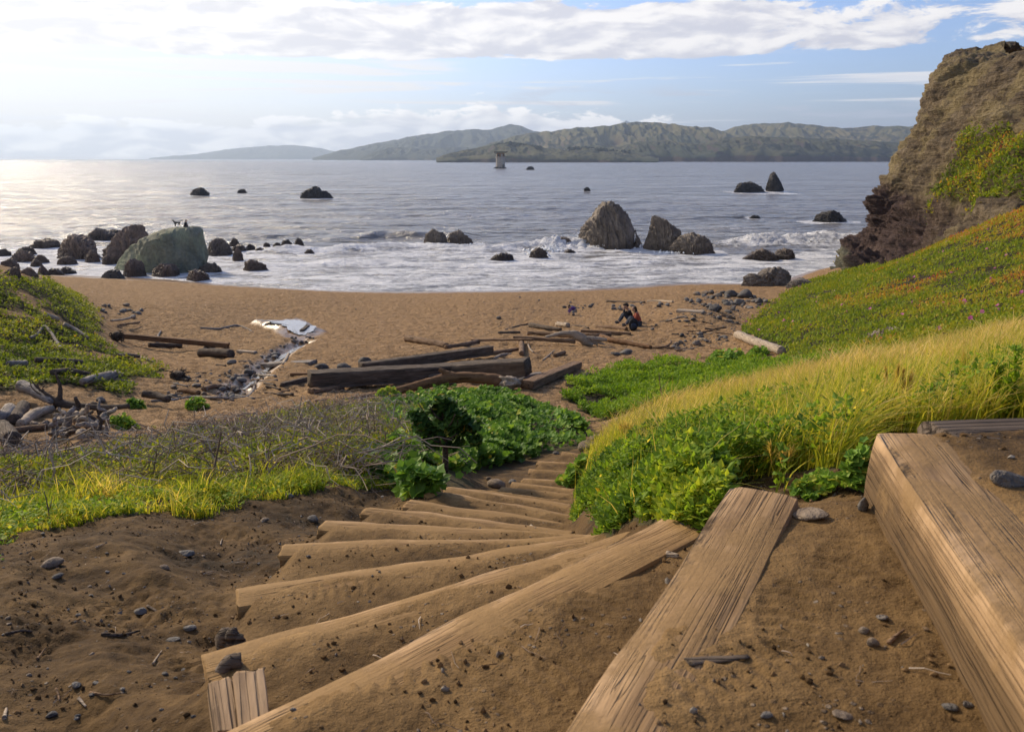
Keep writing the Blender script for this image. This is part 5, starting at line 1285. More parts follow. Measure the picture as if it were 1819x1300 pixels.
# wood scraps by the bleached log
r = random.Random(8)
for i in range(26):
    px, py = r.uniform(1180, 1310), r.uniform(562, 622)
    a = r.uniform(-.5, .5); l = r.uniform(5, 16)
    log('short scrap of driftwood lying among the stones before the bleached log', [(px - l * math.cos(a), py - l * .4 * math.sin(a)), (px + l * math.cos(a), py + l * .4 * math.sin(a))], r.uniform(.9, 2.0), (W_PALE, W_BROWN, W_MUD)[i % 3], 'driftwood_scrap', 'driftwood', 'driftwood scraps among the stones', n=10, sides=7)
for i in range(26):
    px, py = r.uniform(300, 520), r.uniform(640, 712)
    a = r.uniform(-.6, .6); l = r.uniform(6, 18)
    log('short scrap of driftwood lying in the gully beside the creek', [(px - l * math.cos(a), py - l * .4 * math.sin(a)), (px + l * math.cos(a), py + l * .4 * math.sin(a))], r.uniform(1, 2.6), (W_BROWN, W_MUD, W_GREY)[i % 3], 'driftwood_scrap', 'driftwood', 'driftwood scraps in the gully', n=10, sides=7)
# twigs, straws and bark on the dirt and the treads
def twig(pts, r_, mat, label, name, group, lift=.004, seed=1, flat=1.0):
    W = np.array([G(px, py) for px, py in pts]); W[:, 2] += lift; c = W.mean(0)
    V, F = tube(resample(W - c, 12), np.linspace(r_, r_ * .5, 12), 8, seed, .15, True, 3.0, flat)
    return tag(obj(name, mesh(name, V, F, mat), loc=c), label, name.replace('_', ' '), group)
for i, (pts, rr, mt) in enumerate([([(180, 1128), (215, 1130), (248, 1122)], .006, W_MUD), ([(10, 1128), (40, 1122), (58, 1124)], .005, W_MUD), ([(262, 1078), (275, 1085), (287, 1092)], .005, W_MUD), ([(66, 1172), (74, 1162), (82, 1152)], .003, W_BROWN),
                                   ([(272, 1180), (280, 1168), (288, 1157)], .003, W_PALE), ([(140, 1242), (147, 1250), (153, 1257)], .004, W_PALE), ([(8, 1277), (10, 1268), (12, 1260)], .005, W_PALE), ([(392, 968), (393, 962), (395, 958)], .003, W_PALE), ([(170, 974), (178, 970), (186, 967)], .003, W_PALE),
                                   ([(100, 1225), (104, 1236), (106, 1246)], .003, W_BROWN), ([(340, 935), (350, 930), (358, 927)], .003, W_PALE), ([(160, 1232), (190, 1236), (215, 1233)], .003, W_BROWN)]):
    twig(pts, rr, mt, 'thin dry twig lying on the brown dirt slope', 'twig', 'twigs on the dirt slope', seed=i + 2)
twig([(943, 935), (951, 939)], .008, W_PALE, 'short pale stick lying on the seventh tread', 'stick', None)
twig([(1185, 987), (1205, 990)], .010, W_PALE, 'pale wood chip wedged beside the second timber', 'wood_chip', None)
twig([(1220, 1176), (1260, 1172), (1295, 1170), (1330, 1166)], .011, W_DARK, 'long strip of black bark lying on the second tread', 'bark_strip', None, .001, 1, .28)
twig([(1578, 1145), (1592, 1132), (1605, 1122)], .004, W_BROWN, 'thin curved twig by the pebbles on the second tread', 'twig', None)
twig([(620, 880), (700, 870), (740, 863)], .004, W_MUD, 'thin dark twig along the upper dirt under the grass', 'twig', None)

# the finer gravel between them: nobody could count it
def gravel(label_polys, seed):
    rg = np.random.default_rng(seed); mb = MB(); V0, F0 = rock_shape(250, 1, 9, .1)
    for poly, n, s0, s1 in label_polys:
        Q, rq = scatter(zone(poly, 10, 80), n, 1.6, seed)
        for p in Q:
            w_ = rg.uniform(s0, s1) * p[1] / FPX * .5; a = rg.uniform(0, 6.28); c, s = math.cos(a), math.sin(a)
            V = V0 * np.array((w_, w_ * .75, w_ * rg.uniform(.35, .7))); V = np.stack([V[:, 0] * c - V[:, 1] * s, V[:, 0] * s + V[:, 1] * c, V[:, 2]], -1)
            mb.add(V + p + (0, 0, w_ * .15), F0)
    return tag(obj('gravel', mb.me('gravel', R_GREY, False)), kind='stuff')
gravel([([(398, 694), (425, 655), (470, 628), (515, 604), (530, 606), (500, 632), (470, 660), (450, 700), (400, 712)], 120, 2.5, 6), ([(300, 690), (330, 665), (400, 680), (440, 700), (410, 716), (330, 712), (290, 706)], 90, 3, 7),
        ([(1216, 535), (1240, 522), (1290, 520), (1350, 528), (1368, 536), (1330, 575), (1290, 596), (1240, 560)], 220, 2.5, 6), ([(1190, 605), (1220, 592), (1290, 596), (1300, 612), (1240, 622), (1195, 622)], 80, 2, 5)], 9)
# ---------------------------------------------------------------- leaf and blade meshes
def clumpfield(P, s, seed): return .5 + .5 * np.clip(fbm2(P[:, 0] * s, P[:, 1] * s, 3, seed) * 1.3, -1, 1)

def leaves(P, size, r, aspect=.55, fold=.35, up=.6, tint=None, droop=0.0):
    """two-faced folded leaves: base, side, tip, side"""
    n = len(P); a = r.uniform(0, 2 * math.pi, n); el = r.normal(up, .45, n)
    D = np.stack([np.cos(a) * np.cos(el), np.sin(a) * np.cos(el), np.sin(el) - droop], -1)
    S = np.stack([-np.sin(a), np.cos(a), r.normal(0, .35, n)], -1); S /= np.linalg.norm(S, axis=1, keepdims=True)
    U = np.cross(S, D); size = np.broadcast_to(size, (n,))[:, None]
    V = np.stack([P, P + D * size * .5 + S * size * aspect * .5 + U * size * fold * .3, P + D * size, P + D * size * .5 - S * size * aspect * .5 + U * size * fold * .3], 1)
    b = np.arange(n)[:, None] * 4
    F = np.concatenate([b + np.array((0, 1, 2)), b + np.array((0, 2, 3))])
    t = r.random(n) if tint is None else tint
    return V.reshape(-1, 3), F, np.repeat(t, 4)

def rounds(P, size, r, up=.75, tint=None, lobes=5):
    """broad lobed mallow leaves, each a shallow cupped fan"""
    n = len(P); m = lobes * 2; th = np.linspace(0, 2 * math.pi, m, endpoint=False)
    rad = 1 + .17 * np.cos(th * lobes) + .10 * np.cos(th)
    N = np.stack([r.normal(-.25, .42, n), r.normal(-.25, .42, n), np.full(n, up)], -1); N /= np.linalg.norm(N, axis=1, keepdims=True)
    A = np.cross(N, np.stack([r.normal(size=n), r.normal(size=n), r.normal(size=n)], -1)); A /= np.linalg.norm(A, axis=1, keepdims=True); B = np.cross(N, A)
    size = np.broadcast_to(size, (n,)) * .5
    rim = P[:, None] + size[:, None, None] * (rad * np.cos(th))[None, :, None] * A[:, None] + size[:, None, None] * (rad * np.sin(th))[None, :, None] * B[:, None] + N[:, None] * (size[:, None] * (.10 + .16 * np.cos(th * 2 + 1)[None] + .1 * r.normal(size=(n, m))))[:, :, None]
    V = np.concatenate([P[:, None] - N[:, None] * (size * .18)[:, None, None], rim], 1)
    b = np.arange(n)[:, None] * (m + 1)
    F = np.concatenate([np.concatenate([b, b + 1 + i, b + 1 + (i + 1) % m], 1) for i in range(m)])
    t = r.random(n) if tint is None else tint
    return V.reshape(-1, 3), F, np.repeat(t, m + 1)

def blades(P, h, w_, r, wind=(1.0, .25), lean=.55, seg=4, tint=None, spread=.6, tipfade=0.0):
    n = len(P); h = np.broadcast_to(h, (n,)); w_ = np.broadcast_to(w_, (n,))
    d = np.stack([r.normal(wind[0], spread, n), r.normal(wind[1], spread, n)], -1); ln = np.abs(r.normal(lean, .28, n))
    d /= np.linalg.norm(d, axis=1, keepdims=True) + 1e-6
    f = r.uniform(0, math.pi, n); W = np.stack([np.cos(f), np.sin(f), np.zeros(n)], -1)
    t = np.linspace(0, 1, seg + 1)
    cx = h[:, None] * ln[:, None] * t[None] ** 1.8
    cz = h[:, None] * (t[None] - .42 * np.clip(ln, 0, 1.6)[:, None] * t[None] ** 2.4)
    C = P[:, None] + np.stack([d[:, :1] * cx, d[:, 1:] * cx, cz], -1)
    hw = (.5 * w_[:, None] * (1 - t[None] ** 1.7 * .94))[:, :, None] * W[:, None]
    V = np.stack([C - hw, C + hw], 2).reshape(n, -1, 3)
    b = np.arange(n)[:, None] * (2 * (seg + 1))
    F = np.concatenate([b + np.array((2 * i, 2 * i + 1, 2 * i + 3, 2 * i + 2)) for i in range(seg)])
    tt = r.random(n) if tint is None else tint
    T = np.clip(tt[:, None] + tipfade * t[None], 0, 1)
    return V.reshape(-1, 3), F, np.repeat(T, 2, axis=1).ravel()

def stems(P0, P1, sag, rad, r, seg=5, sides=3, jit=.12):
    n = len(P0); t = np.linspace(0, 1, seg + 1)
    L = np.linalg.norm(P1 - P0, axis=1)
    C = P0[:, None] + (P1 - P0)[:, None] * t[None, :, None]
    C[:, :, 2] += (np.broadcast_to(sag, (n,))[:, None]) * (4 * t * (1 - t))[None]
    C[:, 1:-1] += r.normal(size=(n, seg - 1, 3)) * (L * jit * .4)[:, None, None]
    T = np.gradient(C, axis=1); T /= np.linalg.norm(T, axis=2, keepdims=True) + 1e-9
    A = np.cross(T, np.array((.3, .2, .93))); A /= np.linalg.norm(A, axis=2, keepdims=True) + 1e-9; B = np.cross(A, T)
    R = np.broadcast_to(rad, (n,))[:, None] * (1 - .65 * t)[None]
    a = np.linspace(0, 2 * math.pi, sides, endpoint=False)
    V = C[:, :, None] + R[:, :, None, None] * (np.cos(a)[None, None, :, None] * A[:, :, None] + np.sin(a)[None, None, :, None] * B[:, :, None])
    b = (np.arange(n) * (seg + 1) * sides)[:, None]
    F = np.concatenate([b + np.array((i * sides + j, i * sides + (j + 1) % sides, (i + 1) * sides + (j + 1) % sides, (i + 1) * sides + j)) for i in range(seg) for j in range(sides)])
    return V.reshape(-1, 3), F, np.repeat(r.random(n), (seg + 1) * sides)

def pack(name, parts, mat, shade=False):
    mb = MB()
    for V, F, t in parts: mb.add(V, F, t)
    return mb.me(name, mat, shade)
def stuff(name, parts, mat): return tag(obj(name, pack(name, parts, mat)), kind='stuff')

# ---------------------------------------------------------------- ground cover (nobody could count it)
sdist = -poly_sdf(GX, GY, STAIR_POLY)
# lush small leaves beside the stair
nearw = 1.0 * (GY < 6.5)
_leafy = smooth(755, 880, GPY + 42 * fbm2(GX * 1.5, GY * 1.5, 3, 2)) * smooth(.95, .55, GX - .28 * (GY - 2)) + .16 * (GY < 6) * (fbm2(GX * 1.7, GY * 1.7, 3, 7) > .05)
P, r = scatter('right_near', 60000, 1.25, 1, _leafy)
ed = smooth(.0, .22, -poly_sdf(P[:, 0], P[:, 1], STAIR_POLY))
hh = (.04 + .19 * ed) * (.35 + .9 * clumpfield(P, 2.8, 5)) * smooth(9, 4, P[:, 1])
P[:, 2] += hh * r.random(len(P)) ** .55
stuff('leafy_ground_cover', [leaves(P, r.uniform(.018, .042, len(P)), r, .62, .4, .35, np.clip(.52 + .34 * fbm2(P[:, 0] * 2.6, P[:, 1] * 2.6, 3, 9) + r.normal(0, .20, len(P)), 0, np.where(r.random(len(P)) < .985, .86, 1.0)))], L_PARSLEY)
P, r = scatter('right_near', 24000, 1.3, 2, .45 + (1 - _leafy))
ht = r.uniform(.14, .34, len(P)) * (.45 + .7 * clumpfield(P, 1.6, 15)) * smooth(.0, .3, -poly_sdf(P[:, 0], P[:, 1], STAIR_POLY) + .10)
g1 = blades(P, ht, r.uniform(.004, .008, len(P)), r, (.8, .2), .55, 4, np.clip(r.normal(.42, .22, len(P)) + .15 * smooth(4, 8, P[:, 1]), 0, 1), .8, .15)
P, r = scatter(np.clip(Z['right_near'] + .55 * Z['pale_grass'], 0, 1), 60000, 1.25, 31, 1.08 - _leafy)
g1b = blades(P, r.uniform(.18, .36, len(P)), r.uniform(.004, .007, len(P)), r, (.8, .0), .6, 4, np.clip(.48 + .35 * fbm2(P[:, 0] * 2, P[:, 1] * 2, 2, 33) + r.normal(0, .2, len(P)), 0, 1), .8, .3)
stuff('tall_grass', [g1, g1b], L_GRASS)
# pale heads of dry grass lying over in the wind
P, r = scatter(np.clip(Z['pale_grass'] + .10 * Z['right_near'] * smooth(825, 740, GPY + 25 * fbm2(GX * 1.2, GY * 1.2, 2, 8)), 0, 1), 72000, 1.30, 3, .25 + (fbm2(GX * 1.3, GY * 1.3, 3, 28) > -.12))
cf = clumpfield(P, .8, 25)
stuff('dry_grass', [blades(P, r.uniform(.16, .40, len(P)) * (.55 + .7 * cf), r.uniform(.0045, .0085, len(P)) * (.8 + P[:, 1] * .06), r, (1.0, -.05), .85, 5, np.clip(.14 + .42 * cf + .30 * fbm2(P[:, 0] * 3, P[:, 1] * 3, 2, 26) + r.normal(0, .18, len(P)), 0, 1), .95, .35)], L_PALE)
# strip of grass along the dirt
P, r = scatter('grass_near', 26000, 1.2, 4)
ht = r.uniform(.04, .24, len(P)) * (.2 + 1.15 * clumpfield(P, 3.0, 35) ** 1.4) * (.45 + .55 * smooth(2.9, 3.8, P[:, 1] + .25 * P[:, 0]))
g2 = blades(P, ht, r.uniform(.004, .009, len(P)), r, (.3, -.2), .6, 4, np.clip(.40 + .38 * fbm2(P[:, 0] * 2.4, P[:, 1] * 2.4, 3, 51) + r.normal(0, .22, len(P)), 0, 1), 1.0, .15)
stuff('grass', [g2], L_GRASS)
P, r = scatter('grass_near', 15000, 1.2, 5)
P[:, 2] += r.random(len(P)) * .07
stuff('clover', [leaves(P, r.uniform(.014, .034, len(P)), r, .75, .3, .25, np.clip(r.normal(.68, .16, len(P)), 0, .93))], L_PARSLEY)
# brambles: first the long pale dead canes, then the tangle
P, r = scatter('bramble', 340, 1.35, 61)
a = r.uniform(0, 6.28, len(P)); L = r.uniform(.5, 1.3, len(P)); Q = P + np.stack([np.cos(a) * L, np.sin(a) * L * .6, r.uniform(.05, .3, len(P))], -1)
Q[:, 2] = np.maximum(Q[:, 2], terrain(Q[:, 0], Q[:, 1]) + .05)
stuff('dead_canes', [(lambda q_: (q_[0], q_[1], .55 + .45 * q_[2]))(stems(P, Q, r.uniform(.05, .3, len(P)), r.uniform(.005, .0095, len(P)), r, 7, 4))], L_TWIG)
P, r = scatter('bramble', 4600, 1.35, 6, .25 + clumpfield(np.stack([GX.ravel(), GY.ravel()], -1), .55, 45).reshape(GX.shape) ** 1.5)
L = r.uniform(.25, .9, len(P)); a = r.uniform(0, 6.28, len(P))
Q = P + np.stack([np.cos(a) * L, np.sin(a) * L, r.uniform(.0, .16, len(P))], -1); P[:, 2] += r.uniform(0, .10, len(P))
Q[:, 2] = np.maximum(Q[:, 2], terrain(Q[:, 0], Q[:, 1]) + .02)
up = np.nonzero(r.random(len(P)) < .10)[0]; Q[up] = P[up] + np.stack([r.normal(0, .12, len(up)), r.normal(0, .12, len(up)), r.uniform(.18, .42, len(up))], -1)
stuff('bramble', [stems(P, Q, r.uniform(.02, .14, len(P)), r.uniform(.0026, .0058, len(P)), r, 6)], L_TWIG)
P, r = scatter('bramble', 46000, 1.35, 7, .14 + (fbm2(GX * .8, GY * .8, 3, 46) + .35 * smooth(-2.6, -.8, GX / GY * 6) > .06) * 1.0)
P[:, 2] += r.random(len(P)) ** .8 * .24
stuff('undergrowth', [leaves(P, r.uniform(.022, .055, len(P)), r, .55, .4, .4, np.clip(r.normal(.58, .22, len(P)), 0, .95))], L_MOUND)
P, r = scatter('bramble', 7000, 1.35, 8, (fbm2(GX * .8, GY * .8, 3, 46) > -.15) * smooth(9.5, 6.0, GY))
stuff('tall_grass', [blades(P, r.uniform(.10, .26, len(P)), r.uniform(.005, .009, len(P)), r, (.3, .1), .55, 4, np.clip(r.normal(.40, .2, len(P)), 0, 1), 1, .25)], L_GRASS)
# thicket of mallow beside the lower stair
_tm = G(790, 848)
P, r = scatter('thicket', 15000, 1.3, 9, (.15 + .85 * (fbm2(GX * .7 + 3, GY * .7, 3, 49) > -.18)) * smooth(.25, .50, np.hypot(GX - _tm[0], (GY - _tm[1]) * .8)))
hh = .10 + .22 * clumpfield(P, 1.2, 55); P[:, 2] += hh * r.random(len(P)) ** .5
stuff('mallow_thicket', [rounds(P, r.uniform(.045, .125, len(P)), r, .85, np.clip(.45 + .25 * fbm2(P[:, 0] * 1.6, P[:, 1] * 1.6, 2, 52) + r.normal(0, .17, len(P)), 0, 1))], L_MALLOW)
# mound at the far side of the gully
P, r = scatter('left_mound', 60000, 1.35, 10)
cf = clumpfield(P, 1.2, 65); P[:, 2] += (.03 + .34 * cf ** 1.5) * r.random(len(P)) ** .5
stuff('low_shrub_cover', [leaves(P, r.uniform(.05, .12, len(P)), r, .6, .4, .45, np.clip(.28 + .42 * cf + .22 * fbm2(P[:, 0] * .3, P[:, 1] * .3, 2, 66) + r.normal(0, .14, len(P)), 0, 1))], L_MOUND)
P, r = scatter('green_flat', 46000, 1.3, 11, (fbm2(GX * .55 + 9, GY * .55, 3, 68) > -.45) * 1.0)
cf = clumpfield(P, 1.1, 69); P[:, 2] += (.04 + .24 * cf) * r.random(len(P)) ** .5
stuff('green_ground_cover', [leaves(P, r.uniform(.05, .11, len(P)), r, .6, .4, .5, np.clip(.25 + .5 * cf + r.normal(0, .14, len(P)), 0, 1))], L_FLAT)
P, r = scatter('ice_slope', 120000, 1.35, 12, (fbm2(GX * .32, GY * .32, 3, 70) > -.50) * 1.0)
cf = clumpfield(P, .8, 71); P[:, 2] += (.05 + .24 * cf) * r.random(len(P)) ** .5
redp = .31 * smooth(.0, .65, fbm2(P[:, 0] * .13 + 4, P[:, 1] * .13, 3, 73) + .9 * smooth(6.5, 10.5, P[:, 2]) - .25)
redp += .12 * smooth(.2, .7, fbm2(P[:, 0] * .5, P[:, 1] * .5, 2, 74)) * smooth(6.0, 9, P[:, 2])
stuff('ice_plant', [leaves(P, r.uniform(.07, .15, len(P)) * (.6 + P[:, 1] / 50), r, .45, .4, .6, np.clip(.22 + .32 * cf + redp + r.normal(0, .11, len(P)), 0, 1))], L_ICE)
# ice plant hanging on the cliff
k = np.nonzero((greenband + .55 * fbm3(CLV * .30, 3, 81)) > .62)[0]; r = np.random.default_rng(82)
k = r.choice(k, 17000); P = CLV[k] + r.normal(0, .25, (len(k), 3)) + N_[k] * .12
stuff('ice_plant', [leaves(P, r.uniform(.20, .46, len(P)), r, .5, .4, .5, np.clip(.30 + .45 * fbm3(P * .12, 3, 83) + r.normal(0, .2, len(P)), 0, 1))], L_ICE)
# dead yellow flowers heads in the strip of grass, pink ones on the slope: countless dots
for zn, n, m_, nm, lo, hi, s_, sd_ in (('grass_near', 70, L_FLOWER, 'yellow_flowers', .08, .16, .022, 91), ('right_near', 26, L_FLOWER, 'yellow_flowers', .16, .26, .016, 92), ('ice_slope', 240, L_PINK, 'pink_flowers', .15, .3, .11, 93)):
    P, r = scatter(zn, n, 1.3, sd_, (GX > 9) * 1.0 if zn == 'ice_slope' else None); P[:, 2] += r.uniform(lo, hi, n)
    stuff(nm, [rounds(P, s_, r, .6, None, 5)], m_)

# crumbs of soil, bark and grit lying on the dirt and the treads, and bits of straw
CRUMB = material('soil_crumb', lambda g: g.out(g.pbr(g.ramp(g.attr('tint'), [(0, (.045, .028, .014)), (.4, (.120, .071, .031)), (.78, (.230, .145, .070)), (.92, (.160, .140, .120)), (1, (.320, .285, .235))]), .95, None, .1)))
_on = (GY > .3) * (GY < 6.5) * (1 - VEG) * (np.abs(GX / GY) < .72) * (.15 + (fbm2(GX * 1.9, GY * 1.9, 3, 96) > .0)) * np.where(poly_sdf(GX, GY, STAIR_POLY) > 0, .10 + .45 * TREAD_BACK, 1.0)
P, r = scatter(_on, 11000, 1.35, 97)
V0, F0 = ico(1); n = len(P); sz = (.0010 + .0062 * r.random(n) ** 5) * (.8 + P[:, 1] * .10)
V = V0[None] * (sz[:, None] * r.uniform(.6, 1.3, (n, 3)))[:, None, :] * (1 + .25 * r.normal(size=(n, len(V0), 1))) + P[:, None] + np.array((0, 0, 1))[None, None] * (sz * .3)[:, None, None]
stuff('soil_crumbs', [(V.reshape(-1, 3), (F0[None] + (np.arange(n) * len(V0))[:, None, None]).reshape(-1, 3), np.repeat(r.random(n), len(V0)))], CRUMB)
P, r = scatter(_on, 420, 1.35, 98); a = r.uniform(0, 6.28, len(P)); L = r.uniform(.02, .07, len(P)); P[:, 2] += .003
Q = P + np.stack([np.cos(a) * L, np.sin(a) * L, 0 * L], -1); Q[:, 2] = terrain(Q[:, 0], Q[:, 1]) + .003
stuff('straw_litter', [stems(P, Q, .002, r.uniform(.0007, .0016, len(P)), r, 3)], L_TWIG)

# ---------------------------------------------------------------- single plants
def plant_thing(name, label, cat, base, group=None): return thing(name, label, cat, base, 0, group)
# small tree mallow with a dark crown over the thicket
b = G(790, 848); s_ = b[1] / FPX; r = np.random.default_rng(3)
t = plant_thing('tree_mallow', 'small dark leaved tree plant on a bare stem beside the stair', 'plant', b)
V, F = tube(resample([(0, 0, -.05), (.01, .01, 55 * s_), (-.005, 0, 100 * s_), (.01, .0, 150 * s_)], 26), np.linspace(6.5, 3, 26) * s_, 8, 3, .12); obj('trunk', mesh('trunk', V, F, W_MUD), t)
mb = MB()
for i in range(16):
    a = r.uniform(0, 6.28); z0 = r.uniform(55, 120) * s_; l = r.uniform(35, 62) * s_
    p1 = np.array((math.cos(a) * l, math.sin(a) * l, z0 + r.uniform(15, 50) * s_)); V, F = tube(resample([(0, 0, z0), (p1[0] * .5, p1[1] * .5, z0 + (p1[2] - z0) * .3), p1], 8), np.linspace(2.6, 1, 8) * s_, 5, i, .1); mb.add(V, F, .3)
obj('branches', mb.me('branches', W_MUD), t)
P = []
for cx, cy, cz, cr, cn in ((-42, 0, 96, 27, 150), (-8, 10, 140, 28, 170), (32, -10, 128, 26, 150), (52, 5, 98, 24, 120), (-22, -12, 70, 22, 90), (12, 0, 104, 30, 190), (-58, 5, 122, 16, 50), (64, 0, 70, 15, 50), (20, 8, 62, 18, 60), (0, 0, 160, 15, 50)):
    u = r.normal(size=(cn, 3)); u /= np.linalg.norm(u, axis=1, keepdims=True); P.append(u * (cr * r.random(cn) ** .33)[:, None] * np.array((1.1, 1, .72)) * .82 + np.array((cx * .88 + 2, cy, 112 + (cz - 112) * .86)))
P = np.concatenate(P) * s_; P = P[r.random(len(P)) < .62]
obj('crown', pack('crown', [rounds(P, r.uniform(9, 22, len(P)) * s_, r, .8, np.clip(r.normal(.52, .24, len(P)) , 0, 1))], L_TREE), t)
# leafy clumps standing on their own
def clump(px, py, wpx, hpx, label, mat, n, lf, kind='rounds', name='leafy_plant', seed=1, group=None, tint=(.5, .2)):
    b = G(px, py); s_ = b[1] / FPX; r = np.random.default_rng(seed)
    th = r.uniform(0, 6.28, n); q_ = np.sqrt(r.random(n)); hz = np.sqrt(np.clip(1 - q_ ** 2, 0, 1)) * r.random(n) ** .4
    P = np.stack([np.cos(th) * q_ * wpx * .5, np.sin(th) * q_ * wpx * .45, hz * hpx * (.75 + .3 * np.sin(th * 3 + seed))], -1) * s_
    P[:, 2] += np.array(terrain(P[:, 0] + b[0], P[:, 1] + b[1])) - b[2] + .01
    t_ = np.clip(r.normal(*tint, n), 0, 1); size = r.uniform(.6, 1.3, n) * lf * s_
    me_ = pack(name, [rounds(P, size, r, .8, t_) if kind == 'rounds' else leaves(P, size, r, .5, .4, .6, t_)], mat)
    return tag(obj(name, me_, loc=b), label, 'plant', group)
clump(222, 760, 52, 26, 'pale green leafy clump on the sand in front of the bleached roots', L_MALLOW, 420, 7, seed=3, tint=(.75, .15))
clump(350, 727, 40, 22, 'bright green leafy clump under the long bent bare branch', L_MALLOW, 320, 7, seed=4, tint=(.7, .15))
clump(242, 724, 34, 18, 'dark green leafy clump between the fallen tree and the sand', L_MALLOW, 260, 6, seed=5)
clump(235, 790, 88, 18, 'flat yellow green bush at the edge of the sand before the brambles', L_MOUND, 900, 6, 'leaves', 'low_bush', 6, tint=(.72, .15))
clump(1291, 645, 70, 26, 'bright leafy clump at the sandy edge before the bleached log', L_MALLOW, 640, 7, seed=7, tint=(.7, .15))
clump(1346, 632, 38, 18, 'leafy clump tucked against the near side of the bleached log', L_MALLOW, 340, 7, seed=8, tint=(.7, .15))
clump(690, 706, 46, 20, 'bright leafy tuft in front of the dark beams at the bramble edge', L_MALLOW, 420, 7, seed=9, tint=(.8, .12))
clump(1525, 872, 66, 98, 'broad leaved green plant growing against the end of the top timber', L_MALLOW, 240, 22, seed=10, tint=(.7, .18))
clump(1450, 875, 100, 34, 'low round leaved plant on the soil beyond the second timber end', L_MALLOW, 220, 16, seed=11, tint=(.75, .15))
clump(1255, 860, 60, 66, 'round leaved plant among the small leaves near the second timber', L_MALLOW, 150, 20, seed=12, tint=(.6, .15))
clump(1145, 805, 46, 40, 'big rounded blue green leaves standing above the lush bank', L_MALLOW, 70, 28, seed=13, tint=(.4, .1))
clump(1018, 860, 44, 40, 'pale broad leaves hanging over the stair at the edge of the lush bank', L_MALLOW, 90, 20, seed=14, tint=(.75, .12))
clump(700, 862, 120, 52, 'broad leaved mallow plant at the upper edge of the dirt', L_MALLOW, 330, 20, seed=15, tint=(.5, .15))
clump(1560, 606, 70, 22, 'dusty grey shrub on the green slope above the pale grass', L_TWIG, 900, 5, 'leaves', 'grey_shrub', 16, tint=(.7, .2))
# thistle like plant with upright leafy stalks near the frame edge
for px, py, hp, lab in ((1786, 752, 150, 'tall leafy green stalk standing in the grass above the dark plank'), (1762, 740, 105, 'shorter leafy green stalk just beside the tall one above the dark plank')):
    b = G(px, py); s_ = b[1] / FPX; r = np.random.default_rng(px); t = plant_thing('leafy_stalk', lab, 'plant', b)
    V, F = tube(resample([(0, 0, -.03), (.01, 0, hp * .5 * s_), (-.01, 0, hp * s_)], 14), np.linspace(4, 1.5, 14) * s_, 6, 3, .05); obj('stem', pack('stem', [(V, F, np.full(len(V), .5))], L_FLAT, True), t)
    z_ = r.uniform(.08, 1, 150) * hp * s_; a = r.uniform(0, 6.28, 150); P = np.stack([np.cos(a) * 2 * s_, np.sin(a) * 2 * s_, z_], -1)
    obj('leaves', pack('leaves', [leaves(P, r.uniform(16, 30, 150) * s_ * (1.25 - z_ / (hp * s_) * .7), r, .42, .4, .45, np.clip(r.normal(.55, .2, 150), 0, 1))], L_FLAT), t)
# tufts of foxtail grass whose heads stand above the rest
def foxtail(px, py, hp, n, lab, seed):
    b = G(px, py); s_ = b[1] / FPX; r = np.random.default_rng(seed); t = plant_thing('foxtail_tuft', lab, 'grass tuft', b)
    P = r.normal(0, 7, (n * 3, 3)) * s_; P[:, 2] = 0
    obj('blades', pack('blades', [blades(P, r.uniform(.5, 1.0, n * 3) * hp * s_, r.uniform(2.5, 5, n * 3) * s_, r, (.2, 0), .35, 5, np.clip(r.normal(.45, .2, n * 3), 0, 1), 1)], L_GRASS), t)
    hd = []
    for i in range(n):
        a = r.uniform(-.6, .6); p0 = np.array((r.normal(0, 8), r.normal(0, 5), 0)) * s_; p1 = p0 + np.array((math.sin(a) * .35, r.normal(0, .1), 1)) * hp * r.uniform(.75, 1.1) * s_
        m = 60; tt = r.random(m); Q = p0 + (p1 - p0) * (.62 + .38 * tt)[:, None]
        hd.append(stems(p0[None], p1[None], 0.0, np.array([1.2 * s_]), r, 5))
        hd.append(blades(Q, r.uniform(14, 30, m) * s_, np.full(m, 1.5 * s_), r, (math.sin(a) * 2.0, 0), .45, 3, np.clip(r.normal(.55, .15, m), 0, 1), .5))
    obj('seed_heads', pack('seed_heads', hd, L_PALE), t)
foxtail(1592, 752, 95, 9, 'tuft of foxtail grass with drooping heads behind the top timber, tallest of the bank', 5)
foxtail(1440, 800, 70, 5, 'foxtail tuft in the middle of the bank beyond the second timber', 6)
foxtail(1385, 850, 60, 4, 'pale dry foxtail spray leaning over the soil by the second timber end', 7)
foxtail(1320, 760, 52, 4, 'foxtail tuft in the pale grass over the lush bank', 8)
foxtail(1700, 700, 66, 5, 'foxtail tuft in the pale grass between the stalks and the top timber', 9)
foxtail(1115, 800, 46, 4, 'foxtail tuft on the lush bank beside the foot of the stair', 12)
# bare saplings rising out of the brambles
def sapling(px, py, lab, limbs, seed):
    b = G(px, py); s_ = b[1] / FPX; r = np.random.default_rng(seed); mb = MB()
    for pts, rad in limbs:
        Q = np.array([((x - px) * s_, r.normal(0, 3) * s_, (py - y) * s_) for x, y in pts]); V, F = tube(resample(Q, 16), np.linspace(rad, rad * .35, 16) * s_, 6, seed, .1); mb.add(V, F, r.uniform(.2, .5))
    return tag(obj('bare_sapling', mb.me('bare_sapling', L_TWIG), loc=b), lab, 'sapling')
sapling(379, 876, 'leafless forked sapling rising from the grass through the brambles', [([(379, 876), (384, 840), (392, 800), (402, 765), (405, 750)], 3.2), ([(392, 800), (372, 775), (355, 760)], 1.4), ([(398, 780), (420, 765), (438, 745)], 1.5), ([(372, 872), (374, 850), (384, 832)], 1.6), ([(402, 765), (398, 752), (396, 745)], 1), ([(388, 818), (350, 800), (318, 790), (290, 800)], 1.2)], 3)
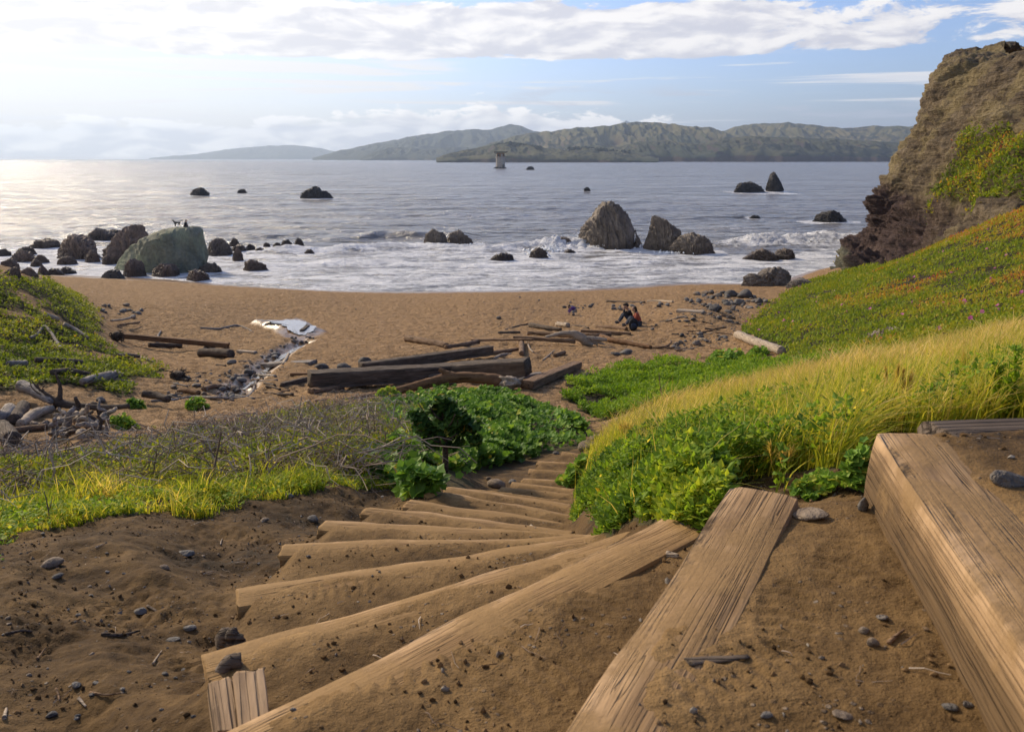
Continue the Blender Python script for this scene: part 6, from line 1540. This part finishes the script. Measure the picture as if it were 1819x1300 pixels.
sapling(318, 838, 'thin bare upright twig in the brambles beside the forked sapling', [([(318, 838), (316, 790), (315, 735)], 1.5), ([(316, 790), (322, 770), (330, 752)], .8)], 4)
sapling(90, 930, 'dark thin bare stalk in the strip of grass', [([(90, 930), (92, 895), (88, 862)], 2.0), ([(91, 900), (98, 884), (104, 872)], 1.0)], 5)
sapling(570, 800, 'pale dead branched stem leaning in the brambles below the beams', [([(570, 800), (556, 770), (540, 735), (532, 712)], 1.8), ([(556, 770), (566, 745), (570, 728)], 1.0), ([(545, 745), (530, 735), (520, 722)], .9)], 6)
sapling(1180, 720, 'thin dead stalk on the bright green flat', [([(1180, 720), (1172, 690), (1167, 657)], 1.4), ([(1172, 690), (1178, 680), (1184, 674)], .8)], 7)
sapling(1065, 800, 'thin flowering stalk at the foot of the stair', [([(1065, 806), (1066, 785), (1068, 765), (1066, 752)], 1.4), ([(1066, 785), (1060, 774), (1057, 765)], .8)], 8)
# ---------------------------------------------------------------- pool and creek water
def _poolw(g): g.out(g.pbr((.36, .36, .36), .10, g.bump(g.noise(g.pos(), 5.0, 4), .06, .5), .6))
M_POOL = material('still_water', _poolw)
POOL = resample(np.array([(x, y, 0) for x, y in POOL + POOL[:1]]), 160)[:-1]
_pc = np.mean(POOL[:, :2], 0)
POOL = [(_pc[0] + (x - _pc[0]) * .92 + .09 * fb, _pc[1] + (y - _pc[1]) * .70 + .12 * fc) for (x, y, _), fb, fc in zip(POOL, fbm2(POOL[:, 0] * 2.3, POOL[:, 1] * 2.3, 3, 5), fbm2(POOL[:, 0] * 2.3 + 9, POOL[:, 1] * 1.6, 3, 6))]
c_ = np.mean(np.array(POOL), 0); V = [(c_[0], c_[1], POOLZ)] + [(x, y, POOLZ) for x, y in POOL]; n = len(POOL)
mb = MB(); mb.add(V, np.array([(0, 1 + (i + 1) % n, 1 + i) for i in range(n)])[:, ::-1])
tag(obj('pool', mb.me('pool', M_POOL)), kind='structure')
mb = MB(); Q = resample(np.array([(x, y, 0) for x, y in CREEK[:5]]), 60); T = np.gradient(Q, axis=0); T /= np.linalg.norm(T, axis=1, keepdims=True); S = np.stack([-T[:, 1], T[:, 0], 0 * T[:, 0]], -1)
wv = ((.10 + .10 * np.sin(np.linspace(0, 17, 60)) ** 2 + .06 * RNG.random(60)) * np.linspace(.8, .22, 60))[:, None]; A, B = Q - S * wv, Q + S * wv
zc = terrain(Q[:, 0], Q[:, 1], False) + .05; A[:, 2] = B[:, 2] = zc
mb.add(np.stack([A, B], 1).reshape(-1, 3), grid_faces(60, 2)); tag(obj('creek', mb.me('creek', M_POOL)), kind='structure')

# ---------------------------------------------------------------- old lighthouse tower on its rock
TB = at_z(889, 299.5, 0); TB[1] += 8; s_ = TB[1] / FPX
t = thing('lighthouse_tower', 'old round concrete lighthouse tower topped by a flat helicopter pad, far out at sea', 'lighthouse', TB)
M_CONC = rock_mat('stained_concrete', (.16, .13, .11), (.36, .32, .28), (.52, .48, .44), .5)
M_RUSTED = flat('rusty_panel', (.24, .12, .05)); M_STEEL = flat('dark_steel', (.06, .065, .07)); M_GLASS = flat('dark_window', (.02, .02, .022), .3)
def lathe(prof, n=28):
    P_ = np.array(prof, float); a = np.linspace(0, 2 * math.pi, n, endpoint=False)
    V = np.stack([P_[:, None, 0] * np.cos(a)[None], P_[:, None, 0] * np.sin(a)[None], np.repeat(P_[:, 1:], n, 1)], -1).reshape(-1, 3)
    return V, [grid_faces(len(P_), n, True)]
def lat(name, parent, prof, mat, loc=None): V, F = lathe(np.array(prof) * s_); return obj(name, mesh(name, V, F, mat, None, False), parent, loc)
lat('caisson', t, [(0, -2), (8.2, -2), (7.9, 5), (7.6, 16), (7.9, 16.6), (8.4, 17), (8.4, 18), (0, 18)], M_CONC)
cab = lat('gallery_house', t, [(7.0, 18), (7.0, 25.5), (0, 25.5)], M_RUSTED)
for k in range(8):
    a = k * math.pi / 4 + .3; mb = MB(); V, F, M = beam((-1.6 * s_, 0, 0), (1.6 * s_, 0, 0), .5 * s_, 4.2 * s_, seed=k, rough=0, nx=3, rnd=.1 * s_)
    w_ = obj('window' if k % 2 else 'wall_panel', mesh('window', V, F, M_GLASS if k % 2 else M_CONC), cab, loc=(7.0 * s_ * math.cos(a), 7.0 * s_ * math.sin(a), 24 * s_), rot=(0, 0, a + math.pi / 2))
lat('gallery_rail', t, [(8.4, 18), (8.5, 19.6), (8.3, 19.6), (8.2, 18)], M_CONC)
lat('helipad', t, [(0, 26), (10.5, 26), (12.2, 27.2), (12.2, 28), (0, 28)], M_STEEL)
V, F, M = beam((7 * s_, 0, 20 * s_), (13 * s_, 0, 20 * s_), 2 * s_, .8 * s_, seed=3, rough=0, nx=4, rnd=.1); o = obj('landing_stage', mesh('landing_stage', V, F, M_STEEL), t); o.matrix_local = M
V, F = tube(resample([(4.5 * s_, -7.6 * s_, -1), (5.0 * s_, -8.4 * s_, 4 * s_), (4.6 * s_, -7.6 * s_, 6 * s_)], 8), 1.3 * s_, 6, 1, 0); obj('ladder', mesh('ladder', V, F, M_STEEL), t)
tag(profile_rock('sea_rock', 'flat black rock carrying the old lighthouse tower', [(876, 300), (880, 297.5), (886, 296.5), (893, 297), (899, 298), (901, 300)], 300, R_BLACK, d=TB[1], thick=1.0, seed=51), cat='rock')
# little pale houses and dark tree belts on the opposite shore
def house(px, py, w_, h_, lab, wallc, d=3260):
    b = at(px, py, d); s = d / FPX; t = thing('house', lab, 'house', b)
    V, F, M = beam((-w_ / 2 * s, 0, h_ * s), (w_ / 2 * s, 0, h_ * s), w_ * .7 * s, (h_ + 3) * s, seed=1, rough=0, nx=3, rnd=.1); o = obj('wall', mesh('wall', V, F, wallc, None, False), t); o.matrix_local = M
    x, y, z = w_ / 2 * s * 1.08, w_ * .38 * s, h_ * s + .05
    obj('roof', mesh('roof', [(-x, -y, z), (x, -y, z), (x, y, z), (-x, y, z), (-x * .9, 0, z + h_ * .5 * s), (x * .9, 0, z + h_ * .5 * s)], [np.array([(0, 1, 5, 4), (2, 3, 4, 5), (3, 2, 1, 0)]), np.array([(0, 4, 3), (1, 2, 5)])], M_STEEL, None, False), t)
W_WHITE = flat('white_wall', (.62, .60, .56))
house(1000, 268, 5, 2.2, 'tiny white house on the far shore, widest of three', W_WHITE); house(1009, 269, 3, 2.0, 'tiny pale house beside the widest one on the far shore', W_WHITE); house(992, 269.5, 2.4, 1.6, 'smallest pale house of the three on the far shore', W_WHITE)
rt = np.random.default_rng(6); P_ = []
for px0, py0, px1, py1, n in ((902, 253, 962, 262, 150), (1010, 262, 1080, 268, 130), (1040, 262, 1120, 270, 90), (880, 257, 905, 254, 40)):
    a = rt.random(n); px = px0 + (px1 - px0) * a; py = py0 + (py1 - py0) * a + rt.uniform(-1, 3.5, n)
    for x, y in zip(px, py): P_.append(at(x, y, rt.uniform(3210, 3290)))
P_ = np.array(P_); mb = MB(); V0, F0 = rock_shape(260, 1, 12, .2)
for p in P_:
    s = rt.uniform(3.5, 7.5); mb.add(V0 * np.array((s, s, s * rt.uniform(.8, 1.4))) + p, F0, rt.random())
tag(obj('woods', mb.me('woods', material('far_conifers', lambda g: g.out(g.pbr(g.mix(g.noise(g.pos(), .1, 3), (.012, .020, .013), (.035, .050, .028)), 1.0, None, .1))))), kind='stuff')

# ---------------------------------------------------------------- people and the dog
SKIN = flat('skin', (.42, .26, .18), .6); HAIR = flat('dark_hair', (.020, .014, .011), .6); BLACK = flat('black_cloth', (.016, .016, .018)); NAVY = flat('navy_cloth', (.025, .035, .06)); DENIM = flat('dark_jeans', (.04, .05, .075))
RED = flat('brick_red_jacket', (.36, .085, .045)); PURPLE = flat('purple_jacket', (.10, .045, .19)); SHOE = flat('dark_shoes', (.03, .03, .035)); GREYC = flat('grey_cloth', (.28, .27, .26)); FUR = flat('black_fur', (.012, .011, .011))
def skin_mesh(name, chains, mat, sub=2, root=0):
    """one continuous surface grown over connected joints: chains of ((x, y, z), radius); equal points are one joint"""
    import bmesh
    bm = bmesh.new(); lay = bm.verts.layers.skin.verify(); idx = {}
    def vert(p, r):
        k = tuple(round(c, 4) for c in p)
        if k not in idx:
            v = bm.verts.new(p); v[lay].radius = (r, r); v[lay].use_root = not idx; idx[k] = v
        return idx[k]
    for ch in chains:
        vs = [vert(p, r) for p, r in ch]
        for a, b in zip(vs, vs[1:]):
            if a is not b and bm.edges.get((a, b)) is None: bm.edges.new((a, b))
    me = bpy.data.meshes.new(name); bm.to_mesh(me); bm.free()
    o = bpy.data.objects.new(name, me); COL.objects.link(o)
    m = o.modifiers.new('s', 'SKIN'); m.use_smooth_shade = True; s = o.modifiers.new('u', 'SUBSURF'); s.levels = s.render_levels = sub
    dg = bpy.context.evaluated_depsgraph_get(); me2 = bpy.data.meshes.new_from_object(o.evaluated_get(dg)); bpy.data.objects.remove(o); me2.name = name
    me2.materials.clear(); me2.materials.append(mat); return me2
def fingers(w_, d, side, out=(0, 0, 1)):
    """five bent fingers leaving the hand at w_ along d"""
    d = np.array(d, float); d /= np.linalg.norm(d); sd_ = np.cross(d, np.array(out, float)); sd_ /= np.linalg.norm(sd_); dn = np.cross(sd_, d) * -1
    ch = []
    pal = w_ + d * .085
    for k, (o_, l) in enumerate(((-.030, .065), (-.010, .075), (.010, .072), (.030, .058))):
        a = pal + sd_ * o_; b = a + d * l * .5 + dn * .006; c = b + d * l * .4 + dn * .022
        ch.append([(tuple(w_ + d * .04), .030), (tuple(a), .012), (tuple(b), .010), (tuple(c), .008)])
    a = w_ + d * .035 + sd_ * side * .038; ch.append([(tuple(w_ + d * .04), .030), (tuple(a), .013), (tuple(a + d * .035 + sd_ * side * .02 + dn * .01), .011), (tuple(a + d * .062 + sd_ * side * .016 + dn * .02), .008)])
    return ch
def seated(base, rz, label, top, legs, hairlen, coat=None, kn=.42, armpose='knees', sc=1.0, ground=0.0, head_tilt=.12, cap=None, cross=False):
    """seated figure: local +x is where the person faces; hips on the ground or log at the base"""
    t = thing('person', label, 'person', base, rz); t.scale = (sc, sc, sc)
    hip = np.array((0, 0, .13)); chest = np.array((.13, 0, .50)); neck = np.array((.17, 0, .64)); head = np.array((.20 + head_tilt * .6, 0, .80)); crown = head + (.01, 0, .09)
    ch = [[(tuple(hip), .15), (tuple((hip + chest) / 2), .125), (tuple(chest), .145), (tuple(neck), .058), (tuple(head - (.0, 0, .05)), .085), (tuple(head + (0, 0, .03)), .098), (tuple(crown), .06)],
          [(tuple(head - (0, 0, .05)), .085), (tuple(head + (.085, 0, -.045)), .035)], [(tuple(head + (0, 0, .03)), .098), (tuple(head + (.098, 0, .0)), .016)]]
    sleeves, trous, shoes = [[(tuple(hip + (0, 0, .02)), .165), (tuple((hip + chest) / 2), .145), (tuple(chest), .16), (tuple(neck - (.01, 0, .02)), .085)]], [], []
    for s in (-1, 1):
        sh, hipj = chest + (0, s * .17, .06), np.array((.03, s * .09, .11))
        if cross: knee, ank, toe = np.array((.30, s * .32, .12)), np.array((.26, -s * .10, .06)), np.array((.36, -s * .20, .04))
        else: knee, ank, toe = np.array((.40, s * .12, kn)), np.array((.62, s * .11, .06 + ground)), np.array((.80, s * .12, .035 + ground))
        elb = np.array((.24, s * .27, .34)) if armpose != 'face' else np.array((.34, s * .16, .42)); wr = {'knees': knee + (-.02, -s * .05, .07), 'lap': np.array((.36, s * .06, .25)), 'face': head + (.12, s * .05, -.10)}[armpose]
        ch += [[(tuple(chest), .145), (tuple(sh), .065), (tuple(elb), .046), (tuple(wr), .030), (tuple(wr + (wr - elb) / np.linalg.norm(wr - elb) * .04), .030)]]
        ch += fingers(wr, wr - elb, -s, (0, 0, 1) if armpose != 'face' else (1, 0, .2))
        ch += [[(tuple(hip), .15), (tuple(hipj), .105), (tuple(knee), .068), (tuple((knee + ank) / 2 + (-.03, 0, 0)), .062), (tuple(ank), .042), (tuple((ank + toe) / 2 - (0, 0, .01)), .040), (tuple(toe), .03)]]
        sleeves += [[(tuple(chest), .16), (tuple(sh), .082), (tuple(elb), .062), (tuple(elb + (wr - elb) * .88), .046)]]
        trous += [[(tuple(hip - (0, 0, .01)), .162), (tuple(hipj), .118), (tuple(knee), .082), (tuple(knee + (ank - knee) * .55 + (-.02, 0, 0)), .072), (tuple(knee + (ank - knee) * .95), .055)]]
        shoes.append([(tuple(ank + (-.03, 0, .0)), .056), (tuple((ank + toe) / 2 - (0, 0, .005)), .056), (tuple(toe), .042)])
    obj('body', skin_mesh('body', ch, SKIN), t)
    obj('jacket', skin_mesh('jacket', sleeves, top), t); obj('trousers', skin_mesh('trousers', trous, legs), t)
    for s in shoes: obj('shoe', skin_mesh('shoe', [s], SHOE), t)
    hr = [[(tuple(head + (-.01, 0, .11)), .06), (tuple(head + (-.035, 0, .05)), .102), (tuple(head + (-.07, 0, -.02)), .075)]]
    if hairlen > 0: hr[0] += [(tuple(head + (-.10, 0, -.14)), .085), (tuple(head + (-.09, 0, -.14 - hairlen)), .055)]
    obj('hair', skin_mesh('hair', hr, HAIR), t)
    if cap: obj('cap', skin_mesh('cap', [[(tuple(head + (-.05, 0, .085)), .085), (tuple(head + (.0, 0, .10)), .095), (tuple(head + (.13, 0, .075)), .05), (tuple(head + (.17, 0, .07)), .03)]], cap), t)
    return t
gm = G(1122, 574); gm2 = G(1134, 577)
seated(gm, math.pi, 'seated person in black t-shirt and dark cap resting chin on both hands', BLACK, NAVY, 0, armpose='face', cap=BLACK, kn=.46)
seated(gm2 + (0, -.25, 0), math.pi * .98, 'seated person with long dark hair and a brick red jacket beside the one in black', RED, DENIM, .22, armpose='lap', kn=.40)
# backpack standing in front of them
b = G(1124, 587); t = thing('backpack', 'black backpack standing on the sand at the feet of the seated couple', 'backpack', b)
V, F = rock_shape(71, 3, 6, .04, 7); obj('bag', mesh('bag', V * np.array((.21, .15, .30)), F, BLACK), t, loc=(0, 0, .27))
V, F = rock_shape(72, 3, 6, .04, 7); obj('front_pocket', mesh('front_pocket', V * np.array((.16, .07, .15)), F, NAVY), t, loc=(0, -.14, .20))
for s in (-1, 1): V, F = tube(resample([(s * .08, .12, .50), (s * .12, .24, .38), (s * .11, .22, .18), (s * .09, .13, .07)], 14), .022, 6, 1, 0); obj('strap', mesh('strap', V, F, NAVY), t)
V, F = tube(resample([(-.05, .04, .55), (0, .04, .62), (.05, .04, .55)], 8), .014, 6, 1, 0); obj('handle', mesh('handle', V, F, NAVY), t)
# crouching child in purple, bent forward over the sand
b = G(1019, 561); t = thing('person', 'small child in a purple jacket bending down to the sand', 'person', b, math.pi * 1.05)
hip, chest, neck, head = np.array((-.08, 0, .36)), np.array((.12, 0, .47)), np.array((.20, 0, .52)), np.array((.30, 0, .56))
ch, sl_ = [[(tuple(hip), .11), (tuple((hip + chest) / 2), .10), (tuple(chest), .105), (tuple(neck), .045), (tuple(head), .085), (tuple(head + (.03, 0, .07)), .06)], [(tuple(head), .085), (tuple(head + (.085, 0, -.01)), .02)]], [[(tuple(hip), .13), (tuple((hip + chest) / 2), .13), (tuple(chest), .125), (tuple(neck), .07)]]
tr_, sh_ = [], []
for s in (-1, 1):
    sh, elb, wr = chest + (0, s * .11, .02), np.array((.22, s * .15, .33)), np.array((.32, s * .10, .18)); knee, ank, toe = np.array((.08, s * .09, .24)), np.array((-.04, s * .09, .05)), np.array((.10, s * .10, .03))
    ch += [[(tuple(chest), .105), (tuple(sh), .045), (tuple(elb), .034), (tuple(wr), .024), (tuple(wr + (.02, 0, -.03)), .022)], [(tuple(hip), .11), (tuple(hip + (.02, s * .06, -.03)), .075), (tuple(knee), .052), (tuple(ank), .035), (tuple(toe), .026)]]
    f = fingers(wr, wr - elb, -s); ch += [[(tuple((np.array(p) - wr) * .62 + wr), q_ * .62) for p, q_ in c] for c in f]
    sl_.append([(tuple(chest), .125), (tuple(sh), .062), (tuple(elb), .05), (tuple(elb + (wr - elb) * .85), .038)]); tr_.append([(tuple(hip - (0, 0, .01)), .115), (tuple(hip + (.02, s * .06, -.03)), .085), (tuple(knee), .062), (tuple(knee + (ank - knee) * .9), .046)]); sh_.append([(tuple(ank), .045), (tuple(toe), .034)])
obj('body', skin_mesh('body', ch, SKIN), t); obj('jacket', skin_mesh('jacket', sl_, PURPLE), t); obj('trousers', skin_mesh('trousers', tr_, GREYC), t)
for s in sh_: obj('shoe', skin_mesh('shoe', [s], SHOE), t)
obj('hair', skin_mesh('hair', [[(tuple(head + (.02, 0, .09)), .06), (tuple(head + (-.02, 0, .05)), .088), (tuple(head + (-.06, 0, -.01)), .06)]], HAIR), t)
# person and dog on the big green boulder: stand on its real top
def on_rock(px, py0=395):
    dg = bpy.context.evaluated_depsgraph_get(); u, w_ = ray(px, 0)
    ro = next(o for o in bpy.data.objects if o.name == 'sea_rock'); bb = at(px, 405, ro.location.y)
    best = None
    for dy in (-.8, -.4, 0, .4, .8):
        inv = ro.matrix_world.inverted(); hit, loc, nrm, _ = ro.ray_cast(inv @ Vector((bb[0], bb[1] + dy, 40)), Vector((0, 0, -1)))
        if hit and (best is None or loc.z > best.z): best = loc.copy()
    bpy.context.view_layer.update()
    return np.array(ro.matrix_world @ best) if best is not None else bb
bpy.context.view_layer.update()
seated(on_rock(331) - (0, 0, .03), 0.0, 'person in dark clothes sitting cross legged on top of the big green boulder', BLACK, BLACK, .10, armpose='lap', cross=True, sc=.92)
b = on_rock(315); t = thing('dog', 'black dog standing on top of the big green boulder looking out to sea', 'dog', b, math.pi); t.scale = (.95, .95, .95)
ch = [[((-.32, 0, .52), .10), ((-.05, 0, .50), .115), ((.20, 0, .50), .145), ((.36, 0, .60), .085), ((.46, 0, .74), .08), ((.52, 0, .75), .07), ((.64, 0, .72), .035)],
      [((-.32, 0, .52), .10), ((-.46, 0, .58), .03), ((-.58, 0, .70), .022), ((-.62, 0, .80), .014)]]
for s in (-1, 1):
    ch += [[((.20, 0, .50), .145), ((.22, s * .09, .42), .065), ((.20, s * .09, .24), .036), ((.22, s * .09, .06), .026), ((.26, s * .09, .02), .026)],
           [((-.32, 0, .52), .10), ((-.30, s * .09, .42), .085), ((-.22, s * .09, .30), .05), ((-.38, s * .09, .18), .030), ((-.35, s * .09, .05), .025), ((-.30, s * .09, .02), .025)], [((.46, 0, .74), .08), ((.44, s * .06, .82), .03), ((.45, s * .075, .87), .014)]]
obj('body', skin_mesh('body', ch, FUR), t)

# ---------------------------------------------------------------- the air itself
def _haze(g):
    v = g.new('ShaderNodeVolumePrincipled', {'Color': (.62, .77, 1.0), 'Density': 6.5e-5, 'Anisotropy': .38})
    g.out(None, v.outputs[0])
X0, X1, Y0, Y1, Z0, Z1 = -29500, 29500, -60, 21800, -9, 760
hz = mesh('haze', [(x, y, z) for z in (Z0, Z1) for y in (Y0, Y1) for x in (X0, X1)], np.array([(0, 2, 3, 1), (4, 5, 7, 6), (0, 1, 5, 4), (2, 6, 7, 3), (0, 4, 6, 2), (1, 3, 7, 5)]), material('sea_haze', _haze), None, False)
tag(obj('haze', hz), kind='stuff')
